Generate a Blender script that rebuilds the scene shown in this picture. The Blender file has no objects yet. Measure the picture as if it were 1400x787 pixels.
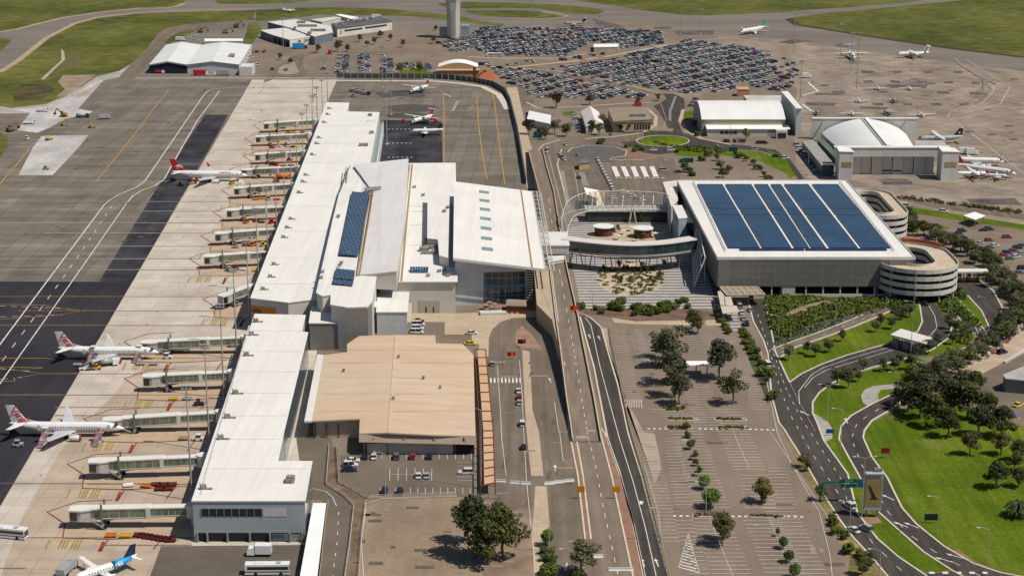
import bpy,bmesh,math,random
from mathutils import Vector,Matrix
random.seed(7)
SC=bpy.context.scene
COL=SC.collection
R=math.radians
# ---- camera model: a pixel of the 1400 x 787 photograph <-> the ground plane
F,CX,CY,H=2450.0,700.0,393.5,196.6
PITCH=math.atan(683/F)
SP,CP=math.sin(PITCH),math.cos(PITCH)
def ray(px,py):
 x=(px-CX)/F;y=(CY-py)/F
 return(x,CP+y*SP,-SP+y*CP)
def U(px,py,z=0.0):
 d=ray(px,py);t=(z-H)/d[2]
 return Vector((d[0]*t,d[1]*t,z))
def S(py):return F/(U(700,py).y*CP+H*SP)
def zat(bx,by,ty):
 b=U(bx,by);d=ray(bx,ty)
 return H+b.y*d[2]/d[1]
def Zm(x0,y0,s,pts):return[(x0+a/s,y0+b/s)for a,b in pts]
def TL(c,r,pts):return Zm(c*350,(0,200,400,587)[r],3.934,pts)
def UL(pts,z=0.0):return[U(x,y,z)for x,y in pts]
# ---- materials
MATS={}
def nt(name):
 m=bpy.data.materials.new(name);m.use_nodes=True
 t=m.node_tree;b=t.nodes['Principled BSDF']
 return m,t,b
def lk(t,a,b):t.links.new(a,b)
def mixc(t,fac,c1,c2,mode='MIX'):
 n=t.nodes.new('ShaderNodeMix');n.data_type='RGBA';n.blend_type=mode
 for i,v in((0,fac),(6,c1),(7,c2)):
  if hasattr(v,'is_output'):lk(t,v,n.inputs[i])
  elif i==0:n.inputs[0].default_value=v
  else:n.inputs[i].default_value=(v[0],v[1],v[2],1)
 return n.outputs[2]
def noise(t,vec,scale,detail=3,rough=.55):
 n=t.nodes.new('ShaderNodeTexNoise');n.inputs['Scale'].default_value=scale
 n.inputs['Detail'].default_value=detail;n.inputs['Roughness'].default_value=rough
 if vec is not None:lk(t,vec,n.inputs['Vector'])
 return n.outputs['Fac']
def ramp(t,v,lo,hi):
 n=t.nodes.new('ShaderNodeMapRange');n.inputs[1].default_value=lo;n.inputs[2].default_value=hi
 lk(t,v,n.inputs[0]);return n.outputs[0]
def pos(t,rot=0.0,sc=(1,1,1),obj=False):
 if obj:o=t.nodes.new('ShaderNodeTexCoord').outputs['Object']
 else:o=t.nodes.new('ShaderNodeNewGeometry').outputs['Position']
 m=t.nodes.new('ShaderNodeMapping');m.inputs['Rotation'].default_value=(0,0,rot);m.inputs['Scale'].default_value=sc
 lk(t,o,m.inputs['Vector']);return m.outputs['Vector']
def mul(c,k):return tuple(min(1,v*k)for v in c)
def mat(name,col,rough=.8,var=.18,scale=.15,fine=.10,fscale=2.5,metal=0.,obj=False,col2=None,spec=.07,streak=None,patch=None):
 if name in MATS:return MATS[name]
 m,t,b=nt(name)
 p=pos(t,obj=obj)
 a=ramp(t,noise(t,p,scale,4),.3,.7)
 c=mixc(t,a,mul(col,1-var),col2 if col2 else mul(col,1+var))
 if fine:c=mixc(t,1.0,c,mixc(t,ramp(t,noise(t,p,fscale,2),.3,.7),(1-fine,)*3,(1+fine,)*3),'MULTIPLY')
 if patch:c=mixc(t,ramp(t,noise(t,p,patch[1],6,.65),patch[2],patch[3]),c,patch[0])
 if streak:
  k,sx,sy,rot=streak
  c=mixc(t,1.0,c,mixc(t,ramp(t,noise(t,pos(t,rot,(sx,sy,1)),1.0,3),.35,.65),(1-k,)*3,(1+k,)*3),'MULTIPLY')
 lk(t,c,b.inputs['Base Color'])
 b.inputs['Roughness'].default_value=rough;b.inputs['Metallic'].default_value=metal
 b.inputs['Specular IOR Level'].default_value=spec
 MATS[name]=m;return m
PIER=math.atan(89/math.hypot(683,F))
def slabs(name,c1,c2,mortar,w,h,ms=.12,rot=0.,rough=.85,var=.12,bias=0.,offset=0.,streak=None,obj=False,stain_or_shadow=None,spec=.08,axes=None):
 if name in MATS:return MATS[name]
 m,t,b=nt(name)
 p=pos(t,rot,obj=obj)
 if axes:
  s=t.nodes.new('ShaderNodeSeparateXYZ');lk(t,p,s.inputs[0])
  cmb=t.nodes.new('ShaderNodeCombineXYZ')
  for i,ax in enumerate(axes):lk(t,s.outputs['XYZ'.index(ax)],cmb.inputs[i])
  p=cmb.outputs[0]
 n=t.nodes.new('ShaderNodeTexBrick');n.offset=offset;n.squash=1
 lk(t,p,n.inputs['Vector'])
 for k,v in(('Color1',c1),('Color2',c2),('Mortar',mortar)):n.inputs[k].default_value=(*v,1)
 n.inputs['Scale'].default_value=1;n.inputs['Mortar Size'].default_value=ms;n.inputs['Mortar Smooth'].default_value=.3
 n.inputs['Bias'].default_value=bias;n.inputs['Brick Width'].default_value=w;n.inputs['Row Height'].default_value=h
 c=n.outputs['Color']
 c=mixc(t,1.0,c,mixc(t,ramp(t,noise(t,pos(t),.05,5),.3,.7),(1-var,)*3,(1+var,)*3),'MULTIPLY')
 c=mixc(t,1.0,c,mixc(t,ramp(t,noise(t,pos(t),1.2,3),.3,.7),(.94,)*3,(1.05,)*3),'MULTIPLY')
 if stain_or_shadow:
  k,sc_,lo,hi=stain_or_shadow
  c=mixc(t,ramp(t,noise(t,pos(t),sc_,5,.7),lo,hi),c,k)
 if streak:
  k,sx,sy,ro=streak
  c=mixc(t,1.0,c,mixc(t,ramp(t,noise(t,pos(t,ro,(sx,sy,1)),1.0,3),.35,.65),(1-k,)*3,(1+k,)*3),'MULTIPLY')
 lk(t,c,b.inputs['Base Color']);b.inputs['Roughness'].default_value=rough
 b.inputs['Specular IOR Level'].default_value=spec
 MATS[name]=m;return m
def stripes(name,c1,c2,period,duty=.5,axis=1,rot=0.,rough=.8,var=.1):
 if name in MATS:return MATS[name]
 m,t,b=nt(name)
 s=t.nodes.new('ShaderNodeSeparateXYZ');lk(t,pos(t,rot),s.inputs[0])
 q=t.nodes.new('ShaderNodeMath');q.operation='MULTIPLY';q.inputs[1].default_value=1/period;lk(t,s.outputs[axis],q.inputs[0])
 f=t.nodes.new('ShaderNodeMath');f.operation='FRACT';lk(t,q.outputs[0],f.inputs[0])
 g=t.nodes.new('ShaderNodeMath');g.operation='GREATER_THAN';g.inputs[1].default_value=duty;lk(t,f.outputs[0],g.inputs[0])
 c=mixc(t,g.outputs[0],c1,c2)
 c=mixc(t,1.0,c,mixc(t,ramp(t,noise(t,pos(t),.3,4),.3,.7),(1-var,)*3,(1+var,)*3),'MULTIPLY')
 lk(t,c,b.inputs['Base Color']);b.inputs['Roughness'].default_value=rough
 MATS[name]=m;return m
def paint(name,col,rough=.3,metal=0.,spec=.5):
 if name in MATS:return MATS[name]
 m,t,b=nt(name)
 c=mixc(t,ramp(t,noise(t,pos(t,obj=True),.8,3),.3,.7),mul(col,.93),mul(col,1.05))
 lk(t,c,b.inputs['Base Color']);b.inputs['Roughness'].default_value=rough
 b.inputs['Metallic'].default_value=metal;b.inputs['Specular IOR Level'].default_value=spec
 MATS[name]=m;return m
def leafmat(name,col,col2):
 if name in MATS:return MATS[name]
 m,t,b=nt(name)
 oi=t.nodes.new('ShaderNodeObjectInfo')
 p=pos(t)
 a=ramp(t,noise(t,p,.55,3),.32,.68)
 c=mixc(t,a,col,col2)
 c=mixc(t,1.0,c,mixc(t,ramp(t,noise(t,p,4.0,1),.2,.8),(.65,)*3,(1.35,)*3),'MULTIPLY')
 c=mixc(t,1.0,c,mixc(t,oi.outputs['Random'],(.68,.72,.80),(1.36,1.26,1.0)),'MULTIPLY')
 lk(t,c,b.inputs['Base Color']);b.inputs['Roughness'].default_value=.7
 b.inputs['Specular IOR Level'].default_value=.15
 MATS[name]=m;return m
# ---- objects
def tag(o,label=None,cat=None,group=None,kind=None):
 if label:o['label']=label
 if cat:o['category']=cat
 if group:o['group']=group
 if kind:o['kind']=kind
 return o
def empty(name,loc,label,cat,rz=0.,group=None):
 o=bpy.data.objects.new(name,None);COL.objects.link(o)
 o.location=loc;o.rotation_euler=(0,0,rz);o.empty_display_size=1
 return tag(o,label,cat,group)
class MB:
 def __init__(s):s.v=[];s.f=[];s.m=[]
 def add(s,vs,fs,mi=0):
  o=len(s.v);s.v+=[tuple(v)for v in vs]
  for f in fs:s.f.append([o+i for i in f]);s.m.append(mi)
 def poly(s,pts,mi=0,up=True):
  pts=[Vector(p)for p in pts]
  a=sum(pts[i-1].x*pts[i].y-pts[i].x*pts[i-1].y for i in range(len(pts)))
  if(a<0)==up:pts=pts[::-1]
  s.add(pts,[list(range(len(pts)))],mi)
 def prism(s,top,z0,mi=0,mt=None,bottom=False):
  top=[Vector(p)for p in top]
  a=sum(top[i-1].x*top[i].y-top[i].x*top[i-1].y for i in range(len(top)))
  if a<0:top=top[::-1]
  n=len(top);zb=(lambda p:z0(p))if callable(z0)else(lambda p:z0)
  lo=[Vector((p.x,p.y,zb(p)))for p in top]
  s.add(top+lo,[[i,i+n,(i+1)%n+n,(i+1)%n]for i in range(n)],mi)
  s.add(top,[list(range(n))],mi if mt is None else mt)
  if bottom:s.add(lo,[list(range(n))[::-1]],mi)
 def box(s,c,d,rz=0.,mi=0,rx=0.,ry=0.):
  x,y,z=d[0]/2,d[1]/2,d[2]/2
  M=Matrix.Translation(Vector(c))@Matrix.Rotation(rz,4,'Z')@Matrix.Rotation(ry,4,'Y')@Matrix.Rotation(rx,4,'X')
  vs=[M@Vector((i*x,j*y,k*z))for k in(-1,1)for j in(-1,1)for i in(-1,1)]
  s.add(vs,[[0,2,3,1],[4,5,7,6],[0,1,5,4],[2,6,7,3],[0,4,6,2],[1,3,7,5]],mi)
 def bar(s,a,b,w,h,mi=0):
  a=Vector(a);b=Vector(b);d=b-a;L=d.length
  if L<1e-6:return
  q=d.to_track_quat('X','Z').to_matrix().to_4x4()
  M=Matrix.Translation((a+b)/2)@q
  vs=[M@Vector((i*L/2,j*w/2,k*h/2))for k in(-1,1)for j in(-1,1)for i in(-1,1)]
  s.add(vs,[[0,2,3,1],[4,5,7,6],[0,1,5,4],[2,6,7,3],[0,4,6,2],[1,3,7,5]],mi)
 def tube(s,pts,r,n=6,mi=0,cap=True):
  pts=[Vector(p)for p in pts];rs=r if isinstance(r,(list,tuple))else[r]*len(pts)
  o=len(s.v)
  for i,p in enumerate(pts):
   d=(pts[min(i+1,len(pts)-1)]-pts[max(i-1,0)]).normalized()
   q=d.to_track_quat('Z','Y')
   for k in range(n):
    a=2*math.pi*k/n
    s.v.append(tuple(p+q@Vector((math.cos(a)*rs[i],math.sin(a)*rs[i],0))))
  for i in range(len(pts)-1):
   for k in range(n):
    s.f.append([o+i*n+k,o+i*n+(k+1)%n,o+(i+1)*n+(k+1)%n,o+(i+1)*n+k]);s.m.append(mi)
  if cap:
   s.f.append([o+k for k in range(n)][::-1]);s.m.append(mi)
   e=o+(len(pts)-1)*n
   s.f.append([e+k for k in range(n)]);s.m.append(mi)
 def rings(s,rs,mi=0,close=True):
  n=len(rs[0]);o=len(s.v)
  for r in rs:s.v+=[tuple(p)for p in r]
  for i in range(len(rs)-1):
   for k in range(n):
    s.f.append([o+i*n+k,o+i*n+(k+1)%n,o+(i+1)*n+(k+1)%n,o+(i+1)*n+k]);s.m.append(mi)
  if close:
   s.f.append([o+k for k in range(n)][::-1]);s.m.append(mi)
   e=o+(len(rs)-1)*n
   s.f.append([e+k for k in range(n)]);s.m.append(mi)
 def strip(s,pts,w,z=None,mi=0,h=0.):
  pts=[Vector(p)for p in pts];L,Rr=[],[]
  for i,p in enumerate(pts):
   d=pts[min(i+1,len(pts)-1)]-pts[max(i-1,0)];d.z=0
   if d.length<1e-6:d=Vector((1,0,0))
   d.normalize();n=Vector((-d.y,d.x,0))*(w/2)
   q=p.copy()
   if z is not None:q.z=z
   L.append(q+n);Rr.append(q-n)
  k=len(pts);up=Vector((0,0,h))
  if h:
   vs=[a+up for a in L]+[a+up for a in Rr]+L+Rr
   fs=[]
   for i in range(k-1):
    fs+=[[i,k+i,k+i+1,i+1],[2*k+i,i,i+1,2*k+i+1],[k+i,3*k+i,3*k+i+1,k+i+1]]
   fs+=[[0,2*k,3*k,k],[k-1,2*k-1,4*k-1,3*k-1]]
   s.add(vs,fs,mi)
  else:
   s.add(L+Rr,[[i,k+i,k+i+1,i+1]for i in range(k-1)],mi)
 def mesh(s,name,mats,smooth=False):
  me=bpy.data.meshes.new(name);me.from_pydata(s.v,[],s.f);me.validate(verbose=False)
  mats=mats if isinstance(mats,(list,tuple))else[mats]
  for m in mats:me.materials.append(m)
  if len(mats)>1 and len(me.polygons)==len(s.m):
   for p,mi in zip(me.polygons,s.m):p.material_index=mi
  if smooth:
   for p in me.polygons:p.use_smooth=True
  me.update();return me
 def build(s,name,mats,parent=None,smooth=False,fix=False):
  me=s.mesh(name,mats,smooth)
  if fix:
   bm=bmesh.new();bm.from_mesh(me);bmesh.ops.recalc_face_normals(bm,faces=bm.faces);bm.to_mesh(me);bm.free()
  o=bpy.data.objects.new(name,me);COL.objects.link(o)
  if parent is not None:o.parent=parent
  return o
def local(parent,pts):
 M=Matrix.Translation(parent.location)@Matrix.Rotation(parent.rotation_euler.z,4,'Z')
 I=M.inverted();return[I@Vector(p)for p in pts]
class Thing:
 def __init__(s,name,loc,label,cat,group=None):
  s.o=empty(name,Vector(loc),label,cat,0.,group);s.c=Vector(loc)
 def part(s,name,mb,mats,smooth=False,parent=None,label=None,fix=False):
  mb.v=[tuple(Vector(v)-s.c)for v in mb.v]
  o=mb.build(name,mats,parent or s.o,smooth,fix)
  if label:o['label']=label
  return o
def kids(o):return[c for c in COL.objects if c.parent==o]
CH={}
def copy_tree(o,loc,rz=0.,sc=None,label=None,group=None):
 if o not in CH:CH[o]=[(c,list(c.children))for c in o.children]
 r=o.copy();COL.objects.link(r);r.location=loc;r.rotation_euler=(0,0,rz)
 if sc is not None:r.scale=sc if hasattr(sc,'__len__')else(sc,sc,sc)
 if label:r['label']=label
 if group:r['group']=group
 for c,gs in CH[o]:
  d=c.copy();COL.objects.link(d);d.parent=r
  for g in gs:
   e=g.copy();COL.objects.link(e);e.parent=d
 return r
def text_mesh(body,size,extrude=.0,shear=0.,bold=0.):
 cu=bpy.data.curves.new('lettering','FONT');cu.body=body;cu.size=size;cu.extrude=extrude
 cu.align_x='CENTER';cu.align_y='CENTER';cu.shear=shear;cu.offset=bold;cu.resolution_u=2
 o=bpy.data.objects.new('lettering',cu);COL.objects.link(o)
 dg=bpy.context.evaluated_depsgraph_get();dg.update()
 me=bpy.data.meshes.new_from_object(o.evaluated_get(dg))
 bpy.data.objects.remove(o);bpy.data.curves.remove(cu)
 me.name='lettering';return me
def lettering(body,size,M,material,parent,name='lettering',**k):
 me=text_mesh(body,size,**k);me.transform(M);me.materials.clear();me.materials.append(material)
 o=bpy.data.objects.new(name,me);COL.objects.link(o);o.parent=parent;return o
def frame(o,x,y):
 x=Vector(x).normalized();y=Vector(y).normalized();z=x.cross(y)
 M=Matrix((x,y,z)).transposed().to_4x4();M.translation=Vector(o);return M
ORD=['first','second','third','fourth','fifth','sixth','seventh','eighth','ninth','tenth','eleventh','twelfth','thirteenth','fourteenth','fifteenth','sixteenth','seventeenth','eighteenth','nineteenth','twentieth']
def nth(i):
 if i<20:return ORD[i]
 t=['twenty','thirty','forty','fifty','sixty','seventy'][(i+1)//10-2];u=(i+1)%10
 return t+'-'+ORD[u-1]if u else t[:-1]+'ieth'
# ---- camera, sky, sun
cam=bpy.data.objects.new('camera',bpy.data.cameras.new('camera'));COL.objects.link(cam)
cam.location=(0,0,H);cam.rotation_euler=(math.pi/2-PITCH,0,0)
cam.data.sensor_width=36;cam.data.sensor_fit='HORIZONTAL';cam.data.lens=36*F/1400
cam.data.clip_start=1;cam.data.clip_end=12000
SC.camera=cam
SUN_EL,SUN_DIR=R(57),Vector((.924,-.383,0))
w=bpy.data.worlds.new('World');SC.world=w;w.use_nodes=True
sk=w.node_tree.nodes.new('ShaderNodeTexSky');sk.sky_type='NISHITA';sk.sun_disc=False
sk.sun_elevation=SUN_EL;sk.sun_rotation=math.atan2(SUN_DIR.x,SUN_DIR.y)
sk.air_density=1.0;sk.dust_density=.6;sk.ozone_density=1.0
w.node_tree.links.new(sk.outputs[0],w.node_tree.nodes['Background'].inputs[0])
w.node_tree.nodes['Background'].inputs[1].default_value=.06
sl=bpy.data.lights.new('sun','SUN');sl.energy=4.3;sl.angle=R(.53);sl.color=(1,.935,.84)
so=bpy.data.objects.new('sun',sl);COL.objects.link(so);so.location=(200,100,400)
sd=Vector((SUN_DIR.x*math.cos(SUN_EL),SUN_DIR.y*math.cos(SUN_EL),math.sin(SUN_EL)))
so.rotation_euler=sd.to_track_quat('Z','Y').to_euler()
SC.view_settings.view_transform='Standard';SC.view_settings.look='None'
SC.view_settings.exposure=0;SC.view_settings.gamma=1;SC.view_settings.use_curve_mapping=False
SC.render.engine='CYCLES';SC.cycles.use_denoising=True;SC.cycles.max_bounces=4
SC.cycles.diffuse_bounces=2;SC.cycles.glossy_bounces=2;SC.cycles.transparent_max_bounces=6;SC.cycles.transmission_bounces=2
# ================= GROUND, ROADS, MARKINGS =================
GR_FAR=mat('grass_far',(.080,.100,.022),.95,.25,.010,.28,.09,col2=(.140,.136,.040),spec=.05,patch=((.17,.135,.065),.018,.58,.8),streak=(.10,.03,.012,.15))
GR_LAWN=mat('grass_lawn',(.072,.138,.008),.95,.25,.035,.2,.8,col2=(.125,.158,.014),spec=.05,streak=(.16,.35,.02,.7),patch=((.20,.165,.05),.05,.56,.82))
GR_ROUGH=mat('grass_rough',(.085,.115,.03),.95,.3,.05,.25,.6,col2=(.15,.14,.06),spec=.05)
TAXI=mat('taxiway_asphalt',(.180,.156,.136),.9,.12,.012,.06,.3,streak=(.1,.004,.05,.2))
LAPRON=slabs('old_asphalt',(.152,.132,.108),(.190,.165,.136),(.118,.104,.086),7.6,30,.25,PIER,.9,.2,stain_or_shadow=((.1,.09,.08),.03,.60,.85),streak=(.16,.008,.14,PIER))
DARK=mat('new_asphalt',(.036,.033,.040),.9,.2,.02,.1,.5,streak=(.16,.12,.01,PIER))
DARK2=mat('patched_asphalt',(.044,.043,.050),.9,.5,.06,.15,.5,streak=(.2,.12,.01,PIER))
CONC=slabs('apron_concrete',(.525,.465,.395),(.465,.41,.345),(.34,.295,.245),6.1,6.1,.10,PIER,.9,.12,stain_or_shadow=((.36,.30,.23),.035,.52,.8),streak=(.07,.012,.16,PIER))
CONCT=slabs('tan_concrete',(.45,.358,.27),(.40,.322,.25),(.29,.235,.18),6.1,6.1,.10,PIER,.9,.14,stain_or_shadow=((.27,.23,.18),.04,.55,.8),streak=(.08,.012,.16,PIER))
LAND=mat('landside_asphalt',(.205,.163,.125),.9,.16,.03,.08,.6,streak=(.08,.06,.01,.05))
CARP=mat('car_park_asphalt',(.212,.166,.128),.9,.13,.04,.08,.7,streak=(.08,.12,.012,-.09))
ROAD=mat('road_asphalt',(.066,.058,.052),.88,.16,.05,.1,.8,streak=(.18,.5,.02,-.06))
ROADM=mat('grey_road_asphalt',(.165,.133,.103),.88,.14,.05,.1,.8,streak=(.14,.4,.015,.02))
RAMPA=mat('ramp_asphalt',(.200,.158,.120),.88,.12,.05,.08,.8,streak=(.14,.4,.015,.03))
GAAP=slabs('light_aircraft_apron',(.30,.240,.188),(.255,.207,.165),(.175,.145,.118),11,11,.3,.9,.9,.2,stain_or_shadow=((.15,.13,.112),.035,.50,.72),streak=(.14,.05,.01,.5))
DIRT=mat('bare_earth',(.27,.19,.125),.95,.3,.06,.2,.8,col2=(.36,.28,.2))
TANP=slabs('tan_paving',(.47,.37,.26),(.43,.34,.24),(.34,.27,.19),3,3,.05,PIER,.85,.1)
SANDG=mat('garden_sand',(.46,.375,.26),.95,.25,.15,.2,.9,col2=(.55,.46,.34))
BRICKP=mat('brick_paving',(.27,.155,.105),.9,.15,.2,.15,2.)
KERBM=mat('kerb_concrete',(.56,.5,.41),.85,.12,.3)
WHITEC=mat('white_concrete',(.44,.42,.40),.9,.22,.04,.14,.4,streak=(.1,.1,.01,.3))
PALEG=mat('pale_gravel',(.36,.33,.3),.95,.2,.05,.15,.5)
LINEW=mat('marking_white',(.66,.64,.6),.7,.2,.4)
LINEO=mat('marking_orange',(.40,.235,.075),.7,.2,.4)
LINEY=mat('marking_yellow',(.31,.225,.04),.7,.25,.4)
LINEB=mat('marking_dark',(.17,.13,.09),.8,.2,.4)
LINER=mat('marking_red',(.23,.055,.035),.8,.3,.4)
LINEF=mat('marking_faded',(.54,.49,.43),.8,.25,.4)
ZEBRA=stripes('plaza_bands',(.44,.4,.37),(.165,.152,.148),4.3,.5,1,0.,.8)
HATCH=stripes('gate_hatching',(.47,.30,.165),(.40,.33,.26),1.9,.45,1,-.62,.9)
SOIL=mat('garden_bed',(.16,.105,.075),.95,.3,.2,.3,1.5)
NG={}
def lay(layer):NG[layer]=NG.get(layer,0)+1;return layer*.016+(NG[layer]%20)*.00015
def ground(name,pts,m,layer,z=None):
 b=MB();zz=lay(layer)if z is None else z
 b.poly(UL(pts,zz));return tag(b.build(name,m),kind='structure')
g=MB();g.poly([(-5200,-1500,0),(5200,-1500,0),(5200,7500,0),(-5200,7500,0)]);tag(g.build('ground',GR_FAR),kind='structure')
ground('airport_paving',[(-260,-3),(256,-3),(290,-3),(800,-3),(1500,-10),(1800,400),(1700,1100),(-500,1100),(-420,500)],TAXI,1)
ground('apron_asphalt',[(155,105),(344,108),(345,111),(-1,693),(-330,693),(-300,160),(0,148),(64,143),(100,124),(132,108)],LAPRON,2)
ground('landside_paving',[(340,60),(470,40),(640,38),(880,30),(1090,60),(1120,95),(1100,240),(1180,260),(1420,300),(1650,420),(1640,1000),(400,1000),(440,400),(470,140),(465,105),(335,105)],LAND,2)
ground('light_aircraft_apron',[(880,60),(1010,50),(1085,55),(1140,64),(1240,78),(1420,100),(1560,330),(1420,318),(1300,292),(1170,262),(1090,240),(1085,180),(1090,120),(1060,96)],GAAP,3)
ground('new_apron_asphalt',[(-330,384),(181,385),(0,693),(-160,960),(-420,960)],DARK,3)
ground('apron_patch_strip',[(281,157),(312,157),(288,200),(181,385.6),(135,385.6),(250,200)],DARK2,4)
ground('concrete_apron',[(344.5,109),(466,109),(470,140),(440,420),(420,600),(420,745),(300,800),(205,1000),(-160,1000),(-160,957),(0,692)],CONC,3)
ground('tan_apron',[(80,620),(118,575),(150,545),(170,520),(200,500),(330,500),(262,720),(262,747),(219,747),(205,790),(150,960),(-60,960),(0,790),(30,706)],CONCT,4)
ground('apron_asphalt',[(220,746),(430,744),(420,960),(160,960),(205,787)],mat('grey_asphalt',(.125,.105,.088),.9,.2,.06),5)
ground('apron_asphalt',[(461,109),(466,108),(560,108),(640,115),(690,130),(700,150),(716,255),(640,300),(520,230),(447,140)],LAPRON,5)
ground('apron_asphalt',[(525,164),(604,166),(605,225),(518,225)],DARK2,6)
for cx,cy,rx,ry in((548,129,36,6),(565,148,36,5.5),(556,158,30,4)):
 ground('stain_or_shadow',[(cx+rx*math.cos(i*.4)*random.uniform(.85,1.1),cy+ry*math.sin(i*.4)*random.uniform(.85,1.1))for i in range(15)],mat('stand_shadow',(.085,.078,.075),.9,.25,.1),6)  # blotchy shadows on the turboprop stands, painted as dark ellipses
ground('concrete_patch',TL(0,0,[(90,700),(165,605),(60,590),(250,575),(330,535),(440,480),(520,435),(560,430),(420,585),(500,600),(480,612),(350,640),(260,690),(200,715)]),WHITEC,6)
ground('concrete_patch',[(57,186),(121,184.5),(109,200),(72,239.5),(25,239.5),(46,200)],WHITEC,6)
ground('service_road',TL(0,0,[(0,572),(60,582),(250,560),(330,522),(440,468),(520,415),(640,382),(700,350),(720,370),(650,415),(560,432),(470,480),(350,560),(160,610),(0,612)]),PALEG,5)
ground('service_road',TL(0,0,[(640,415),(700,350),(800,250),(850,180),(900,150),(1000,130),(1377,108),(1377,125),(1100,145),(960,175),(900,215),(840,300),(760,390),(720,418)]),ROADM,6)
for pts in([(-200,-3),(254,-4),(252,4),(244,7.6),(229,10),(190,10.7),(132,16.5),(89,23),(51,32),(25,39),(0,43),(-180,80)],[(-60,50),(0,52),(13,53),(15,57),(0,70),(-60,110)],[(0,101),(25,84.5),(64,54),(102,34),(132,26),(178,20),(229,17),(350,14),(345,24),(350,27),(254,33),(229,38),(216,46),(203,63.5),(183,84),(163,97),(132,103),(112,118),(84,133),(64,142),(15,147),(0,145),(-60,140),(-60,140)],[(-60,178),(0,181),(11,188),(10,202),(0,215),(-60,240)],[(224,60),(236,46),(262,38),(282,36),(245,52),(232,60)],[(332,60),(340,33),(352,32),(358,40),(345,60)],[(290,-3),(297,4),(305,5.5),(350,5.5),(400,4),(455,-3)],[(350,14),(413,10.5),(480,10.5),(540,13),(579,17),(605,20),(632,23),(660,29),(690,33),(685,36),(640,31),(605,27),(560,22),(480,21),(430,20.5),(425,22),(383,26),(350,29)],[(598,5),(640,3),(700,4),(763,6.5),(815,11.5),(826,16),(815,20),(776,18),(738,12),(700,11),(640,12),(605,9)],[(635,17),(640,14.5),(700,14.5),(738,15.5),(776,22),(750,25.5),(700,24),(660,22)],[(784,0),(827,6),(878,14),(929,20),(967,21),(1050,18),(1113,13),(1177,9),(1266,0),(1270,-5),(780,-5)],[(1075,27),(1089,33),(1152,43),(1228,55),(1304,66),(1400,77.5),(1560,100),(1560,-30),(1400,-12),(1332,-1),(1228,9),(1113,20),(1078,25)]):
 ground('grass',pts,GR_FAR,5.5)
ground('airfield_drain',TL(0,0,[(330,262),(345,280),(350,320),(235,430),(220,425),(330,325)]),mat('drain_sand',(.4,.34,.25),.95),7)
ground('bare_earth',TL(0,0,[(350,290),(420,290),(440,320),(380,370),(330,385),(290,395),(350,330)]),mat('dry_grass',(.2,.17,.09),.95,.4,.06,.3,.4,col2=(.12,.12,.045)),6.5)
ground('bare_earth',TL(0,0,[(310,440),(340,405),(520,402),(430,470),(340,525),(300,520),(350,480)]),DIRT,6.5)
ground('bare_earth',TL(0,0,[(60,500),(120,455),(240,450),(300,480),(220,535),(80,545)]),mat('wet_soil',(.08,.075,.035),.95,.5,.06,.3,.4,col2=(.13,.1,.05)),6.5)
kb=MB()
def kerb(pts,w=.45,h=.19,z=.05):kb.strip(UL(pts),w,z,0,h)
def margin(pts,w,layer,m=DIRT):b=MB();b.strip(UL(pts),w,lay(layer));return tag(b.build('verge',m),kind='structure')
margin([(0,99),(25,83),(64,52),(102,32.3),(132,24.3),(178,18.6),(229,15.6),(350,12.8)],5,7,mat('verge_sand',(.36,.28,.2),.95))
margin([(0,44),(25,40),(51,33),(89,24),(132,17.5),(190,11.6),(229,11),(244,8.4),(252,4.6)],5,7,MATS['verge_sand'])
margin([(700,25),(750,26.5),(778,22.5),(740,16)],4,7,MATS['verge_sand'])
margin([(1078,26),(1089,34),(1152,44),(1228,56),(1304,67),(1400,78.5)],7,7,mat('burnt_verge',(.06,.05,.035),.95))
# ---- landside: lawns and planted ground
LAWN=[[(1120,537),(1134,528),(1157,515),(1187,506),(1218,497),(1254,488),(1262,492),(1274,500),(1253,517),(1228,535),(1192,552),(1164,568),(1150,583),(1148,600),(1159,623),(1174,650),(1200,698),(1228,723),(1263,755),(1302,779),(1262,783),(1228,760),(1200,736),(1172,700),(1159,647),(1126,601),(1118,580),(1111,565),(1111,550)],[(1066,490),(1088,476),(1126,463),(1167,448),(1202,434),(1226,423),(1240,412),(1254,412),(1260,440),(1254,452),(1234,463),(1218,468),(1192,475),(1157,485),(1121,498),(1096,510),(1079,521),(1070,505)],[(1222,561),(1245,556),(1300,545),(1345,561),(1400,583),(1560,640),(1640,830),(1430,800),(1370,783),(1332,770),(1293,747),(1255,716),(1235,693),(1215,653),(1194,626),(1182,600),(1183,590),(1192,577)],[(1268,402),(1290,420),(1304,446),(1324,473),(1304,480),(1262,488),(1254,486),(1275,478),(1297,462),(1301,446),(1285,424)],[(1286,404),(1310,392),(1319,402),(1341,426),(1350,447),(1340,448),(1312,428)],[(1180,284),(1232,300),(1290,308),(1300,313),(1260,314),(1232,318),(1180,300)],[(1160,262),(1232,281),(1420,310),(1420,317),(1232,289),(1165,272)],[(906+36*math.cos(k*.2618),193+7.6*math.sin(k*.2618))for k in range(24)],[(930,153),(948,152),(950,160),(938,165)],[(768,153),(785,152),(788,156),(772,158)],[(545,96),(590,95),(594,104),(550,103)],[(918,204),(935,202),(980,204),(1040,207),(1060,216),(1080,230),(1078,238),(1060,230),(1030,216),(980,212),(940,214),(925,212)],[(1048,205),(1060,208),(1076,220),(1087,240),(1080,244),(1070,230)]]
for p in LAWN:ground('lawn',p,GR_LAWN,5)
ground('garden_bed',[(1046,404),(1217,407),(1213,417),(1192,424),(1164,436),(1126,451),(1086,465),(1059,475),(1052,450),(1045,425)],mat('shrub_ground',(.07,.075,.03),.95,.4,.1,.4,1.),5)
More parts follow.
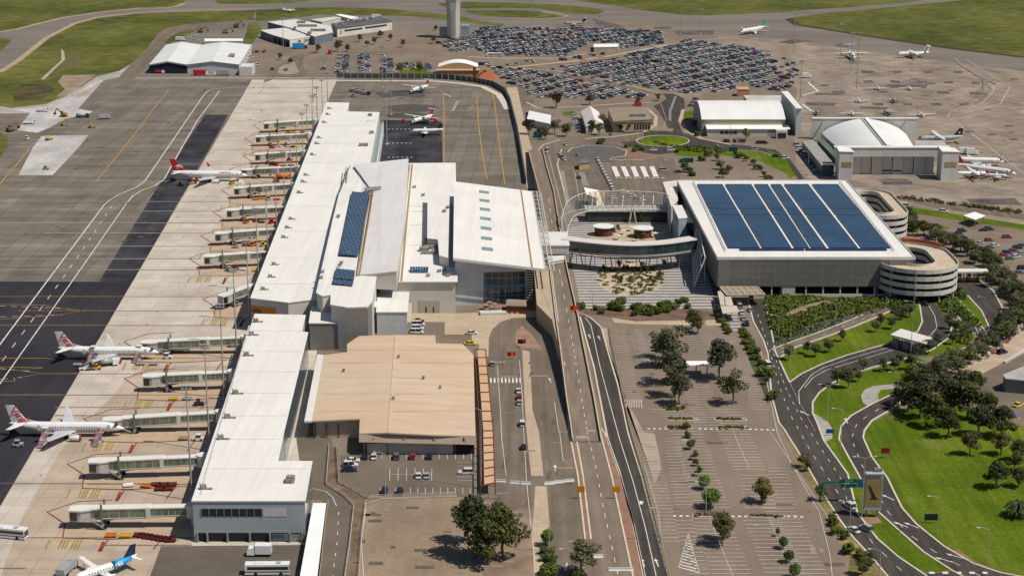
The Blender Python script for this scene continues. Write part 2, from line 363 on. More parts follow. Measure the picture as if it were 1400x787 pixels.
ground('garden_bed',[(1225,424),(1240,412),(1212,405),(1250,404),(1256,414),(1232,424)],MATS['shrub_ground'],6)
ground('garden_bed',[(793,421),(936,424),(980,426),(985,437),(930,437),(868,438),(835,433),(800,429)],SOIL,5)
ground('gravel_path',Zm(1050,400,3.934,[(500,550),(520,520),(570,500),(740,485),(700,515),(610,520),(590,545),(600,590),(540,612),(510,590)]),PALEG,6)
ground('gravel_path',Zm(1050,400,3.934,[(795,365),(880,382),(850,412),(820,395)]),PALEG,6)
ground('gravel_path',TL(3,3,[(245,-90),(320,-45),(350,0),(345,45),(310,65),(285,20)]),PALEG,6)
ground('brick_paving',[(1178,706),(1200,706),(1206,714),(1186,716)],BRICKP,6)
ground('brick_paving',TL(3,3,[(960,640),(1030,650),(1110,705),(1210,750),(1377,790),(1377,800),(1180,760),(1060,715)]),BRICKP,6)
ground('verge',TL(3,3,[(80,0),(105,0),(205,190),(290,330),(400,500),(510,620),(620,720),(640,800),(430,800),(440,690),(375,590),(310,470),(270,360),(190,230)]),mat('dry_verge',(.2,.175,.05),.95,.35,.07,.3,.8,col2=(.3,.22,.11)),6)
ground('verge',TL(2,2,[(1180,160),(1225,165),(1262,195),(1325,330),(1377,470),(1377,600),(1340,500),(1290,400),(1240,260)]),MATS['shrub_ground'],6)
# ---- roads
def road(pts,m=ROAD,layer=6):return ground('road',pts,m,layer)
A_L=[(1022,408),(1030,440),(1044,466),(1050,484),(1055,542),(1065,578),(1072,587),(1080,600),(1101,633),(1121,668),(1147,709),(1164,732),(1192,762),(1213,787),(1290,880)]
A_R=[(1046,408),(1050,430),(1055,455),(1060,481),(1079,522),(1110,570),(1126,602),(1159,648),(1172,701),(1200,737),(1228,761),(1262,784),(1400,880)]
road(A_L+A_R[::-1],ROAD,6)
B_U=[(1079,523),(1096,511),(1121,499),(1157,486),(1192,476),(1218,469),(1235,464),(1255,453),(1261,440),(1257,415),(1249,396)]
B_D=[(1266,396),(1285,424),(1302,446),(1297,462),(1275,478),(1254,486),(1218,495),(1187,504),(1157,513),(1134,526),(1120,537),(1111,550),(1111,565),(1118,580),(1126,602)]
road(B_U+B_D+[(1100,570)],ROAD,7)
C_L=[(1296,384),(1319,400),(1342,425),(1352.5,448),(1345,463.5),(1324.5,474),(1304,481),(1274,499),(1253,517),(1228,535),(1192,552.5),(1164,568),(1150,583),(1147,600),(1159,623),(1174.5,650.5),(1200,699),(1228,724),(1263.5,755),(1302,780),(1420,845)]
C_R=[(1335,380),(1358,398),(1370,420),(1366,447),(1350,470),(1318,489),(1290,508),(1262,530),(1228,552),(1218,559.5),(1192,575),(1182,588),(1180,598),(1192,625),(1213,653),(1233,694),(1253,716.5),(1291,747),(1330,770),(1368,783),(1460,800)]
road(C_L+C_R[::-1],ROAD,8)
road([(1262,784),(1304,780),(1360,800),(1330,830),(1290,800)],ROAD,9)
E_=[(1268,400),(1296,418),(1312,436),(1322,452),(1338,458),(1350,462),(1345,450),(1330,436),(1308,414),(1284,398)]
road(E_,ROAD,9)
D_U=[(1055,478),(1059,476),(1086,466),(1126,452),(1164,437),(1192,425),(1213,418),(1217,404)]
D_L=[(1233,404),(1228,412),(1225,421.6),(1202,432),(1167,446.5),(1126,461.5),(1088,474.5),(1066,489)]
road(D_U+D_L,ROADM,8)
G_L=[(790,430),(793,433),(812,502),(831,600),(847,645),(865,714),(880,787),(905,900)]
G_R=[(800,431),(809,436),(822,448),(832,484),(845,527),(859,593),(878,653),(898,729),(913,787),(945,900)]
road(G_L+G_R[::-1],ROAD,6)
road([(672,462),(682,444),(700,436),(735,434),(745,470),(760,500),(778,580),(786,600),(800,700),(815,800),(830,900),(680,900),(672,787),(676,660),(669,600),(668,480)],ROADM,5)
road([(776,590),(816,578),(830,648),(866,755),(880,800),(905,900),(830,900),(806,735),(790,640)],RAMPA,6)
road(Zm(700,130,7.64,[(230,790),(240,700),(260,600),(340,530),(500,480),(640,470),(780,460),(900,440),(1100,420),(1200,400),(1375,395),(1375,470),(1250,480),(1100,490),(930,500),(760,500),(640,520),(540,560),(520,620),(480,680),(500,790)]),ROADM,6)
road(Zm(700,200,7.64,[(250,100),(520,0),(480,150),(520,330),(560,560),(560,720),(470,720),(400,380),(320,180)]),ROADM,6)
road([(771,262),(760,220),(765,203),(790,196),(850,196),(880,214),(920,214),(930,245),(935,275),(850,290),(790,290)],ROADM,5.2)
road([(775,207),(790,198),(825,196),(850,200),(858,208),(852,217),(830,222),(800,222),(780,216)],mat('loop_asphalt',(.12,.11,.1),.9),6.6)
ground('verge',[(851,200),(868,203),(880,212),(896,212),(899,216),(880,219),(860,219),(856,212)],mat('mulch',(.22,.14,.1),.95),6.8)
ROUND=[(842,186),(855,181),(880,178.5),(910,179),(940,183),(955,190),(990,196),(1030,200),(1060,205),(1080,218),(1100,244),(1092,246),(1082,232),(1064,214),(1040,206),(990,203),(955,203),(930,208),(900,211),(880,209),(860,200),(845,193)]
road(ROUND,ROAD,4.6)
road(TL(2,0,[(760,570),(790,600),(820,650),(840,690),(870,690),(860,720),(920,720),(890,650),(930,580),(925,530),(870,505),(810,500),(830,530),(800,555)]),ROAD,4.8)
road(TL(2,0,[(0,350),(130,360),(300,400),(500,440),(650,470),(800,495),(870,500),(870,515),(760,505),(560,465),(300,425),(120,385),(0,375)]),ROADM,4.4)
road([(702,100),(706,118),(712,145),(724,146),(730,140),(717,125),(712,100)],ROADM,4.5)
road(TL(3,1,[(690,285),(900,330),(1377,395),(1377,360),(900,300),(700,275)]),ROADM,6)
road(Zm(340,10,7.64,[(150,790),(240,650),(400,560),(440,520),(560,480),(700,455),(720,470),(580,520),(560,560),(580,640),(610,700),(560,730),(440,730),(300,720),(240,760)]),ROADM,6)
ground('traffic_island',Zm(340,10,7.64,[(300,670),(330,620),(420,580),(480,570),(500,620),(525,670),(500,695),(400,705),(320,695)]),mat('island_gravel',(.3,.24,.19),.95),7)
ground('forecourt',[(560,424),(625,428),(740,424),(736,433),(700,434.5),(684,440),(673,450),(668,462),(668,487),(655,487),(655,470),(645,470),(645,457),(608,457),(608,440),(562,440)],TANP,6)
ground('brick_paving',[(705,452),(714,445),(728,458),(742,478),(730,476),(712,476),(704,468)],mat('brick_island',(.3,.19,.13),.9,.2,.2),7)
for p in([(714,478),(724,480),(728,560),(737,590),(743,650),(726,650),(719,580),(716,520)],[(732,664),(747,664),(752,720),(742,725),(744,787),(760,790),(745,900),(735,900),(730,787),(728,720)]):
 ground('traffic_island',p,TANP,7.5)
for p in([(776,562),(786,590),(797,650),(808,737),(800,737),(790,650),(778,590)],[(818,582),(827,592),(848,652),(867,720),(882,790),(866,790),(851,720),(836,650),(826,612)]):
 ground('traffic_island',p,BRICKP,9)
 kerb(p+p[:1],.5)
for p,w in(([(700,93),(722,90),(784,84),(838,76),(912,62)],4),([(690,95),(740,100),(800,113),(886,130)],2.2),([(690,91),(760,97),(832,110),(900,127),(960,130)],1.6),([(640,78),(694,80),(770,80),(800,74)],3)):
 b=MB();b.strip(UL(p),w,lay(5));tag(b.build('traffic_island',TANP),kind='structure')
for q in([(791,84),(795,77),(803,76),(801,83.5)],[(815,82),(818,76),(826,75),(825,81)]):ground('brick_paving',q,BRICKP,6)
for q in([(886,149),(897,160),(896,172),(880,181),(840,187),(800,190)],[(720,140),(735,148),(790,146),(850,142),(890,140)],[(934,150),(930,165),(940,180),(960,190),(1000,198)]):margin(q,2.2,6.2,TANP)
ground('earth_yard',[(500,690),(520,683),(625,679),(640,679),(690,690),(690,800),(700,900),(470,900),(488,787)],mat('brown_yard',(.275,.207,.145),.95,.14,.05,.1,.6,streak=(.1,.05,.01,0)),5)
ground('staff_car_park',[(466,622),(645,618),(649,678),(510,679),(466,663)],mat('staff_asphalt',(.155,.125,.098),.9,.15,.06),5)
ground('verge',[(447,610),(462,610),(464,664),(500,680),(492,720),(488,800),(475,900),(462,900),(478,790),(482,720),(480,690),(448,664)],mat('verge_earth',(.17,.12,.08),.95,.4,.15),5.5)
ground('service_road',[(405,598),(452,596),(455,610),(447,664),(470,680),(483,690),(480,740),(470,800),(455,900),(400,900),(436,790),(448,700),(440,682),(425,682),(428,640),(410,632)],mat('service_asphalt',(.145,.12,.095),.9,.15,.06),6)
ground('verge',[(690,700),(735,690),(738,787),(750,900),(690,900),(662,787),(640,760)],mat('tree_verge',(.24,.175,.125),.95,.3,.1),5.6)
ground('plaza',[(771,312),(782,300),(800,296),(925,297),(946,318),(960,352),(978,410),(985,424),(793,421),(790,400),(780,352)],ZEBRA,7)
gcirc=[(862+46*math.cos(a),381+23*math.sin(a))for a in[i*math.pi/16 for i in range(32)]]
ground('sand_garden',gcirc,SANDG,8)
ground('sand_garden',[(806,322),(815,318),(850,308),(866,306),(872,312),(900,318),(905,328),(880,332),(840,334),(812,330)],SANDG,8)
ground('crossing',Zm(930,370,7.64,[(490,445),(610,440),(640,620),(540,640)]),ZEBRA,8)
ground('footpath',[(836,434),(868,439),(985,437),(1000,445),(985,445),(870,443),(840,441)],TANP,7)
ground('footpath',[(822,448),(832,448),(842,500),(850,540),(864,560),(880,590),(895,592),(905,640),(895,660),(872,600),(848,527)],mat('pale_path',(.36,.29,.22),.95),5.8)
ground('surface_car_park',[(832,446),(868,443),(985,445),(1012,452),(1040,480),(1062,590),(1110,665),(1160,740),(1172,800),(1230,900),(960,900),(912,787),(880,660),(860,560),(845,500)],CARP,4)
ground('surface_car_park',[(1262,318),(1300,312),(1420,322),(1520,420),(1520,560),(1420,540),(1330,490),(1362,470),(1385,420),(1350,372)],mat('brown_car_park',(.215,.17,.132),.9,.16,.05),4.2)
ground('bare_earth',[(1285,497),(1372,455),(1400,440),(1420,460),(1400,480),(1340,512),(1320,520),(1302,516)],mat('works_sand',(.42,.33,.24),.95),6)
ground('works_yard',[(1290,530),(1340,514),(1400,482),(1500,470),(1560,640),(1400,583),(1345,561),(1318,550)],mat('yard_asphalt',(.165,.135,.108),.9,.2,.06),5.5)
ground('bare_earth',[(1352,556),(1372,560),(1410,576),(1410,586),(1380,575),(1356,563)],DIRT,6.3)
ground('verge',[(1170,250),(1300,252),(1420,288),(1420,301),(1230,274),(1165,258)],GAAP,4.5)
ST=mat('apron_stain',(.115,.1,.09),.95,.35,.1,.3,.6)
for q in([(43,228),(145,210),(235,220),(130,238)],[(365,240),(400,232),(450,243),(440,255),(365,250)],[(340,490),(410,487),(418,500),(350,508)],[(500,380),(565,380),(568,393),(505,394)],[(670,381),(720,382),(722,393),(676,394)],[(835,382),(885,382),(888,393),(842,395)],[(998,382),(1045,384),(1048,394),(1004,396)],[(510,433),(560,432),(572,446),(520,446)],[(655,433),(708,434),(712,446),(662,446)],[(800,435),(850,437),(853,447),(806,448)],[(945,437),(993,439),(998,450),(950,450)],[(1090,440),(1140,442),(1143,452),(1098,454)],[(905,492),(970,492),(980,505),(915,507)],[(1080,494),(1150,495),(1152,508),(1085,508)],[(560,553),(620,555),(622,567),(566,567)],[(722,553),(775,556),(776,566),(726,567)],[(872,554),(930,555),(930,567),(878,567)],[(1025,555),(1080,556),(1082,566),(1030,567)],[(200,550),(370,556),(355,570),(210,566)],[(490,572),(650,576),(640,590),(500,586)],[(630,455),(860,455),(850,476),(640,474)],[(245,502),(330,500),(420,512),(260,512)]):
 ground('stain_or_shadow',TL(3,0,q),ST,4.5)
for q in([(870,165),(1090,165),(1080,188),(885,188)],[(760,145),(855,143),(860,155),(770,158)],[(430,100),(560,130),(610,150),(470,148)]):
 ground('stain_or_shadow',TL(2,0,q),ST,4.5)
for q in([(1065,282),(1330,280),(1365,315),(1095,312)],[(605,188),(770,185),(780,207),(620,207)],[(590,176),(750,174),(755,183),(600,184)]):
 ground('stain_or_shadow',TL(3,1,q),ST,5)
sr_=random.Random(4)
for i in range(70):
 x,y=sr_.uniform(1100,1400),sr_.uniform(84,240);L=sr_.uniform(2,9)
 if 1108<x<1312 and y>158:continue
 ground('stain_or_shadow',[(x+L*math.cos(k*.9)*sr_.uniform(.6,1.1),y+L*.16*math.sin(k*.9)*sr_.uniform(.6,1.2))for k in range(7)],ST,4.5)
for i in range(46):
 t=sr_.random();x,y=sr_.uniform(0,300),sr_.uniform(115,380);L=sr_.uniform(1.5,6)
 if x>345-(y-110)*.59-12:continue
 ground('stain_or_shadow',[(x+L*math.cos(k*.9)*sr_.uniform(.5,1.1),y+L*.2*math.sin(k*.9)*sr_.uniform(.5,1.2))for k in range(7)],ST,4.5)
for i in range(60):
 y=sr_.uniform(120,700);x=345-(y-110)*.59+sr_.uniform(4,90)*(y+300)/700;L=sr_.uniform(.8,3)
 ground('stain_or_shadow',[(x+L*math.cos(k*.9)*sr_.uniform(.5,1.1),y+L*.3*math.sin(k*.9)*sr_.uniform(.5,1.2))for k in range(7)],mat('oil_stain',(.2,.17,.14),.8,.3,.2),6)
# ---- kerbs
for p in(A_L,A_R[:5],A_R[6:],B_U,B_D[2:],C_L,C_R,D_U,D_L,G_L[1:],G_R,E_[:5],E_[6:],LAWN[7]+LAWN[7][:1],[(771,262),(762,225),(768,204)],Zm(700,130,7.64,[(240,700),(250,600),(330,520),(500,470)]),Zm(700,130,7.64,[(580,600),(620,560),(760,530),(900,528),(1080,545),(1200,590),(1180,640),(1040,660),(1020,680),(1375,680)])):
 kerb(p,.55)
for x0,x1,y in((911,945,583),(914,953,571.5),(979,1019,572),(983,1023,583.5),(949,986,703),(1027,1071,704)):
 kerb([(x0,y),(x1,y+.3),(x1+2,y+1.8),(x1,y+3.2),(x0,y+3),(x0-2,y+1.5),(x0,y)],.35)
tag(kb.build('kerb',KERBM),kind='structure')
# ---- painted markings
mw,mo,mf,my,mb_,mr,mt=MB(),MB(),MB(),MB(),MB(),MB(),MB()
def line(mb,pts,w,z=.165):mb.strip(UL(pts),w,z)
def dash(mb,pts,w,on,off,z=.165):
 P=UL(pts);seg=on+off;acc=0.
 for a,b in zip(P,P[1:]):
  d=b-a;L=d.length;d.normalize();t=-acc
  while t<L:
   s,e=max(t,0),min(t+on,L)
   if e-s>.3:mb.strip([a+d*s,a+d*e],w,z)
   t+=seg
  acc=(acc+L)%seg
line(mw,[(335,119),(292,122),(285,124.5),(280,129),(274,137),(231,200),(198,248),(187,256),(163,266),(150,274),(142,281),(53,400),(0,471),(-60,560)],.5)
line(mf,[(250,200),(224,246),(212,254),(193,261),(182,268),(172,279)],.8)
line(mw,[(174,277),(130,340),(88,400),(0,524.5),(-40,580)],.42)
dash(mf,[(153,282),(106,352),(72,400),(0,498)],.4,6,10)
line(mo,[(231,122),(171.6,200),(130,250)],.7);line(mo,[(145,110),(105,133)],.9);line(mo,[(40,205),(0,252)],.8)
line(mf,[(300,125),(270,165),(250,200)],.7)
for y,x0,x1 in((225,110,330),(248,100,330),(276,0,315),(289,190,305),(305,0,300),(319,60,295),(337,0,285),(354,0,275),(369,0,275),(405.6,0,300),(425,25,300),(445,0,310),(490,0,325),(511,60,300),(540,0,310),(557,75,300),(568,90,280)):
 cut=345-(y-110)*.59
 line(mo if y>385 else mf,[(x0,y+(x0-200)*.012*0),(cut,y)],.45)
 line(mb_,[(cut,y),(x1,y)],.45)
for y,x0,x1 in((205,300,370),(182,312,380),(165,322,385),(150,330,390),(139,335,420),(128,338,430),(120,341,440)):line(mb_,[(x0,y),(x1,y)],.4)
for y,x0,x1 in((661,0,230),(735,0,265),(662,120,300),(745,140,262),(777,0,35)):line(mb_,[(x0,y),(x1,y)],.45)
for cy,xr in((425.5,115),(511,60)):
 line(mo,[(0,cy-9),(60,cy-8),(xr-40,cy-5),(xr,cy),(xr-40,cy+6),(20,cy+10),(0,cy+11)],.45)
 dash(mf,[(0,cy-7),(xr-20,cy-3)],.4,2.5,2);dash(mf,[(0,cy+8),(xr-30,cy+5)],.4,2.5,2)
for p in([(606,128),(607,160),(607,250)],[(652,130),(654,170),(660,215),(666,246)],[(640,118),(672,122),(676,140),(680,175),(690,252)]):line(mo,p,.7)
line(mo,[(599,122),(607,128)],.7);line(mo,[(641,152),(652,138)],.5)
line(mw,[(525,136),(547,133),(560,134)],.7);line(mw,[(607,128),(617,133)],.7)
for y in(177,196,215.5):dash(mw,[(530,y),(566 if y>180 else 561,y)],1.0,1.2,1.3)
for p in([(618,152),(625,138)],[(620,152),(627,138)]):dash(mw,p,.5,1.5,1.)
for i in(0,3,4,7):
 r0=sr_.uniform(-6,6);line(mt,TL(3,0,[(1000+i*9,330+i*6),(1130+i*8,420+i*3),(1200-i*14,480+i*4),(1120-i*16,560+r0),(980-i*10,610+r0*2)]),.35)
for i in range(14):
 x=sr_.uniform(1120,1390);y=sr_.uniform(90,300);line(mt,[(x,y),(x+sr_.uniform(15,50),y+sr_.uniform(-9,9)),(x+sr_.uniform(40,90),y+sr_.uniform(-14,14))],.35)
line(mf,TL(3,0,[(1005,316),(1090,395),(1210,460),(1215,490),(1150,560),(985,605),(965,625),(1000,660),(1200,790)]),.4);line(mf,TL(3,0,[(1065,320),(1300,470),(1250,560),(1100,600),(990,630),(1050,690),(1180,787)]),.4)
line(mf,TL(3,1,[(1180,0),(1377,150)]),.5);dash(mw,TL(3,0,[(215,442),(520,442)]),.8,2,2)
line(mw,TL(3,0,[(215,445),(270,492),(185,515)]),1.3);line(mw,TL(3,0,[(185,562),(235,600)]),1.3)
dash(mw,[(1036,430),(1052,478),(1066,530),(1082,570),(1110,620),(1140,665),(1165,705),(1195,745),(1240,787)],.18,3,6)
dash(mw,[(1058,484),(1074,530),(1094,570),(1125,617),(1150,655),(1160,690)],.18,2.5,5)
dash(mw,[(1080,524),(1092,548),(1115,590)],.15,1,1)
for p in([(1100,530),(1112,516),(1130,506),(1163,496),(1200,485),(1235,474)],[(1093,553),(1092,535),(1110,512),(1125,503),(1160,491),(1198,480),(1230,471)],[(1246,469),(1272,459),(1281,448),(1278,432),(1262,405)],[(1287,398),(1330,441),(1345,470)]):line(mw,p,.2)
dash(mw,[(1340,440),(1340,465),(1300,496),(1240,537),(1205,557),(1172,578),(1164,600),(1178,635),(1196,668),(1214,700),(1245,732),(1290,762),(1340,787)],.2,3,6)
dash(mw,[(1302,400),(1325,425),(1338,440)],.2,3,3)
dash(mw,[(1068,482),(1126,458),(1164,442),(1202,428)],.2,2,5)
line(mw,[(800,434),(808,445),(820,500),(832,545),(847,600),(866,660),(882,720),(897,787)],.22)
for p in([(758,372),(764,455),(768,480)],):pass
dash(mw,[(805,600),(815,640),(824,690),(835,740),(845,787)],.2,3,4.5)
for p in([(710,492),(714,540),(716,590),(720,660),(728,740),(733,787)],[(680,500),(684,560),(686,600),(692,650)]):line(mw,p,.16)
line(mw,[(765,590),(770,630),(775,632)],.16);line(mw,[(758,550),(764,590)],.16)
for x in range(9):mw.strip(UL([(671+x*5,517),(671.5+x*5,523.5)]),.55,.165)
dash(mw,[(1270,783),(1350,783)],1.2,1.5,2)
line(mw,[(425,667),(446,672),(455,680),(460,692)],.2);dash(mw,[(463,700),(461,740),(455,787)],.2,2,5)
line(mf,[(497,690),(520,682),(625,678)],.4);line(mw,[(497,787),(494,740),(500,695)],.165)
for i in range(5):
 x=839+i*13;mw.strip(UL([(x,228),(x+6,242)]),2.6,.165)
dash(mw,[(842,243.5),(910,243.5)],1.2,1.2,1.2)
for p in([(763,232),(772,262),(778,290)],[(786,236),(790,262),(796,292)],[(748,203),(755,232),(765,272),(776,310)]):line(mw,p,.165)
dash(mw,[(768,234),(778,290)],2.4,.5,1.2);dash(mw,[(795,236),(802,255)],3.2,.4,1.4)
dash(mw,TL(2,0,[(800,560),(830,640),(815,690)]),.4,1.5,3);dash(mw,TL(2,0,[(880,520),(850,600),(850,650)]),1.6,.8,2)
pm=[mat('asphalt_repair',(.12,.1,.082),.9,.25,.2),mat('asphalt_pale_repair',(.25,.205,.165),.9,.2,.2)]
for i in range(90):
 z=i%3
 if z==0:t=sr_.random();x,y=850+t*330*sr_.random(),450+t*330
 elif z==1:x,y=sr_.uniform(676,800),sr_.uniform(480,780)
 else:x,y=sr_.uniform(480,660),sr_.uniform(690,787)
 if z==0 and not(845+(y-440)*.2<x<1000+(y-440)*.45):continue
 p=U(x,y);L,W_=sr_.uniform(1,7),sr_.uniform(.6,2.2);b=MB();b.strip([p+Vector((-L*.05,-L/2,0)),p+Vector((L*.05,L/2,0))]if i%2 else[p+Vector((-L/2,0,0)),p+Vector((L/2,0,0))],W_,lay(9));tag(b.build('asphalt_patch',pm[(i//3)%2 if z else(i//3)%2]),kind='structure')
def bays(a,b,half,both=True,step=2.5,mb=None):
 A,B=U(*a),U(*b);d=B-A;n=int(d.length/step);d/=max(n,1)
 for i in range(n+1):
  p=A+d*i;(mb or mf).strip([p+Vector((-half,0,0)),p+Vector((half if both else .0,0,0))],.27,.165)
for a,b,h in(((845,451),(866,552),2.6),((883,590),(916,740),2.6),((883,451),(899,500),4.8),((938,590),(974,694),5),((970,709),(1003,790),5.2),((1002,590),(1025,642),5),((1041,712),(1080,800),5.2),((1030,650),(1040,694),4.5),((1062,640),(1075,690),3),((985,448),(1010,470),4.5),((933,452),(962,500),4.2),((950,520),(970,585),4.6),((1062,690),(1110,790),4.6),((905,560),(935,572),5),((868,452),(884,505),2.4),((960,452),(1000,520),2.6),((1000,560),(1003,583),4.5),((1016,500),(1040,560),2.8),((918,600),(935,690),2.5),((935,712),(958,790),2.6)):
 bays(a,b,h)
for p in([(1002,590),(1025,642)],[(970,709),(1003,790)],[(1052,709),(1085,790)],[(1040,480),(1062,590),(1085,640),(1120,700),(1135,760),(1138,790)],[(1052,590),(1100,660),(1150,735)],[(985,518),(1000,540)],[(1012,462),(986,476)]):line(mf,p,.2)
T=[U(*p)for p in TL(2,3,[(948,560),(895,745),(1010,775)])]
for i in range(12):
 t=.12+i*.078;mw.strip([T[0].lerp(T[1],t),T[0].lerp(T[2],t)],.5,.165)
mw.strip([T[0],T[1]],.15,.165);mw.strip([T[0],T[2]],.15,.165)
for i in range(8):
 a=Zm(700,400,3.934,[(610+i*12,575),(600+i*14,620)]);mf.strip(UL(a),.3,.165)
for p in([(885,586),(912,586.5)],[(955,586.5),(982,587)],[(1024,587),(1060,588)]):dash(mw,p,1.0,.9,.9,.165)
for p in([(920,705.5),(948,705.5)],[(1000,706),(1025,706)],[(1076,706),(1104,707)]):dash(mw,p,1.0,.9,.9,.165)
for a,b,n in(((500,624),(645,623),13),((520,671),(643,671),12)):
 for i in range(n+1):
  x=a[0]+(b[0]-a[0])*i/n;y=a[1];mw.strip(UL([(x,y-4),(x,y+4)]),.13,.165)
for i in range(6):x=533+i*11.5;mw.strip(UL([(x,640),(x-.5,657)]),.13,.165)
mw.strip(UL([(533,648.5),(590,648.5)]),.13,.165)
for i in range(6):mw.strip(UL([(625,632+i*5),(646,632+i*5)]),.13,.165)
for(a,b)in(((1280,330),(1330,345)),((1300,345),(1400,372)),((1330,365),(1400,395))):
 A,B=U(*a),U(*b);d=B-A;n=int(d.length/2.6);d/=n
 for i in range(n):p=A+d*i;mf.strip([p+Vector((-1.2,2,0)),p+Vector((1.2,-2,0))],.15,.165)
def arrow(px,py,a,s=1.):
 c=U(px,py);M=Matrix.Rotation(a,3,'Z')
 pts=[(-.15,-2.6),(.15,-2.6),(.15,.9),(.6,.9),(0,2.6),(-.6,.9),(-.15,.9)]
 mw.poly([c+M@Vector((x*s,y*s,0))+Vector((0,0,.168))for x,y in pts])
for a in((806,460,.1),(819,462,.1),(752,520,.1),(788,505,.1),(793,545,.1),(879,769,.1),(898,769,.1),(1100,565,.5),(1214,680,.6),(1231,717,.7),(1246,718,.7),(1290,765,.9),(1305,760,.9),(1225,408,.5),(759,640,0),(774,775,3.),(1157,575,0)):arrow(a[0],a[1],a[2],1.0)
mw.poly(UL([(875,684),(872,688),(878,689),(880,685)],.165))
for n_,mb,m in(('road_markings',mw,LINEW),('apron_markings',mo,LINEO),('road_markings',mf,LINEF),('apron_markings',mb_,LINEB),('tyre_marks',mt,mat('tyre_mark',(.14,.12,.105),.9,.3,.1))):
 tag(mb.build(n_,m),kind='structure')
# ================= BUILDINGS =================
ROOFW=slabs('white_roof',(.74,.72,.675),(.70,.68,.635),(.60,.57,.52),1.0,60,.012,PIER,.55,.05,streak=(.022,.6,.006,PIER),stain_or_shadow=((.58,.55,.49),.03,.60,.95))
ROOFG=slabs('pale_grey_roof',(.69,.665,.635),(.665,.64,.61),(.55,.53,.5),1.0,60,.012,PIER,.5,.05,streak=(.02,.6,.006,PIER))
ROOFB=mat('bright_roof',(.82,.82,.80),.5,.05,.05,.03,.5)
ROOFT=slabs('tan_roof',(.57,.425,.295),(.55,.405,.28),(.47,.35,.25),60,1.2,.03,PIER,.7,.05,streak=(.05,.008,.25,PIER),stain_or_shadow=((.54,.45,.36),.012,.5,.8))
WALLW=slabs('white_wall',(.62,.60,.57),(.58,.565,.54),(.4,.39,.37),3.2,2.2,.03,0,.6,.08,axes='XZY')
WALLL=mat('light_wall',(.56,.53,.48),.7,.08,.1)
WALLB=slabs('blue_white_wall',(.52,.54,.57),(.48,.505,.54),(.3,.31,.33),4.4,2.6,.04,0,.45,.08,axes='XZY')
WALLG=slabs('grey_cladding',(.22,.208,.19),(.205,.195,.18),(.155,.148,.135),2.4,1.2,.05,0,.65,.12,axes='XZY')
WALLM=slabs('pier_end_cladding',(.36,.40,.42),(.34,.38,.40),(.26,.285,.3),60,.9,.035,0,.5,.06,axes='XZY')
GLASSB=slabs('curtain_wall_glass',(.045,.075,.10),(.06,.10,.135),(.25,.27,.28),3.0,2.2,.07,PIER,.12,.1,axes='YZX',spec=.8)
GLASSF=slabs('facade_glass',(.028,.05,.06),(.035,.07,.10),(.30,.34,.36),2.6,3.6,.09,0,.1,.2,axes='XZY',spec=.8)
DGLASS=paint('dark_glass',(.016,.02,.026),.1,0,.8)
STEELW=paint('white_steel',(.62,.61,.58),.45)
STEELG=paint('grey_steel',(.25,.255,.26),.45,.2)
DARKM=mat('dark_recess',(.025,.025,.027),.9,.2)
MECH=mat('roof_plant',(.24,.225,.21),.7,.4,.6,.3,3)
GUTT=mat('gutter_brown',(.31,.21,.12),.8,.2,.3)
SOLAR=slabs('photovoltaic_glass',(.014,.034,.075),(.024,.055,.11),(.12,.17,.235),3.4,2.3,.2,PIER-.22,.25,.15,spec=.5,offset=.5)
SOLARB=slabs('car_park_photovoltaic',(.009,.033,.074),(.013,.044,.096),(.028,.066,.118),2.0,3.3,.08,0.,.2,.25,spec=.6,streak=(.10,.02,.35,0))  # broad noise streaks paint the varying sky reflection into the panel colour
ORANGE=mat('orange_panel',(.55,.23,.05),.6,.08)
REDB=mat('red_brown_steel',(.16,.06,.035),.6,.15)
TERRA=mat('terracotta_wall',(.47,.26,.15),.8,.1)
BEIGE=mat('beige_wall',(.46,.40,.31),.8,.1)
def outset(pts,d):
 pts=[Vector(p)for p in pts];n=len(pts)
 a=sum(pts[i-1].x*pts[i].y-pts[i].x*pts[i-1].y for i in range(n));sg=1 if a>0 else-1
 out=[]
 for i in range(n):
  u=(pts[i]-pts[i-1]);v=(pts[(i+1)%n]-pts[i]);u.z=v.z=0;u.normalize();v.normalize()
  n1=Vector((u.y,-u.x,0))*sg;n2=Vector((v.y,-v.x,0))*sg;m=n1+n2
  if m.length<.1:m=n1
  m.normalize();k=d/max(.4,m.dot(n1));out.append(pts[i]+m*k)
 return out
def bldg(name,label,cat,top,wall,roof,z0=0.,over=.25,thick=.35,roofname='roof',wallname='wall'):
 c=sum((Vector(p)for p in top),Vector())/len(top)
 t=Thing(name,(c.x,c.y,z0),label,cat)
 addblock(t,top,wall,roof,z0,over,thick,roofname,wallname);return t
def addblock(t,top,wall,roof,z0=0.,over=.25,thick=.35,roofname='roof',wallname='wall',parent=None):
 b=MB();b.prism([Vector(p)-Vector((0,0,thick))for p in top],z0);w=t.part(wallname,b,wall,parent=parent)
 b=MB();tp=outset(top,over);b.prism(tp,lambda p:p.z-thick,bottom=True);r=t.part(roofname,b,roof,parent=parent)
 return w,r
def PZ(pts):return[U(x,y,z)for x,y,z in pts]
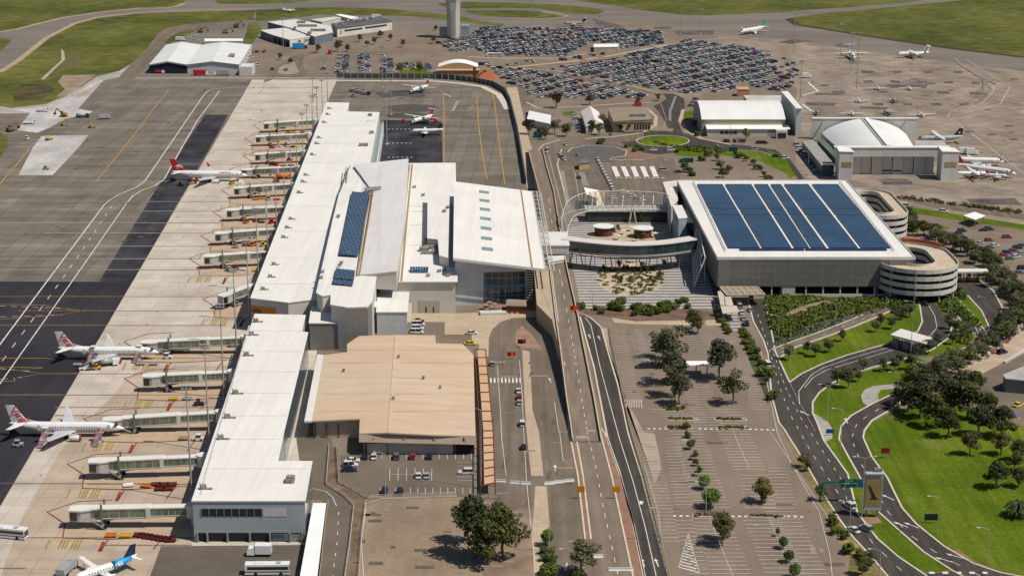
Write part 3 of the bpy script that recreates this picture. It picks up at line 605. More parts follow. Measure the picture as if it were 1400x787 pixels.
# ---- near pier
t=bldg('terminal_pier','long white-roofed pier with a grey end wall, its closed end over the apron bus bay','airport pier',UL([(349,429),(417,430.5),(412,453),(420.5,454),(388,587),(379,630),(426,630),(416.5,683.5),(263,683.5)],12.),WALLM,ROOFW)
nearpier=t
def wallstrip(t,name,a,b,z0,z1,m,off=.06,parent=None):
 a,b=Vector(a),Vector(b);d=(b-a);d.z=0;n=Vector((d.y,-d.x,0)).normalized()*off
 q=MB();p=[a+n,b+n]
 for v in p:v.z=0
 s=-n
 vs=[Vector((p[0].x,p[0].y,z0)),Vector((p[1].x,p[1].y,z0)),Vector((p[1].x,p[1].y,z1)),Vector((p[0].x,p[0].y,z1))]
 vs+=[v+s for v in vs]
 q.add(vs,[[0,1,2,3],[4,7,6,5],[0,4,5,1],[3,2,6,7],[0,3,7,4],[1,5,6,2]])
 return t.part(name,q,m,parent=parent)
W=lambda pts,z:[Vector((p.x,p.y,0))for p in UL(pts,z)]
e=W([(263,683.5),(416.5,683.5)],12.)
f=lambda k:e[0].lerp(e[1],k)
wd=wallstrip(t,'window',f(.075),f(.615),7.4,9.6,DGLASS,.08)
for i in range(9):q=MB();p=f(.075+.54*i/8);q.box((p.x,p.y-.12,8.5),(.16,.12,2.2));t.part('mullion',q,STEELG,parent=wd)
wallstrip(t,'louvre',f(.625),f(.83),7.4,9.6,mat('louvre_pale',(.5,.49,.48),.6,.15,2.),.08)
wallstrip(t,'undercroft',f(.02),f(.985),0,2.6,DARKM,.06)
for k in(.03,.12,.3,.5,.68,.86,.97):p=f(k);q=MB();q.tube([(p.x,p.y-.5,0),(p.x,p.y-.5,2.7)],.3,8);t.part('column',q,STEELG)
wallstrip(t,'shop_front',f(.70),f(.97),.3,2.3,GLASSB,.12)
wallstrip(t,'poster',f(.935),f(.97),.5,2.0,mat('poster_paper',(.55,.42,.3),.7,.4,1.5),.2)
s_=W([(420.5,454),(388,587),(379,630)],12.)
wallstrip(t,'glazing',s_[1],s_[0],1.0,11.0,GLASSB,-.06 if False else .07)
s2=W([(426,630),(416.5,683.5)],12.);wallstrip(t,'glazing',s2[1],s2[0],1.,11.,GLASSB,.07)
for y0 in(452,480,508,537,568,600,640):
 x0,x1=263+(684-y0)*.331,(418-(y0-430)*.2 if y0<455 else 420-(y0-454)*.243 if y0<629 else 423)
 q=MB();q.strip([U(x0+2,y0,12.02),U(x1-1,y0,12.02)],.16,None,0,.04);t.part('roof_seam',q,mat('seam_grey',(.5,.48,.44),.7))
q=MB();q.strip([U(341,445,12.03),U(283,640,12.03),U(274,676,12.03)],.5,None,0,.06);t.part('walkway_grating',q,MATS['seam_grey'])
def roofunit(t,px,py,z,s=1.):
 s*=.78
 p=U(px,py,z);q=MB()
 q.box((p.x,p.y,z+.9*s),(2.0*s,1.6*s,1.5*s),.3);q.box((p.x+2.0*s,p.y-.2,z+.25),(2.6*s,.9*s,.4*s),0)
 q.bar((p.x-1.1*s,p.y,z+.1),(p.x-1.1*s,p.y,z+2.4*s),.2,.2)
 t.part('roof_unit',q,MECH)
for x,y in((275,668),(299,600),(308,571),(319,538),(334,486),(341,458),(347,440)):roofunit(t,x+3,y,12.)
p=U(397,658,12.);q=MB();q.box((p.x,p.y,12.7),(2.4,3,1.2));q.box((p.x,p.y,13.5),(1.8,2.2,.5));t.part('roof_unit',q,MECH)
# ---- far pier
fp=PZ([(343,407,13),(447,140,13),(477,140.5,13),(474,152.5,13),(518.5,153.5,13),(504.7,226,13),(500,300,13),(470,409,13),(440,407,13),(421.6,409.5,13),(394,413,13)])
t=bldg('terminal_pier','long white-roofed pier running away behind the solar-panelled hall, gates all along it','airport pier',fp,WALLL,ROOFW)
e2=W([(343,407),(394,413)],13.);g2=lambda k:e2[0].lerp(e2[1],k)
wallstrip(t,'cladding',g2(.01),g2(.66),5.5,10.2,ORANGE,.08);wallstrip(t,'window',g2(.02),g2(.28),7.6,8.9,DGLASS,.14)
for x,y in((357,396),(367,379),(372,362),(385,325),(390,312),(395,300),(406,264),(411,249),(415,240),(424,212),(430,197),(433,189),(440,168),(445,157),(447,149)):roofunit(t,x+2.5,y,13.,.85)
for y0 in(172,196,222,250,282,316,352,388):
 x0=447-(y0-140)*.389;q=MB();q.strip([U(x0+2,y0,13.02),U(min(514-(y0-153)*.2,470-(y0-230)*.22)if y0>226 else 513-(y0-153)*.19,y0,13.02)],.18,None,0,.04);t.part('roof_seam',q,MATS['seam_grey'])
for x,y in((494,199),(500,199),(506,158),(508,182)):
 p=U(x,y,13.2);q=MB();q.box((p.x,p.y,13.8),(2.2,2.2,1.2),.2);t.part('roof_unit',q,MECH)
q=MB();q.prism(UL([(519,168),(524.5,168),(516,224),(505.5,224)],7.),0.);t.part('corridor',q,WALLW)
q=MB();q.prism(outset(UL([(519.5,168),(523,168),(514,224),(506,224)],7.4),.1),7.0);t.part('corridor_roof',q,mat('roof_glass',(.2,.25,.27),.25,.1),parent=None)
# ---- central hall
bB=PZ([(478,226,14.5),(464.5,263,16),(455,303,17),(433,400,17),(441,404,17),(453,402,17),(452.5,416,17),(474,419.5,17),(502,418.5,17),(508,411,17),(514,378,17),(490,376,17.1),(505,303,17.1),(510,262,17),(508,226,15)])
t=bldg('terminal_hall','white stepped-roof main terminal hall carrying a long tilted solar array beside the far pier','airport terminal',bB,WALLL,ROOFW)
hall=t
addblock(t,PZ([(484,225.5,16.2),(522,221,18),(558,217,19.6),(552.5,303,19.6),(542,370,19.6),(520,372.5,18.6),(489,375.5,17.3),(505,303,17.3),(510.5,262,17.3)]),WALLL,ROOFG,12,.2)
addblock(t,PZ([(548,223.5,13),(620.5,223,13),(622,300,13),(622.5,384,13),(519,384,13),(522,360,13)]),WALLL,ROOFW,0,.9)
addblock(t,PZ([(585,266,17),(614.5,266.5,17),(613.5,352,17),(601,349,17),(599,327,17),(584.5,325.5,17)]),WALLL,ROOFW,12.8,.15)
for x,y,w_,d_,h_ in((580,343,4,3,1.6),(588,332,5,4,1.8),(590,340,6,2.2,1.4),(596,345,3,6,1.3),(586,347,6,1.6,1.)):
 p=U(x,y,13.);q=MB();q.box((p.x,p.y,13+h_/2),(w_,d_,h_),random.uniform(-.1,.1));t.part('roof_plant',q,MECH)
def solar(t,corners,z,m,parent=None):
 q=MB();q.prism(UL(corners,z),z-.12);return t.part('solar_array',q,m,parent=parent)
def onroof(px,py,zl):return U(px,py,zl)
SPX=Zm(420,200,7.64,[(468,470),(645,490)])+Zm(420,300,7.64,[(530,380),(330,360)])
solar(t,SPX,17.6,SOLAR);solar(t,Zm(420,300,7.64,[(300,508),(500,530),(488,628),(275,605)]),17.6,SOLAR);solar(t,Zm(420,300,7.64,[(272,618),(485,642),(472,690),(262,665)]),17.6,SOLAR)
q=MB();
for i in range(7):
 p=U(562+i*3.6,371,13.2);q.box((p.x,p.y,13.6),(.95,5.2,.08),0,0,.35)
t.part('solar_array',q,SOLAR)
def gutter(t,pts,z,w=.5,m=GUTT):
 q=MB();q.strip(UL(pts,z),w,None,0,.18);t.part('gutter',q,m)
gutter(t,Zm(420,200,7.64,[(668,475),(605,787)])+Zm(420,300,7.64,[(520,580)]),17.5);gutter(t,Zm(420,200,7.64,[(690,470),(640,787)])+Zm(420,300,7.64,[(545,580)]),17.5)
gutter(t,Zm(420,200,7.64,[(1098,190),(1040,787)])+Zm(420,300,7.64,[(985,640)]),13.2,.6);gutter(t,Zm(420,200,7.64,[(1070,185),(1010,787)])+Zm(420,300,7.64,[(952,640)]),13.2,.5)
gutter(t,Zm(420,200,7.64,[(450,200),(340,480)]),16.2,.35,MECH);gutter(t,Zm(420,200,7.64,[(405,220),(385,375)]),16.,.4,MECH);gutter(t,Zm(420,200,7.64,[(428,220),(408,378)]),16.,.4,MECH)
q=MB();p=[U(498,256,18.0),U(530,254,18.2),U(529,259,18.2),U(499,260,18.)];q.prism(p,16.4);t.part('roof_plant',q,MECH)
for pts,z in(((580,282),13.2),((580,289),13.2),((575,307),13.2),((575,335),13.2)):
 q=MB();a=U(560,pts[1],z);b=U(580,pts[1],z);q.strip([a,b],.15,None,0,.06);t.part('roof_seam',q,MECH)
for x,y,z in((566,257,13),(578,268,13),(612,285,17),(607,290,17),(475,348,17),(462,297,17),(585,378,13),(612,378,13),(440,373,17),(438,381,17),(464,364,17.1),(466,361,17.1),(600,372,13),(607,370,13)):
 p=U(x,y,z);q=MB();q.box((p.x,p.y,z+.6),(1.1,1.1,1.0),random.random());q.tube([(p.x+.8,p.y,z),(p.x+.8,p.y,z+1.6)],.12,6);t.part('roof_unit',q,MECH)
d0,d1=W([(519,384),(622.5,384)],13.);dl=lambda k:d0.lerp(d1,k)
wallstrip(t,'cladding',dl(.50),dl(.79),.1,5.2,mat('lower_cladding',(.40,.37,.33),.7,.06),.07)
for k in(.60,.70):wallstrip(t,'door',dl(k),dl(k+.018),.1,2.7,DGLASS,.14)
hb_=W([(474,419.5),(502,418.5),(508,411)],17.)
wallstrip(t,'cladding',hb_[0],hb_[1],.2,16.0,WALLG,.1);wallstrip(t,'cladding',hb_[1],hb_[2],.2,16.0,WALLG,.1)
t=bldg('terminal_block','grey-clad block with a white roof standing between the near pier and the tan building','building',PZ([(427,414,10.5),(474,420,10.5),(476,420.5,10.5),(474.5,441,10.5),(423,441,10.5)]),WALLG,ROOFW)
t=bldg('terminal_block','narrow grey-clad block behind the tan roof, wedged between white-roofed blocks','building',PZ([(470,408,10.2),(514.5,412,10.2),(513.5,419,10.2),(476,419,10.2)]),WALLG,ROOFW)
t=bldg('terminal_block','pale panelled block with white roof behind the tan building, parked cars beside it','building',PZ([(517.7,392,8.6),(559.5,392.5,8.6),(556.3,426,8.6),(515,426,8.6)]),WALLB,ROOFW)
q=MB();q.prism(UL([(557,414),(563,414),(562.5,440),(556,440)],4.5),0);t.part('side_wall',q,BEIGE)
# ---- entrance hall with the tilted roof
rt=PZ([(621,248,20.5),(727.5,261.5,15.2),(745.5,367.5,15.2),(619.5,352.5,20.5)])
c=sum(rt,Vector())/4
t=Thing('entrance_hall',(c.x,c.y,0),'big white tilted roof with seven skylights in a row over the entrance hall','airport terminal')
q=MB();q.prism(rt,lambda p:p.z-.7,bottom=True);roofF=t.part('roof',q,ROOFW)
def RF(u,v,dz=0.):
 a=rt[3].lerp(rt[2],u);b=rt[0].lerp(rt[1],u);p=a.lerp(b,v);return p+Vector((0,0,dz))
ins=[RF(.02,.03),RF(.80,.03),RF(.80,.97),RF(.02,.97)]
q=MB();q.prism([p-Vector((0,0,.72))for p in ins],0.);t.part('wall',q,WALLB)
for i in range(7):
 v=.145+i*.1245;pts=[RF(.315,v-.018,.14),RF(.44,v-.018,.14),RF(.44,v+.018,.14),RF(.315,v+.018,.14)]
 q=MB();q.prism(pts,lambda p:p.z-.2);t.part('skylight',q,mat('skylight_glass',(.2,.29,.29),.15,.1,.5))
q=MB();q.strip([RF(.855,-.0,.03),RF(.855,1,.03)],.7,None,0,.05);t.part('gutter',q,GUTT)
q=MB()
for k in(0,1):q.bar(RF(0,-.004,-.25-.55*k),RF(1,-.004,-.25-.55*k),.25,.3)
t.part('fascia',q,STEELW)
P0,P1,P2,P3=rt[1],U(739.5,263,14.6),U(758.5,370.5,14.6),rt[2]
q=MB()
for k in(0.02,.5,.98):q.bar(P0.lerp(P1,k),P3.lerp(P2,k),.3,.5)
for i in range(17):q.bar(P0.lerp(P3,i/16),P1.lerp(P2,i/16),.28,.4)
for i in range(48):q.bar(P0.lerp(P3,i/48),P1.lerp(P2,i/48),.07,.2)
t.part('slatted_canopy',q,STEELW)
w0,w1=Vector((ins[0].x,ins[0].y,0)),Vector((ins[1].x,ins[1].y,0));wl=lambda k:w0.lerp(w1,k)
wallstrip(t,'glazing',wl(.40),wl(.99),.3,13.2,GLASSF,.12)
wallstrip(t,'spandrel',wl(.40),wl(.99),7.0,8.1,mat('spandrel_glass',(.1,.19,.24),.2,.1),.2)
q=MB()
for i in range(12):p=wl(1.0);q.box((p.x+1.3,p.y-.1,1.5+i*1.05),(2.6,.5,.22))
t.part('louvre',q,STEELW)
r0,r1=Vector((ins[1].x,ins[1].y,0)),Vector((ins[2].x,ins[2].y,0));wallstrip(t,'glazing',r0,r1,.3,12.5,GLASSB,.1)
q=MB();a,b=U(655,424),U(716,424);
q.prism(UL([(655,424.5),(692,423),(692,427),(657,428)],1.1),0);tt=Thing('terrace_wall',U(672,427),'low white rendered terrace wall in front of the entrance hall glazing','wall');tt.part('wall',q,WALLL)
q=MB();q.prism(UL([(694,408),(719,409),(719,421),(692,420)],3.2),0);tt=bldg('kiosk','small flat-roofed brown kiosk under the entrance hall glazing by the ramp','kiosk',UL([(694,409),(719,410),(719,418),(692,417)],3.4),REDB,mat('kiosk_roof',(.3,.24,.2),.8))
for i,(x,y)in enumerate(((663,419),(669,416),(676,418),(683,420),(671,423))):
 p=U(x,y+4);tt=Thing('cafe_umbrella',p,'dusky pink umbrella on the terrace below the entrance hall glazing','umbrella','umbrellas on the terrace');q=MB();q.tube([p,p+Vector((0,0,2.4))],.06,6);tt.part('pole',q,STEELG);q=MB();q.tube([p+Vector((0,0,2.1)),p+Vector((0,0,2.7))],[1.4,.05],8);tt.part('canopy',q,mat('umbrella_pink',(.33,.16,.15),.8))
# ---- tan-roofed building
zt=lambda x:6.0+1.6*(1-min(1,abs(x-538)/110))
o_=[(443,485),(474.5,481),(474.5,470),(491,459),(541,457.5),(595,458),(596,469),(632.7,470),(647.4,485),(650,595.5),(592,594),(531,591),(491,592),(492,572),(426,575)]
tt_=[U(x,y,zt(x))for x,y in o_]
c=sum(tt_,Vector())/len(tt_)
t=Thing('flat_terminal',(c.x,c.y,0),'low tan-roofed old terminal building with roller doors facing the staff car park','building')
q=MB();q.prism([p-Vector((0,0,.4))for p in outset(tt_,-1.2)],0);t.part('wall',q,BEIGE)
ridge=[U(541,457.5,7.6),U(531,591,7.6)]
L_=[tt_[i]for i in(0,1,2,3,4)]+[ridge[1]]+[tt_[i]for i in(12,13,14)]
q=MB();q.prism(L_,lambda p:p.z-.45,bottom=True);t.part('roof',q,ROOFT)
R_=[tt_[i]for i in(4,5,6,7,8,9,10)]+[ridge[1]]
q=MB();q.prism(R_,lambda p:p.z-.45,bottom=True);t.part('roof',q,ROOFT)
q=MB();q.strip([ridge[0]+Vector((0,0,.03)),ridge[1]+Vector((0,0,.03))],.5,None,0,.1);t.part('ridge',q,mat('ridge_cap',(.55,.43,.32),.7))
q=MB();q.prism(UL([(434,484),(443,485),(426,575),(416,575)],6.1),lambda p:5.5,bottom=True);t.part('roof',q,ROOFG)
for y0 in(478,496,516,538,562):
 q=MB();a,b=U(452-(y0-478)*.2,y0,6.2),U(646,y0,6.2)
 pts=[U(452-(y0-478)*.2+(194+(y0-478)*.2)*i/8,y0,0)for i in range(9)]
 pts=[U(452-(y0-478)*.2+(194+(y0-478)*.2)*i/8,y0,zt(452-(y0-478)*.2+(194+(y0-478)*.2)*i/8)+.02)for i in range(9)]
 q.strip(pts,.22,None,0,.05);t.part('roof_seam',q,mat('lap_tan',(.44,.33,.235),.8))
fa=[Vector((p.x,p.y,0))for p in(tt_[12],tt_[9])];ff=lambda k:fa[0].lerp(fa[1],k)
q=MB();A,B=tt_[12]+Vector((0,-.3,-.1)),tt_[9]+Vector((0,-.3,-.1));M_=ridge[1]+Vector((0,-.3,-.3))
for a,b in((A,B),):q.add([a,b,b-Vector((0,1.2,2.2)),a-Vector((0,1.2,2.2))],[[0,1,2,3]])
q.add([A-Vector((0,1.2,2.2)),B-Vector((0,1.2,2.2)),B-Vector((0,-1,2.25)),A-Vector((0,-1,2.25))],[[0,1,2,3]])
t.part('awning',q,mat('awning_tan',(.36,.28,.215),.7,.08))
for i in range(4):
 wallstrip(t,'roller_door',ff(.065+i*.19),ff(.235+i*.19),.1,3.6,mat('roller_door',(.42,.395,.36),.6,.06),-.9)
for i in range(5):
 p=ff(.055+i*.19);q=MB();q.box((p.x,p.y+.5,1.9),(.45,.5,3.8));t.part('post',q,REDB)
wallstrip(t,'opening',ff(.83),ff(.99),.1,3.4,DARKM,-.9)
for i in range(4):p=ff(.12+i*.26);q=MB();q.box((p.x,p.y-.3,5.2),(.5,1.8,1.2),.4);t.part('bracket',q,MECH)
for x,y in((545,489),(470,508),(579,518),(538,546),(602,531)):
 p=U(x,y,zt(x));q=MB();q.tube([(p.x,p.y,p.z-.3),(p.x,p.y,p.z+.8)],.35,8);q.tube([(p.x,p.y,p.z+.8),(p.x,p.y,p.z+1.1)],.5,8);t.part('roof_vent',q,MECH)
lw=W([(426,575),(492,572)],6.);
for i in range(4):
 p=lw[0].lerp(lw[1],.05+i*.25);q=MB();q.box((p.x,p.y-.1,2.4),(.4,.4,4.8));t.part('post',q,REDB)
# ---- pergola walkway beside it
t=Thing('covered_walkway',U(662,570),'tan covered walkway with brown cross frames running beside the tan-roofed building','walkway')
wl_,wr_=[U(649,478,3.6),U(656,587,3.6),U(657,664,3.6)],[U(664,478,3.6),U(674.5,587,3.6),U(677,660,3.6)]
q=MB();q.prism([wl_[0].lerp(wr_[0],.25),wr_[0],wr_[1],wr_[2],wl_[2].lerp(wr_[2],.25),wl_[1].lerp(wr_[1],.25)],3.4,bottom=True);t.part('roof',q,mat('walkway_roof',(.55,.36,.22),.75,.08))
for i in range(17):
 k=i/16;j=0 if k<.55 else 1;kk=k/.55 if j==0 else(k-.55)/.45
 a=wl_[j].lerp(wl_[j+1],kk);b=wr_[j].lerp(wr_[j+1],kk);q=MB()
 q.bar(a+Vector((0,0,.15)),b+Vector((0,0,.15)),.28,.3)
 q.bar(Vector((a.x,a.y,0)),a,.25,.25);q.bar(Vector((b.x,b.y,0)),b,.25,.25);t.part('frame',q,REDB)
q=MB()
for j in(0,1):
 q.bar(wl_[j]+Vector((0,0,.12)),wl_[j+1]+Vector((0,0,.12)),.25,.3);q.bar(wr_[j]+Vector((0,0,.1)),wr_[j+1]+Vector((0,0,.1)),.22,.25)
t.part('rail',q,REDB)
# ---- white covered walkway at the pier's end
t=Thing('covered_walkway',U(428,740),'bright white flat-roofed walkway at the open end of the near pier','walkway')
q=MB();q.prism(UL([(428,687),(446,687),(432,800),(424,860),(398,860),(410,787)],3.6),3.2,bottom=True);t.part('roof',q,ROOFB)
q=MB();q.prism(UL([(430,688),(444,688),(430,800),(422,858),(402,858),(414,787)],3.2),0);t.part('wall',q,WALLL)
fp_=UL([(449,688),(447,700),(436,800),(428,860)]);q=MB();q.strip(fp_,.15,None,0,1.1);tg=Thing('fence',fp_[1],'low timber fence along the white walkway and the service road','fence');tg.part('rail',q,mat('fence_timber',(.33,.27,.19),.85,.3,1.))
# ---- multi-storey car park with solar roof
zc=16.
cp=UL([(926,247),(1157,247),(1251,352.5),(981,352.5)],zc)
c=sum(cp,Vector())/4
t=Thing('multi_storey_car_park',(c.x,c.y,0),'big square multi-storey car park with a blue solar-panelled roof and grey mesh sides','car park')
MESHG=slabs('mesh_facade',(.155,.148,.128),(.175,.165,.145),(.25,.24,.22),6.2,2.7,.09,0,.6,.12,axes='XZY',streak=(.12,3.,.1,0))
MESHD=slabs('mesh_side_shaded',(.12,.125,.125),(.135,.14,.14),(.19,.19,.185),6.2,2.7,.09,0,.6,.1,axes='YZX')  # same mesh as the front, shade of the side put into its colour
q=MB();q.prism(outset(cp,.2),lambda p:zc-.7,bottom=True);t.part('roof',q,ROOFW)
lo=outset(cp,-1.);q=MB();q.prism([p-Vector((0,0,.7))for p in lo],4.4,bottom=True);t.part('deck',q,mat('deck_concrete',(.3,.29,.27),.9))
def face(i,j,m,z0,z1,name='mesh_screen',off=.1):
 a,b=[Vector((p.x,p.y,0))for p in(cp[i],cp[j])];return wallstrip(t,name,a,b,z0,z1,m,off)
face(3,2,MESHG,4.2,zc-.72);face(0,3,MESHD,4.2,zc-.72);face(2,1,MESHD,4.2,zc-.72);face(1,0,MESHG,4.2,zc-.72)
B_=lambda k,dy=0.,z=0.:Vector((cp[3].x+(cp[2].x-cp[3].x)*k,cp[3].y+dy,z))
for k0,k1,z0 in((0.,.055,4.25),(.435,.50,4.25),(.86,.995,4.25)):
 pass
wallstrip(t,'panel',B_(.87),B_(.995),4.3,zc-.75,mat('mesh_plain',(.20,.195,.175),.6,.1,.3),.22);wallstrip(t,'panel',B_(.004),B_(.06),4.3,zc-.75,MATS['mesh_plain'],.22)
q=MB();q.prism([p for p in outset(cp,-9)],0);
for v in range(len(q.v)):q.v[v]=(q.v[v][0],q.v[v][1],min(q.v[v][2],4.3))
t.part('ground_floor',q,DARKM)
for i in range(12):
 p=B_(.02+.96*i/11,.6);q=MB();q.box((p.x,p.y,2.1),(.55,.7,4.2));t.part('column',q,WALLL)
for k0,k1 in((.865,.985),(.335,.40)):
 a,b=B_(k0,.1),B_(k1,.1);q=MB();q.prism([a+Vector((0,0,4.2)),b+Vector((0,0,4.2)),b+Vector((0,6,4.2)),a+Vector((0,6,4.2))],0);t.part('wall',q,WALLL)
q=MB();a,b=B_(.40,.3),B_(.86,.3);q.bar(a+Vector((0,0,.5)),b+Vector((0,0,.5)),.25,1.0);t.part('parapet',q,WALLL)
def CPR(u,v,dz=.0):
 a=cp[3].lerp(cp[2],u);b=cp[0].lerp(cp[1],u);p=a.lerp(b,v);return Vector((p.x,p.y,zc+dz))
def cpuv(px,py):
 p=U(px,py,zc);v=(p.y-cp[3].y)/(cp[0].y-cp[3].y)
 a=cp[3].lerp(cp[0],v);b=cp[2].lerp(cp[1],v);return((p.x-a.x)/(b.x-a.x),v)
cols=[((953,253),(996,340),(1039,340),(987.5,253)),((991.5,253),(1043,340),(1082,340),(1027,253)),((1031,253),(1087,340),(1106.5,340),(1049.5,253)),((1053.5,253),(1110,340),(1129.5,340),(1067.5,253)),((1072,253),(1135,340),(1173,340),(1105,253)),((1110,253),(1178,340),(1218,340),(1145.5,253))]
for a,b,c_,d in cols:
 qs=[cpuv(*p)for p in(a,b,c_,d)]
 for v0,v1 in((0,.42),(.425,.52),(.525,1)):
  L0=[qs[0][k]+(qs[1][k]-qs[0][k])*v0 for k in(0,1)];L1=[qs[0][k]+(qs[1][k]-qs[0][k])*v1 for k in(0,1)]
  R0=[qs[3][k]+(qs[2][k]-qs[3][k])*v0 for k in(0,1)];R1=[qs[3][k]+(qs[2][k]-qs[3][k])*v1 for k in(0,1)]
  q=MB();q.prism([CPR(*L0,.55),CPR(*L1,.55),CPR(*R1,.55),CPR(*R0,.55)],zc+.3,bottom=True);t.part('solar_array',q,SOLARB)
for a,b in(((1012,343.2),(1100,343.2)),((1102,343.2),(1213,343.2))):
 u0,v0=cpuv(*a);u1,v1=cpuv(*b);q=MB();q.prism([CPR(u0,v0,.4),CPR(u1,v0,.4),CPR(u1,v0+.02,.5),CPR(u0,v0+.02,.5)],zc+.25);t.part('solar_array',q,mat('small_photovoltaic',(.025,.03,.08),.25,.2))
for(x0,y0),(x1,y1)in(((948,250),(992,344)),((1148,250),(1222,344))):
 a,b=cpuv(x0,y0),cpuv(x1,y1);q=MB()
 q.bar(CPR(*a,.9),CPR(*b,.9),.12,.12);q.bar(CPR(*a,.5),CPR(*b,.5),.12,.12)
 for i in range(21):
  k=i/20;u,v=a[0]+(b[0]-a[0])*k,a[1]+(b[1]-a[1])*k;q.bar(CPR(u,v,0),CPR(u,v,.95),.12,.12)
 t.part('guard_rail',q,STEELG)
q=MB()
for i,j in((0,3),(3,2),(2,1),(1,0)):
 a,b=cp[i].copy(),cp[j].copy();q.bar(a+Vector((0,0,.2)),b+Vector((0,0,.2)),.35,.4)
t.part('parapet',q,mat('parapet_cap',(.52,.5,.47),.6))
# ---- spiral ramps: stacked parapet bands on columns
RAMPC=mat('ramp_concrete',(.56,.53,.475),.8,.08,.2,.08,1.5)
def stadium(cx,cy,L,r0,r1,n=14,arc=math.pi):
 out=[]
 for i in range(n+1):a=math.pi*i/n;out.append((cx+r0*math.cos(a),cy+L/2+r0*math.sin(a)))
 for i in range(n+1):a=math.pi+math.pi*i/n;out.append((cx+r0*math.cos(a),cy-L/2+r0*math.sin(a)))
 return out
def spiral(label,cx,cy,L,ro,ri,ztop,nb,zcol,redtop):
 t=Thing('car_park_ramp',(cx,cy,0),label,'car park ramp')
 so,si=stadium(cx,cy,L,ro,0),stadium(cx,cy,L,ri,0)
 step=(ztop-zcol-.9)/nb if nb else 3
 for k in range(nb+1):
  z=ztop-1.0-k*step
  q=MB();n=len(so)
  q.add([(x,y,z)for x,y in so]+[(x,y,z)for x,y in si]+[(x,y,z-.4)for x,y in so]+[(x,y,z-.4)for x,y in si],[[i,(i+1)%n,n+(i+1)%n,n+i]for i in range(n)]+[[2*n+(i+1)%n,2*n+i,3*n+i,3*n+(i+1)%n]for i in range(n)])
  d=t.part('deck',q,mat('ramp_deck',(.50,.41,.30),.9,.1,.2)if k==0 else MATS['deck_concrete'])
  q=MB()
  for loop,th,up in((so,.25,1.0),(si,.2,1.0)):
   q.strip([Vector((x,y,z-.7))for x,y in loop+loop[:1]],th,None,0,up+.7)
  t.part('parapet',q,RAMPC)
  if k==0 and redtop:
   q=MB();q.strip([Vector((x,y,z+1.0))for x,y in so[2:n//2+1]],.45,None,0,1.3);t.part('coping',q,mat('red_coping',(.42,.085,.04),.6,.1))
 for i in range(0,len(so),3):
  x,y=so[i];k=.94;x=cx+(x-cx)*k;y=cy+(y-cy)*k
  q=MB();q.tube([(x,y,0),(x,y,ztop-1.4)],.4,8);t.part('column',q,RAMPC)
 return t
a,b=U(1251,352,13.4),U(1302,350,13.4)
spiral('round-ended concrete car park ramp with a red coping beside the toll lanes',a.x-1.5+1.0,U(1275,351,13.4).y,14,b.x-a.x+.5,7.2,14.0,3,4.2,True)
a,b=U(1180,290,13.0),U(1231.5,281,13.0)
spiral('round-ended pale concrete car park ramp behind the solar car park, facing the arched hangar',(a.x+b.x)/2-1,U(1205,277,13).y,34,11.5,5.6,13.6,3,3.6,False)
# ---- canopies at the front corner of the car park
t=Thing('entry_canopy',U(1000,420),'pale panelled canopy stepping down to the crossing at the solar car park corner','canopy')
for pts,z in(([(981,398),(989,397.5),(991,417),(985,417)],4.2),([(990,398),(999,404.5),(1003,417.5),(992,417)],4.2),([(985,418),(1007,417.5),(1011,426),(988,428)],4.0)):
 q=MB();q.prism(UL(pts,z),z-.25,bottom=True);t.part('roof',q,mat('canopy_panel',(.52,.46,.38),.7,.06))
for x,y in((989,441),(1009,439),(1000,432),(985,412)):
 p=U(x,y);q=MB();q.tube([p,p+Vector((0,0,3.8))],.16,6);t.part('post',q,STEELG)
t=Thing('pergola',U(1015,403),'slatted brown pergola over the road mouth under the solar car park front','pergola')
P_=UL([(984,392.5),(1036,392.5),(1046,403),(994,404)],4.6)
q=MB()
for i in range(27):q.bar(P_[3].lerp(P_[2],i/26),P_[0].lerp(P_[1],i/26),.5,.12)
t.part('slats',q,mat('pergola_timber',(.34,.27,.19),.8,.15,.5))
q=MB()
for i in range(7):q.bar(P_[3].lerp(P_[2],i/6)+Vector((0,0,.15)),P_[0].lerp(P_[1],i/6)+Vector((0,0,.15)),.3,.35)
for k in(0,.5,1):q.bar(P_[3].lerp(P_[0],k)+Vector((0,0,.2)),P_[2].lerp(P_[1],k)+Vector((0,0,.2)),.3,.35)
t.part('beam',q,mat('pergola_beam',(.55,.48,.38),.7))
# ---- elevated departures road
RW=mat('retaining_wall',(.36,.33,.29),.9,.12,.3,.1,1.2)
ZR=[(262,6.6),(300,6.6),(372,6.6),(433,6.6),(470,5.2),(500,3.9),(545,2.1),(580,.9),(603,.35)]
Lpx=[(737,262),(744,310),(752,372),(759.5,433),(765,470),(769,500),(774.5,545),(780,580),(783,603)]
Rpx=[(757,262),(765,312),(776,372),(790,433),(797,470),(803,500),(812,545),(818,580),(822,603)]
Lw=[U(x,y,z)for(x,y),(_,z)in zip(Lpx,ZR)];Rw=[U(x,y,z)for(x,y),(_,z)in zip(Rpx,ZR)]
far=[(U(722,205,1.5),U(742,205,1.5)),(U(729,232,4.5),U(748,232,4.5))]
Lw=[f_[0]for f_ in far]+Lw;Rw=[f_[1]for f_ in far]+Rw
c=(Lw[4]+Rw[4])/2
t=Thing('elevated_road',(c.x,c.y,0),'elevated departures road on concrete walls, ramping down past the car parks','road ramp')
q=MB();n=len(Lw);q.add(Lw+Rw,[[i,n+i,n+i+1,i+1]for i in range(n-1)]);t.part('carriageway',q,RAMPA)
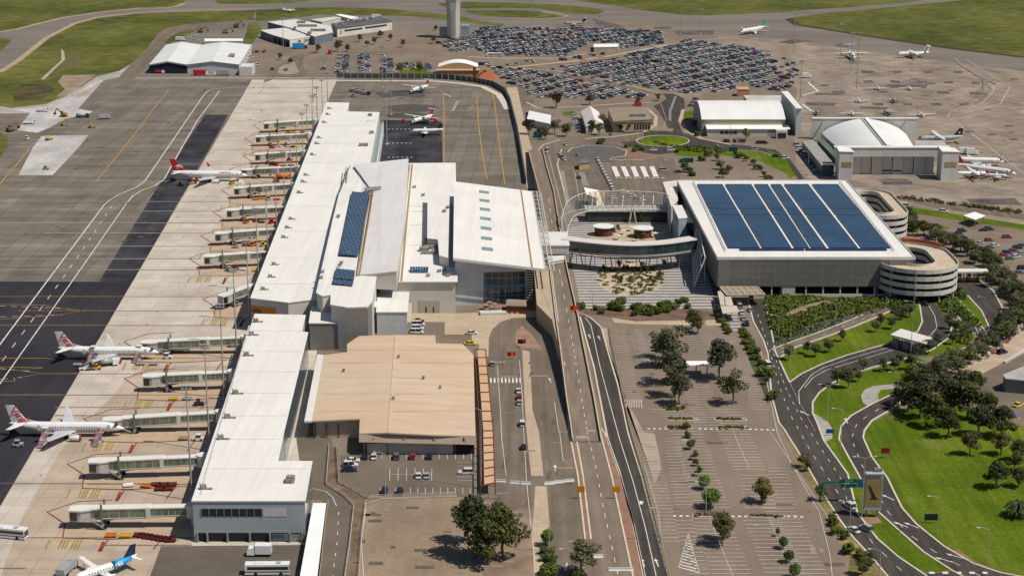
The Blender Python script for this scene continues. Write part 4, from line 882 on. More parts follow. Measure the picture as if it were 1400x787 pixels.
for side in(Lw,Rw):
 q=MB();q.add([v+Vector((0,0,-.02))for v in side]+[Vector((v.x,v.y,0))for v in side],[[i,n+i,n+i+1,i+1]for i in range(n-1)]);t.part('retaining_wall',q,RW)
 q=MB();q.strip(side,.35,None,0,1.0);t.part('parapet',q,mat('parapet_concrete',(.5,.43,.34),.85,.1,.4))
q=MB()
def on(side,k):i=min(int(k),n-2);return side[i].lerp(side[i+1],k-i)
def RD(k,u):return on(Lw,k).lerp(on(Rw,k),u)+Vector((0,0,.03))
for i in range(28):
 k=2.2+i*.29;q.strip([RD(k,.56),RD(k+.11,.56)],.2)
q.strip([RD(3.9,.10),RD(5.0,.10),RD(7,.10)],.2)
t.part('lane_marking',q,LINEW)
q=MB();q.prism(PZ([(730,370,6.9),(750,366,6.9),(758.5,432,6.9),(768,477,5.1),(763,470,5.4),(755,437,6.6),(734,416,6.9)]),0.);t.part('footway',q,TANP)
q=MB();q.prism(UL([(736,300),(745,302),(754,368),(731,368)],6.8),6.2,bottom=True);t.part('footway',q,TANP)
q=MB();q.prism(UL([(770,390),(778,390),(800,470),(822,590),(818,592)],.3),0);t.part('kerb',q,KERBM)
# ---- plaza: curved glazed footbridge
def curve(pts,n):
 P=[Vector(p)for p in pts];out=[]
 for i in range(len(P)-1):
  p0,p1,p2,p3=P[max(i-1,0)],P[i],P[i+1],P[min(i+2,len(P)-1)]
  for k in range(n):
   s=k/n;out.append(.5*((2*p1)+(-p0+p2)*s+(2*p0-5*p1+4*p2-p3)*s*s+(-p0+3*p1-3*p2+p3)*s**3))
 return out+[P[-1]]
br=curve(UL([(771,326),(790,328.5),(830,332.5),(868,334),(910,331.5),(948,326)],12.),6)
t=Thing('footbridge',(br[len(br)//2].x,br[len(br)//2].y,0),'curved glass-walled footbridge with a white roof crossing the plaza to the car park','footbridge')
q=MB();q.strip(br,6.5,None,0,.4);t.part('roof',q,mat('bridge_roof',(.6,.57,.53),.6,.06))
dn=lambda d:[p-Vector((0,0,d))for p in br]
q=MB();q.strip(dn(4.0),5.6,None,0,4.0);t.part('glazing',q,mat('bridge_glass',(.03,.05,.05),.12,.4,.3,spec=.8))
q=MB();q.strip(dn(4.8),6.6,None,0,.75);t.part('floor',q,mat('bridge_floor',(.33,.32,.31),.7))
for i in range(2,len(br)-2,6):
 p=br[i];q=MB()
 q.tube([(p.x-1.2,p.y,0),(p.x-2.6,p.y,7.2)],.28,6);q.tube([(p.x+1.2,p.y,0),(p.x+2.6,p.y,7.2)],.28,6);t.part('strut',q,STEELG)
for i in range(1,len(br),2):
 d=(br[min(i+1,len(br)-1)]-br[i-1]).normalized();nn=Vector((d.y,-d.x,0));p=br[i]+nn*2.86;q=MB();q.bar(p-Vector((0,0,3.9)),p-Vector((0,0,.1)),.14,.14);t.part('mullion',q,STEELG)
b2=curve(UL([(776,345.5),(800,349),(835,352.5),(870,353),(905,351),(938,346)],4.6),5)
t=Thing('footbridge',(b2[12].x,b2[12].y,0),'slim open curved walkway on thin posts below the glazed footbridge','footbridge')
q=MB();q.strip(b2,3.2,None,0,.45);t.part('deck',q,mat('walkway_deck',(.5,.44,.36),.8))
q=MB();
for side in(1.6,-1.6):
 rp=[]
 for i,p in enumerate(b2):
  d=(b2[min(i+1,len(b2)-1)]-b2[max(i-1,0)]).normalized();rp.append(p+Vector((d.y,-d.x,0))*side+Vector((0,0,1.4)))
 q.tube(rp,.06,5)
t.part('guard_rail',q,STEELG)
for i in range(1,len(b2),2):p=b2[i];q=MB();q.tube([(p.x,p.y-.8,0),(p.x,p.y-.8,4.6)],.15,6);t.part('post',q,STEELG)
t=bldg('link_roof','square white link roof joining the entrance hall to the glazed footbridge over the ramp','roof',UL([(738,317),(775,317),(778,335),(740,335)],12.2),WALLL,ROOFG,8.2,.3,.4)
t=bldg('link_roof','low grey link roof beside the ramp below the footbridge end','roof',UL([(748,350),(771,349),(771,354),(750,358)],8.4),WALLL,ROOFG,6.9,.2,.3)
# ---- space-frame arch round the plaza
tp=curve(UL([(779,330),(768,312),(771,300),(782,291),(800,286),(830,284),(865,283.5),(900,283.5),(920,285),(934,293),(940,306)],7.5),4)
c=sum(tp,Vector())/len(tp)
t=Thing('space_frame_arch',(c.x,c.y,0),'curved white tubular space frame sweeping round the plaza beside the car park','canopy frame')
rise=lambda i:3.5+5.0*math.sin(math.pi*i/(len(tp)-1))
o1,o2,o3=[],[],[]
for i,p in enumerate(tp):
 d=(tp[min(i+1,len(tp)-1)]-tp[max(i-1,0)]);d.z=0;d.normalize();nn=Vector((-d.y,d.x,0));k=i/(len(tp)-1)
 zb=1.0+6.0*min(1,4*min(k,1-k));base=Vector((p.x,p.y,zb))
 o1.append(base-nn*2.6);o2.append(base+nn*2.6);o3.append(base+Vector((0,0,rise(i))))
for ch in(o1,o2,o3):q=MB();q.tube(ch,.17,6);t.part('chord',q,STEELW,smooth=True)
q=MB()
for i in range(len(tp)-1):
 for a,b in((o1[i],o3[i+1]),(o3[i],o1[i+1]),(o2[i],o3[i+1]),(o3[i],o2[i+1]),(o1[i],o2[i+1]),(o1[i],o3[i]),(o2[i],o3[i])):q.tube([a,b],.07,4,cap=False)
t.part('lattice',q,mat('frame_grey',(.42,.41,.39),.5))
for i in(8,24,32):
 p=tp[min(i,len(tp)-1)];q=MB();q.tube([(p.x-1.6,p.y-1,0),(p.x-.4,p.y,7)],[.5,.35],8);q.tube([(p.x+1.6,p.y-1,0),(p.x+.4,p.y,7)],[.5,.35],8);t.part('strut',q,mat('strut_concrete',(.5,.44,.34),.8))
# ---- drop-off building under the arch, fabric sail, red fins
t=bldg('dropoff_shelter','long flat grey canopy over the drop-off lane behind the space frame','canopy',UL([(800,281),(925,281),(930,288),(803,288)],5.6),mat('shelter_wall_shaded',(.06,.065,.07),.5,.2),mat('shelter_roof',(.42,.40,.37),.7,.1,.2),0,.6,.5)  # near-black wall colour holds the shadow under the canopy
for i in range(9):
 p=U(808+i*14,281,6);q=MB();q.tube([(p.x,p.y+1,0.1),(p.x+1.2,p.y+9,9)],.22,5);t.part('fin',q,mat('fin_red',(.26,.09,.06),.7)if i%3==1 else STEELG)
t=Thing('fabric_sail',U(808,275),'white triangular fabric sail canopy behind the space frame','sail canopy')
A,B,C_=U(798,256,7),U(818,260,6),U(802,266,9)
q=MB();q.add([A,B,C_,A-Vector((0,0,.08)),B-Vector((0,0,.08)),C_-Vector((0,0,.08))],[[0,2,1],[3,4,5]]);t.part('sail',q,ROOFB)
q=MB();D_=U(828,262,6.5);E0,F0=U(806,279,1),U(826,281,1.2);q.add([C_,B,E0+Vector((4,0,3)),E0],[[0,1,2,3]]);q.add([B,D_,F0,F0-Vector((4,0,0))],[[0,1,2,3]]);t.part('sail',q,mat('sail_cream',(.66,.58,.44),.7,.05))
for p in(A,B,D_):q=MB();q.tube([(p.x,p.y,0),p],.15,6);t.part('mast',q,STEELG)
# ---- stair shelter and lift tower against the car park
t=bldg('stair_tower','pinkish-white flat stair roof at the back corner of the solar car park','stair tower',UL([(907,249),(926,246.5),(926,274),(918,282)],13.),mat('stair_wall',(.5,.47,.45),.7),mat('stair_roof',(.66,.61,.57),.6),0)
t=bldg('lift_tower','slim glazed lift tower with a white roof at the footbridge end','lift tower',UL([(920,280.5),(932,280.5),(939.5,297),(928,298.5)],14.),mat('lift_glass',(.3,.36,.38),.25,.2,.3),ROOFW,0,.15)
t=bldg('link_roof','cream link roof joining the lift tower to the solar car park','roof',UL([(936,286),(949,286),(957,303),(941,303)],12.),mat('link_glass',(.05,.06,.065),.2,.2),mat('link_cream',(.66,.6,.52),.6),8,.2,.4)
# ---- leaning lattice screen
t=Thing('lattice_screen',U(960,380),'tall leaning screen of diagonal white slats beside the solar car park','screen')
a0,a1,b1,b0=U(943,400,0.5),U(948,335,0.5),U(956,305,14),U(962,365,13)
a0,a1,b1,b0=U(949,392,1.),U(946,340,6.),U(954,306,13.),U(964,352,13.)
n_=13;q=MB()
for i in range(n_):
 k=i/(n_-1);q.bar(a0.lerp(a1,k),b0.lerp(b1,min(1,k+.22)),.2,.2)
for A,B in((a0,a1),(b0,b1),(a0,b0),(a1,b1)):q.bar(A,B,.4,.4)
for k in(.33,.66):q.bar(a0.lerp(b0,k),a1.lerp(b1,k),.2,.2)
t.part('slats',q,STEELW)
for k in(.15,.6):p=a0.lerp(a1,k);r_=b0.lerp(b1,k);q=MB();q.tube([(r_.x+.6,r_.y,0),(r_.x+.4,r_.y,r_.z*.9)],.22,6);t.part('post',q,STEELW)
# ---- kiosks in the garden
for(x,y,lab)in((825,309,'round garden kiosk with a white disc roof, farther from the solar car park'),(879,311.5,'round garden kiosk with a white disc roof, closer to the solar car park')):
 p=U(x,y,4.2);t=Thing('garden_kiosk',(p.x,p.y,0),lab,'kiosk','round plaza kiosks');q=MB()
 q.tube([(p.x,p.y,0),(p.x,p.y,4.0)],4.0,24);t.part('wall',q,slabs('kiosk_slats',(.19,.06,.045),(.11,.05,.04),(.05,.03,.03),.5,8,.06,0,.6,.2,axes='XZY'))
 q=MB();q.tube([(p.x,p.y,4.0),(p.x,p.y,4.35)],4.8,28);t.part('roof',q,mat('kiosk_white',(.68,.69,.67),.6,.05))
# ---- toll canopies and booths
def canopy(name,label,pts,z,posts,th=.5,m=None,cat='canopy'):
 c=sum(UL(pts,z),Vector())/len(pts);t=Thing(name,(c.x,c.y,0),label,cat)
 q=MB();q.prism(UL(pts,z),z-th,bottom=True);t.part('roof',q,m or mat('canopy_white',(.64,.61,.56),.6,.06))
 for x,y in posts:p=U(x,y,z);q=MB();q.box((p.x,p.y,(z-th)/2),(.4,.4,z-th));t.part('post',q,STEELG)
 return t
t=canopy('toll_canopy','white slab canopy over toll booths on the road between the lawns',[(1217,457),(1232,449),(1274,461),(1266,469.5)],5.,[(1222,457),(1234,452),(1264,466.5),(1269,462)])
for k in range(3):
 p=U(1227+k*14,456+k*4.2,5).copy();q=MB();q.box((p.x,p.y,1.4),(1.8,3.4,2.6),.4);t.part('booth',q,STEELG)
t=canopy('toll_canopy','long narrow white toll canopy beside the red-coped car park ramp',[(1301,367),(1349,367),(1352,371),(1302,371.5)],5.2,[(1303,369.5),(1318,369.5),(1332,369.5),(1346,369.5)])
for k in range(3):p=U(1311+k*13,381);q=MB();q.box((p.x,p.y,1.2),(1.5,2.4,2.4));t.part('booth',q,DGLASS);q=MB();q.box((p.x,p.y-2.4,.6),(1.2,1.6,1.2));t.part('bollard',q,mat('toll_yellow',(.5,.3,.04),.6))
canopy('shade_canopy','white shade canopy between the round trees in the empty surface car park',[(936,493),(968,493),(969,498.5),(937,499)],4.,[(938,497),(952,497),(967,497)],.3,ROOFB)
canopy('shade_canopy','white pyramid-like shade roof on the lawn edge of the far car park',[(1317,294.5),(1332,289.5),(1347,294.5),(1333,300)],4.,[(1319,294.5),(1332,291),(1345,294.5),(1333,298.5)],.4,ROOFB)
# ================= HANGARS AND FAR BUILDINGS =================
def arc(x0,x1,y,z0,z1,n=14):return[Vector((x0+(x1-x0)*i/n,y,z0+(z1-z0)*math.sin(math.pi*i/n)))for i in range(n+1)]
HW=slabs('hangar_wall',(.60,.585,.55),(.56,.55,.52),(.38,.37,.35),6.5,40,.1,0,.6,.06,axes='XZY')
HR=slabs('hangar_roof',(.74,.73,.71),(.71,.70,.69),(.6,.6,.58),1.2,60,.03,0,.45,.05)
yf=U(1020,187).y;x0,x1=U(966,187).x,U(1073,187).x
t=Thing('hangar',((x0+x1)/2,yf+30,0),'white barrel-roofed hangar with a tall door pocket at one end, near the roundabout','hangar')
prof=[(8,8.6),(12,10.6),(18,12.8),(25,14.4),(32,15.0),(40,14.4),(48,12.4),(54,10),(60,6.5),(60,0),(8,0)]
q=MB();q.rings([[Vector((x0-2,yf+a,b))for a,b in prof],[Vector((x1+1,yf+a,b))for a,b in prof]]);t.part('wall',q,mat('hangar_end',(.36,.36,.33),.8,.1))
q=MB();pr_=prof[:9];up=Vector((0,0,.25));A=[Vector((x0-2.4,yf+a-(.6 if i==0 else 0),b))+up for i,(a,b)in enumerate(pr_)];B=[Vector((x1+1.2,p.y,p.z))for p in A]
q.add(A+B,[[i,len(A)+i,len(A)+i+1,i+1]for i in range(len(A)-1)]);t.part('roof',q,HR,smooth=True,fix=True)
q=MB();q.box(((x0+x1)/2+4,yf+34,15.3),(x1-x0-8,1.2,.5));t.part('ridge',q,ROOFB)
wallstrip(t,'clerestory',Vector((x0+5,yf+8,0)),Vector((x1-1,yf+8,0)),5.6,8.2,slabs('clerestory_panels',(.46,.38,.24),(.42,.35,.225),(.55,.5,.4),7,9,.15,0,.6,.1,axes='XZY'),.1)
q=MB();q.prism([Vector((x0,yf,4.6)),Vector((x1+3,yf,4.6)),Vector((x1+3,yf+8,5.6)),Vector((x0,yf+8,5.6))],lambda p:p.z-.3,bottom=True);t.part('roof',q,ROOFB)
q=MB();q.box(((x0+x1)/2,yf+4.3,2.1),(x1-x0-1,7.4,4.2));an=t.part('annex',q,WALLL)
for i in range(4):wallstrip(t,'window',Vector((x0+8+i*2.6,yf+.6,0)),Vector((x0+10+i*2.6,yf+.6,0)),1.6,3.2,DGLASS,.1)
wallstrip(t,'door',Vector((x0+36,yf+.6,0)),Vector((x0+42,yf+.6,0)),.1,3.8,mat('hangar_door_grey',(.3,.29,.27),.7),.1);wallstrip(t,'door',Vector((x1-4,yf+.6,0)),Vector((x1-1,yf+.6,0)),.1,3.4,DARKM,.1)
pk=UL([(1068.5,125),(1077,125),(1096.5,148),(1089,148)],16.5)
q=MB();q.prism(pk,0);t.part('door_pocket',q,mat('pocket_wall',(.52,.54,.54),.7,.08))
q=MB();q.prism(outset(UL([(1068.5,125),(1077,125),(1096.5,148),(1089,148)],16.8),.2),16.4,bottom=True);t.part('roof',q,ROOFW)
q=MB();p=U(1069,190);q.box((p.x,p.y+3,2.4),(6.5,5,4.8));t.part('porch',q,WALLL);wallstrip(t,'door',Vector((p.x-2.4,p.y+.5,0)),Vector((p.x+2.4,p.y+.5,0)),.2,3.4,DGLASS,.1)
q=MB();p=U(1020,138,6);q.box((p.x+14,p.y+10,3),(26,22,6));t.part('lean_to',q,mat('lean_to',(.5,.47,.42),.7))
yf=U(1220,240).y;yb=U(1180,190.5).y;x0,x1=U(1143,243).x,U(1300,243).x;xb0,xb1=U(1110,190.6).x,U(1253,190.6).x
t=Thing('hangar',((x0+x1)/2,(yf+yb)/2,0),'arched white hangar with big sliding doors between two square door towers','hangar')
n_=14;A=arc(x0+9,x1-14,yf+3,7.5,14.6,n_);B=arc(xb0+5,xb1-7,yb-2,6.5,12.6,n_)
A=[Vector((p.x,p.y,8+6.8*math.sin(math.pi*i/n_)**.8))for i,p in enumerate(A)];B=[Vector((p.x,p.y,4+8.4*math.sin(math.pi*i/n_)**.8))for i,p in enumerate(B)]
q=MB();q.add(A+B,[[i,i+1,n_+2+i,n_+1+i]for i in range(n_)]);t.part('roof',q,mat('dome_sheeting',(.76,.75,.73),.4,.05,.05),smooth=True,fix=True)
q=MB();q.add([A[0],B[0],Vector((B[0].x,B[0].y,0)),Vector((A[0].x,A[0].y,0)),A[-1],B[-1],Vector((B[-1].x,B[-1].y,0)),Vector((A[-1].x,A[-1].y,0))],[[0,1,2,3],[4,5,6,7]]);t.part('wall',q,HW)
m_=n_//2+1;q=MB();q.bar(A[m_-1].lerp(A[m_],.4)+Vector((0,0,.5)),B[m_-1].lerp(B[m_],.3)+Vector((0,0,.5)),2.2,1.0);t.part('ridge',q,ROOFB)
q=MB();q.bar(A[m_-1].lerp(A[m_],.1)+Vector((-1.6,0,.12)),B[m_-1].lerp(B[m_],.0)+Vector((-1.6,0,.12)),.5,.2);t.part('gutter',q,MECH)
q=MB();q.box(((x0+x1)/2,yf+2.2,12.4),(x1-x0,4.4,4.6));t.part('fascia',q,HW)
q=MB();q.box(((x0+x1)/2,yf+2.0,14.9),(x1-x0+.6,4.6,.4));t.part('parapet',q,ROOFW)
L_=x1-x0-16
for i in range(8):
 xa=x0+9+L_*i/8;q=MB();q.box((xa+L_/16,yf+3.2+(i%2)*.9,5.0),(L_/8-.25,.5,10));d_=t.part('sliding_door',q,mat('sliding_door',(.60,.57,.52),.6,.06,.1))
 if i in(3,4):
  q=MB();q.box((xa+L_/16,yf+2.9+(i%2)*.9,1.9),(L_/8-1,.1,.9));t.part('window',q,DGLASS,parent=d_)
for px0,px1,pyb in((1146,1165,247),(1286,1309,247)):
 a,b=U(px0,pyb),U(px1,pyb);q=MB();q.box(((a.x+b.x)/2,a.y+5,7.6),(b.x-a.x,10,15.2));tw=t.part('door_tower',q,HW)
 q=MB();q.prism([Vector((a.x-.3,a.y-.3,15.6)),Vector((b.x+.3,a.y-.3,15.2)),Vector((b.x+.3,a.y+10.3,15.2)),Vector((a.x-.3,a.y+10.3,16.4))],15.1);t.part('roof',q,ROOFW,parent=tw)
 q=MB();q.box(((a.x+b.x)/2+.4,a.y-.06,8.6),((b.x-a.x)*.7,.2,2.6));t.part('louvre',q,mat('tower_louvre',(.34,.26,.12),.7),parent=tw)
q=MB();q.box(((xb0+xb1)/2,yb+1,6),(xb1-xb0,2,12));t.part('back_wall',q,HW);q=MB();q.box(((xb0+xb1)/2,yb+1,12.2),(xb1-xb0+.5,2.6,.5));t.part('parapet',q,ROOFW)
for k in(.1,.88):p=Vector((xb0+(xb1-xb0)*k,yb,0));q=MB();q.bar((p.x-1.5,p.y-8,5),(p.x,p.y-.2,10.5),.4,.9);t.part('buttress',q,MECH)
t=bldg('office_block','long low office with a grey roof and blue glass side beside the arched hangar','building',UL([(1097,193),(1112,191.5),(1140.5,225),(1123.5,225.5)],6.),mat('office_blue',(.09,.14,.17),.3,.15,.3),slabs('office_roof',(.33,.33,.30),(.30,.30,.28),(.2,.2,.19),40,4.0,.35,-.3,.8,.1))
t=bldg('plant_yard','low green-grey lean-to filled with plant beside the arched hangar','building',UL([(1118,191),(1124,189.5),(1150,212),(1142,216)],4.),mat('plant_wall',(.1,.12,.1),.8),mat('plant_roof',(.12,.15,.12),.8,.5,.5,.4,2.))
t=bldg('office_block','flat grey store joined to the far side of the arched hangar','building',UL([(1252,192),(1290,192),(1297,205),(1252,203)],7.),HW,mat('store_roof',(.4,.37,.34),.8,.15))
pf=Zm(180,30,7.64,[(180,535),(570,537),(1130,560)]);zb=lambda z,pts:[U(x,y,z)for x,y in pts]
fr=[U(203.5,88.5,6.5),U(228.5,84.5,8.8),U(254.5,89.5,6.5),U(289.5,84.5,8.8),U(327,88.5,6.5)]
yfr=fr[0].y;fr=[Vector((p.x,yfr,p.z))for p in fr]
bk=[Vector((p.x+(U(228,60,7).x-U(204,88,7).x)*(0 if False else 1)*.0,U(250,60.5,7).y,p.z))for p in fr]
bk[0].x,bk[1].x,bk[2].x,bk[3].x,bk[4].x=[U(x,y,7).x for x,y in((227.8,60),(251.3,58),(274,61.5),(307.6,58),(343.6,61))]
t=Thing('hangar',((fr[0].x+fr[4].x)/2,(yfr+bk[0].y)/2,0),'white twin-gabled hangar with one dark open bay, across the apron from the far pier','hangar')
q=MB();k5=5;q.add(fr+bk,[[i,i+1,k5+i+1,k5+i]for i in range(4)]);q2=[Vector((p.x,p.y,p.z-.4))for p in fr+bk];t.part('roof',q,slabs('sheet_roof',(.70,.70,.67),(.67,.67,.645),(.55,.55,.52),60,6.,.25,-.1,.5,.05),fix=False)
for i in range(2):
 q=MB();j=i*2;poly=[Vector((fr[j].x,yfr+.4,0)),Vector((fr[j+2].x,yfr+.4,0)),fr[j+2]+Vector((0,.4,-.3)),fr[j+1]+Vector((0,.4,-.3)),fr[j]+Vector((0,.4,-.3))]
 q.add(poly,[[0,1,2,3,4]]);t.part('front_wall' if i else 'open_bay',q,slabs('hangar_front',(.56,.57,.58),(.53,.54,.56),(.4,.41,.42),2.2,30,.05,0,.6,.05,axes='XZY')if i else mat('open_bay',(.02,.028,.04),.8))
 q=MB()
 for a,b in((fr[j],fr[j+1]),(fr[j+1],fr[j+2])):q.bar(a+Vector((0,-.1,-.45)),b+Vector((0,-.1,-.45)),.2,1.0)
 t.part('fascia',q,STEELG)
q=MB();q.add([Vector((fr[4].x,yfr+.4,0)),Vector((bk[4].x,bk[4].y,0)),bk[4]-Vector((0,0,.2)),fr[4]+Vector((0,.4,-.2)),Vector((fr[0].x,yfr+.4,0)),Vector((bk[0].x,bk[0].y,0)),bk[0]-Vector((0,0,.2)),fr[0]+Vector((0,.4,-.2)),Vector((bk[0].x,bk[0].y,0)),Vector((bk[4].x,bk[4].y,0)),bk[4]-Vector((0,0,.2)),bk[0]-Vector((0,0,.2))],[[0,1,2,3],[7,6,5,4],[8,11,10,9]]);t.part('wall',q,WALLW)
for i in range(6):
 p=fr[4].lerp(bk[4],.1+i*.15);q=MB();q.box((p.x+.05,p.y,1.8),(.3,1.8,1.2));t.part('window',q,DGLASS);q=MB();q.box((p.x+.05,p.y,4.6),(.3,1.8,1.2));t.part('window',q,DGLASS)
q=MB();a=U(328,104);q.box((a.x+4,a.y+9,3.2),(9,16,6.4));t.part('annex',q,WALLW)
q=MB();p=U(317,76,8.2);q.box((p.x,p.y,8.4),(4,9,1.4),.1);t.part('roof_unit',q,MECH)
t=bldg('office_block','long thin white flat-roofed shed behind the twin-gabled hangar','building',UL([(280,53),(331,53),(332,56),(280,56.5)],4.),WALLL,ROOFB)
t=bldg('freight_terminal','low white-roofed freight building with grey loading doors and red and black lettering','building',PZ([(356,41.5,6),(401,37,6),(427,49.5,6),(396,54.5,6),(372,47.5,6)]),mat('freight_wall',(.15,.18,.21),.6,.1),mat('freight_roof',(.62,.60,.56),.6,.06))
sw=[Vector((p.x,p.y,0))for p in UL([(372,47.5),(396,54.5)],6)]
for i in range(4):wallstrip(t,'loading_door',sw[0].lerp(sw[1],.12+i*.23),sw[0].lerp(sw[1],.26+i*.23),.1,4.2,DARKM,.15)
sr=[Vector((p.x,p.y,0))for p in UL([(396,54.5),(427,49.5)],6)];wallstrip(t,'wall_panel',sr[0],sr[1],.1,5.8,mat('freight_white',(.6,.58,.54),.7),.1)
dd=(sr[1]-sr[0]).normalized();nn=Vector((dd.y,-dd.x,0))
lp=sr[0].lerp(sr[1],.83)+nn*.2+Vector((0,0,3.4))-t.c
lettering('QANTAS',3.0,frame(lp,dd,(0,0,1)),mat('black_paint',(.03,.03,.03),.5),t.o,extrude=.05,bold=.05)
lp=sr[0].lerp(sr[1],.42)+nn*.2+Vector((0,0,3.6))-t.c;q=MB();pp=[lp+dd*a+Vector((0,0,b))+nn*.05 for a,b in((-1.6,-1),(1.6,-1),(1.2,1.2),(-1.6,.6))];o=MB();o.add(pp,[[0,1,2,3]]);o.build('emblem',mat('emblem_red',(.5,.02,.02),.5),t.o)
t=bldg('freight_terminal','stepped white roofs of the middle freight building, plant along the far edge','building',PZ([(366,30,7),(405,26.5,7),(452,36,7),(455,44,7),(430,50,7),(402,39.5,7)]),mat('freight_wall',(.15,.18,.21),.6,.1),MATS['freight_roof'])
for x,y,w_,d_ in((412,32,7,4),(435,43,12,2.5),(423,47,3,5),(403,40,2,5),(420,37,16,1.5)):p=U(x,y,7);q=MB();q.box((p.x,p.y,8),(w_,d_,2));t.part('roof_unit',q,MECH)
t=bldg('freight_terminal','long white freight office with a dark roof, red drop emblem on its end wall','building',PZ([(454,33,7),(520,22.5,7),(536,29.5,7),(461,39.5,7)]),mat('freight_white',(.6,.58,.54),.7),mat('freight_dark_roof',(.115,.115,.12),.8,.3,.1))
sr=[Vector((p.x,p.y,0))for p in UL([(461,39.5),(536,29.5)],7)];dd=(sr[1]-sr[0]).normalized();nn=Vector((dd.y,-dd.x,0))
for a,b in((.13,.45),(.5,.9)):wallstrip(t,'window',sr[0].lerp(sr[1],a),sr[0].lerp(sr[1],b),3.8,5.2,DGLASS,.1)
lp=sr[0].lerp(sr[1],.06)+nn*.15+Vector((0,0,3.6))-t.c;o=MB();ring=[(1.2*math.cos(i*.524),-.3+1.3*math.sin(i*.524))for i in range(12)]
o.add([lp+dd*a+Vector((0,0,b))for a,b in ring]+[lp+dd*a*.6+Vector((0,0,b*.6))for a,b in ring],[[i,(i+1)%12,12+(i+1)%12,12+i]for i in range(12)]);o.add([lp+dd*a+Vector((0,0,b))for a,b in((-.6,1.),(.6,1.),(0,2.2))],[[0,1,2]]);o.build('emblem',MATS['emblem_red'],t.o)
for i in range(14):p=U(455+i*4.2+random.random(),33-i*.62+random.random()*2,7);q=MB();q.box((p.x,p.y,7.9),(random.uniform(1.5,3.5),2,random.uniform(1,2.4)));t.part('roof_unit',q,STEELW if i%2 else MECH)
t=bldg('store_shed','low white curved shed roof at the airfield side of the freight buildings','building',UL([(425,27),(458,23),(466,24),(440,30)],5.),WALLL,mat('shed_roof',(.6,.56,.5),.6))
t=bldg('store_shed','small white peaked shed roof beyond the freight office','building',UL([(458,20),(466,19.5),(490,24),(480,26)],4.),WALLL,ROOFB)
p=U(620,52);t=Thing('control_tower',p,'tall pale concrete control tower shaft at the edge of the crowded car park','control tower')
def ngon(r,z,a0=.39):return[Vector((p.x+r*math.cos(a0+i*math.pi/4),p.y+r*math.sin(a0+i*math.pi/4),z))for i in range(8)]
q=MB();q.rings([ngon(5.6,0),ngon(5.7,22),ngon(6.4,29),ngon(7.4,33),ngon(7.4,36)]);t.part('shaft',q,slabs('tower_concrete',(.52,.5,.47),(.48,.465,.44),(.36,.35,.33),3.5,3.2,.06,0,.8,.06,axes='XZY'))
q=MB();q.rings([ngon(6.6,36),ngon(7.6,40)]);t.part('cab_glass',q,DGLASS);q=MB();q.rings([ngon(7.8,40),ngon(7.2,41.5)]);t.part('roof',q,ROOFW)
q=MB();q.box((p.x+9.5,p.y+3,5),(7,10,10));t.part('annex',q,mat('tower_annex',(.25,.31,.35),.5));q=MB();q.box((p.x-8.5,p.y+4,4),(6,9,8));t.part('annex',q,MATS['tower_annex'])
q=MB();q.box((p.x,p.y-5.32,12),(3.2,.3,23));t.part('stair_slot',q,mat('tower_slot',(.36,.34,.31),.8))
yf=U(625,105.5).y;x0,x1=U(598.5,105).x,U(653,105).x
t=Thing('arched_hall',((x0+x1)/2,yf+8,0),'tan hall with a curved white roof and terracotta annex behind the apron fence','building')
A=arc(x0,x1,yf+5,6.0,9.2);B=arc(x0,x1,yf+22,6.0,9.2);k_=len(A)
q=MB();q.add([p+Vector((0,0,.3))for p in A+B],[[i,i+1,k_+i+1,k_+i]for i in range(k_-1)]);t.part('roof',q,ROOFB,fix=True)
q=MB();q.add(A+[Vector((x1,yf+5,0)),Vector((x0,yf+5,0))],[list(range(k_+2))[::-1]]);q.add([A[-1],B[-1],Vector((x1,yf+22,0)),Vector((x1,yf+5,0))],[[0,3,2,1]]);q.add([A[0],B[0],Vector((x0,yf+22,0)),Vector((x0,yf+5,0))],[[0,1,2,3]]);t.part('wall',q,mat('hall_tan',(.42,.29,.15),.8,.1))
q=MB();q.box(((x0+x1)/2,yf+2.2,2.3),(x1-x0+2,4.6,4.6));t.part('annex',q,TERRA);q=MB();q.box(((x0+x1)/2,yf+2,4.8),(x1-x0+3,5.6,.4));t.part('roof',q,mat('annex_roof',(.55,.4,.28),.7))
p=U(664,109);q=MB();q.add([(p.x-7,p.y,0),(p.x+8,p.y,0),(p.x+8,p.y+12,0),(p.x-7,p.y+12,0),(p.x-1,p.y+4,6.5),(p.x+2,p.y+8,6.5)],[[0,1,5,4],[1,2,5],[2,3,4,5],[3,0,4]]);t.part('pyramid_roof',q,mat('terracotta',(.38,.13,.065),.8,.1),fix=True)
q=MB();q.box((p.x-8,p.y+4,4),(2,2,8));t.part('chimney',q,REDB)
def gable(name,label,eave,ridge_,z,wall,roof):
 c=sum(eave,Vector())/4;t=Thing(name,(c.x,c.y,0),label,'building')
 q=MB();q.prism([p for p in outset(eave,-.5)],0);t.part('wall',q,wall)
 q=MB();e0,e1,e2,e3=eave;r0,r1=ridge_;q.add([e0,e1,e2,e3,r0,r1],[[0,1,5,4],[2,3,4,5],[0,4,3],[1,2,5]]);t.part('roof',q,roof,fix=True);return t
def bigable(name,label,px,z,zr,wall,roof):
 e=UL(px,z);r0=(e[0]+e[3])/2;r1=(e[1]+e[2])/2;r0.z=r1.z=zr;return gable(name,label,e,(r0,r1),z,wall,roof)
bigable('pavilion','white tent-roofed pavilion half hidden by trees beside the curved apron wall',Zm(700,130,7.64,[(155,250),(400,300),(410,220),(200,180)]),4.5,7.5,WALLL,ROOFB)
bigable('pavilion','white gabled hall behind dark trees with a row of parked cars alongside',Zm(700,130,7.64,[(770,330),(720,170),(905,175),(960,300)]),4.5,8.,WALLL,mat('gable_roof',(.68,.65,.58),.6,.05))
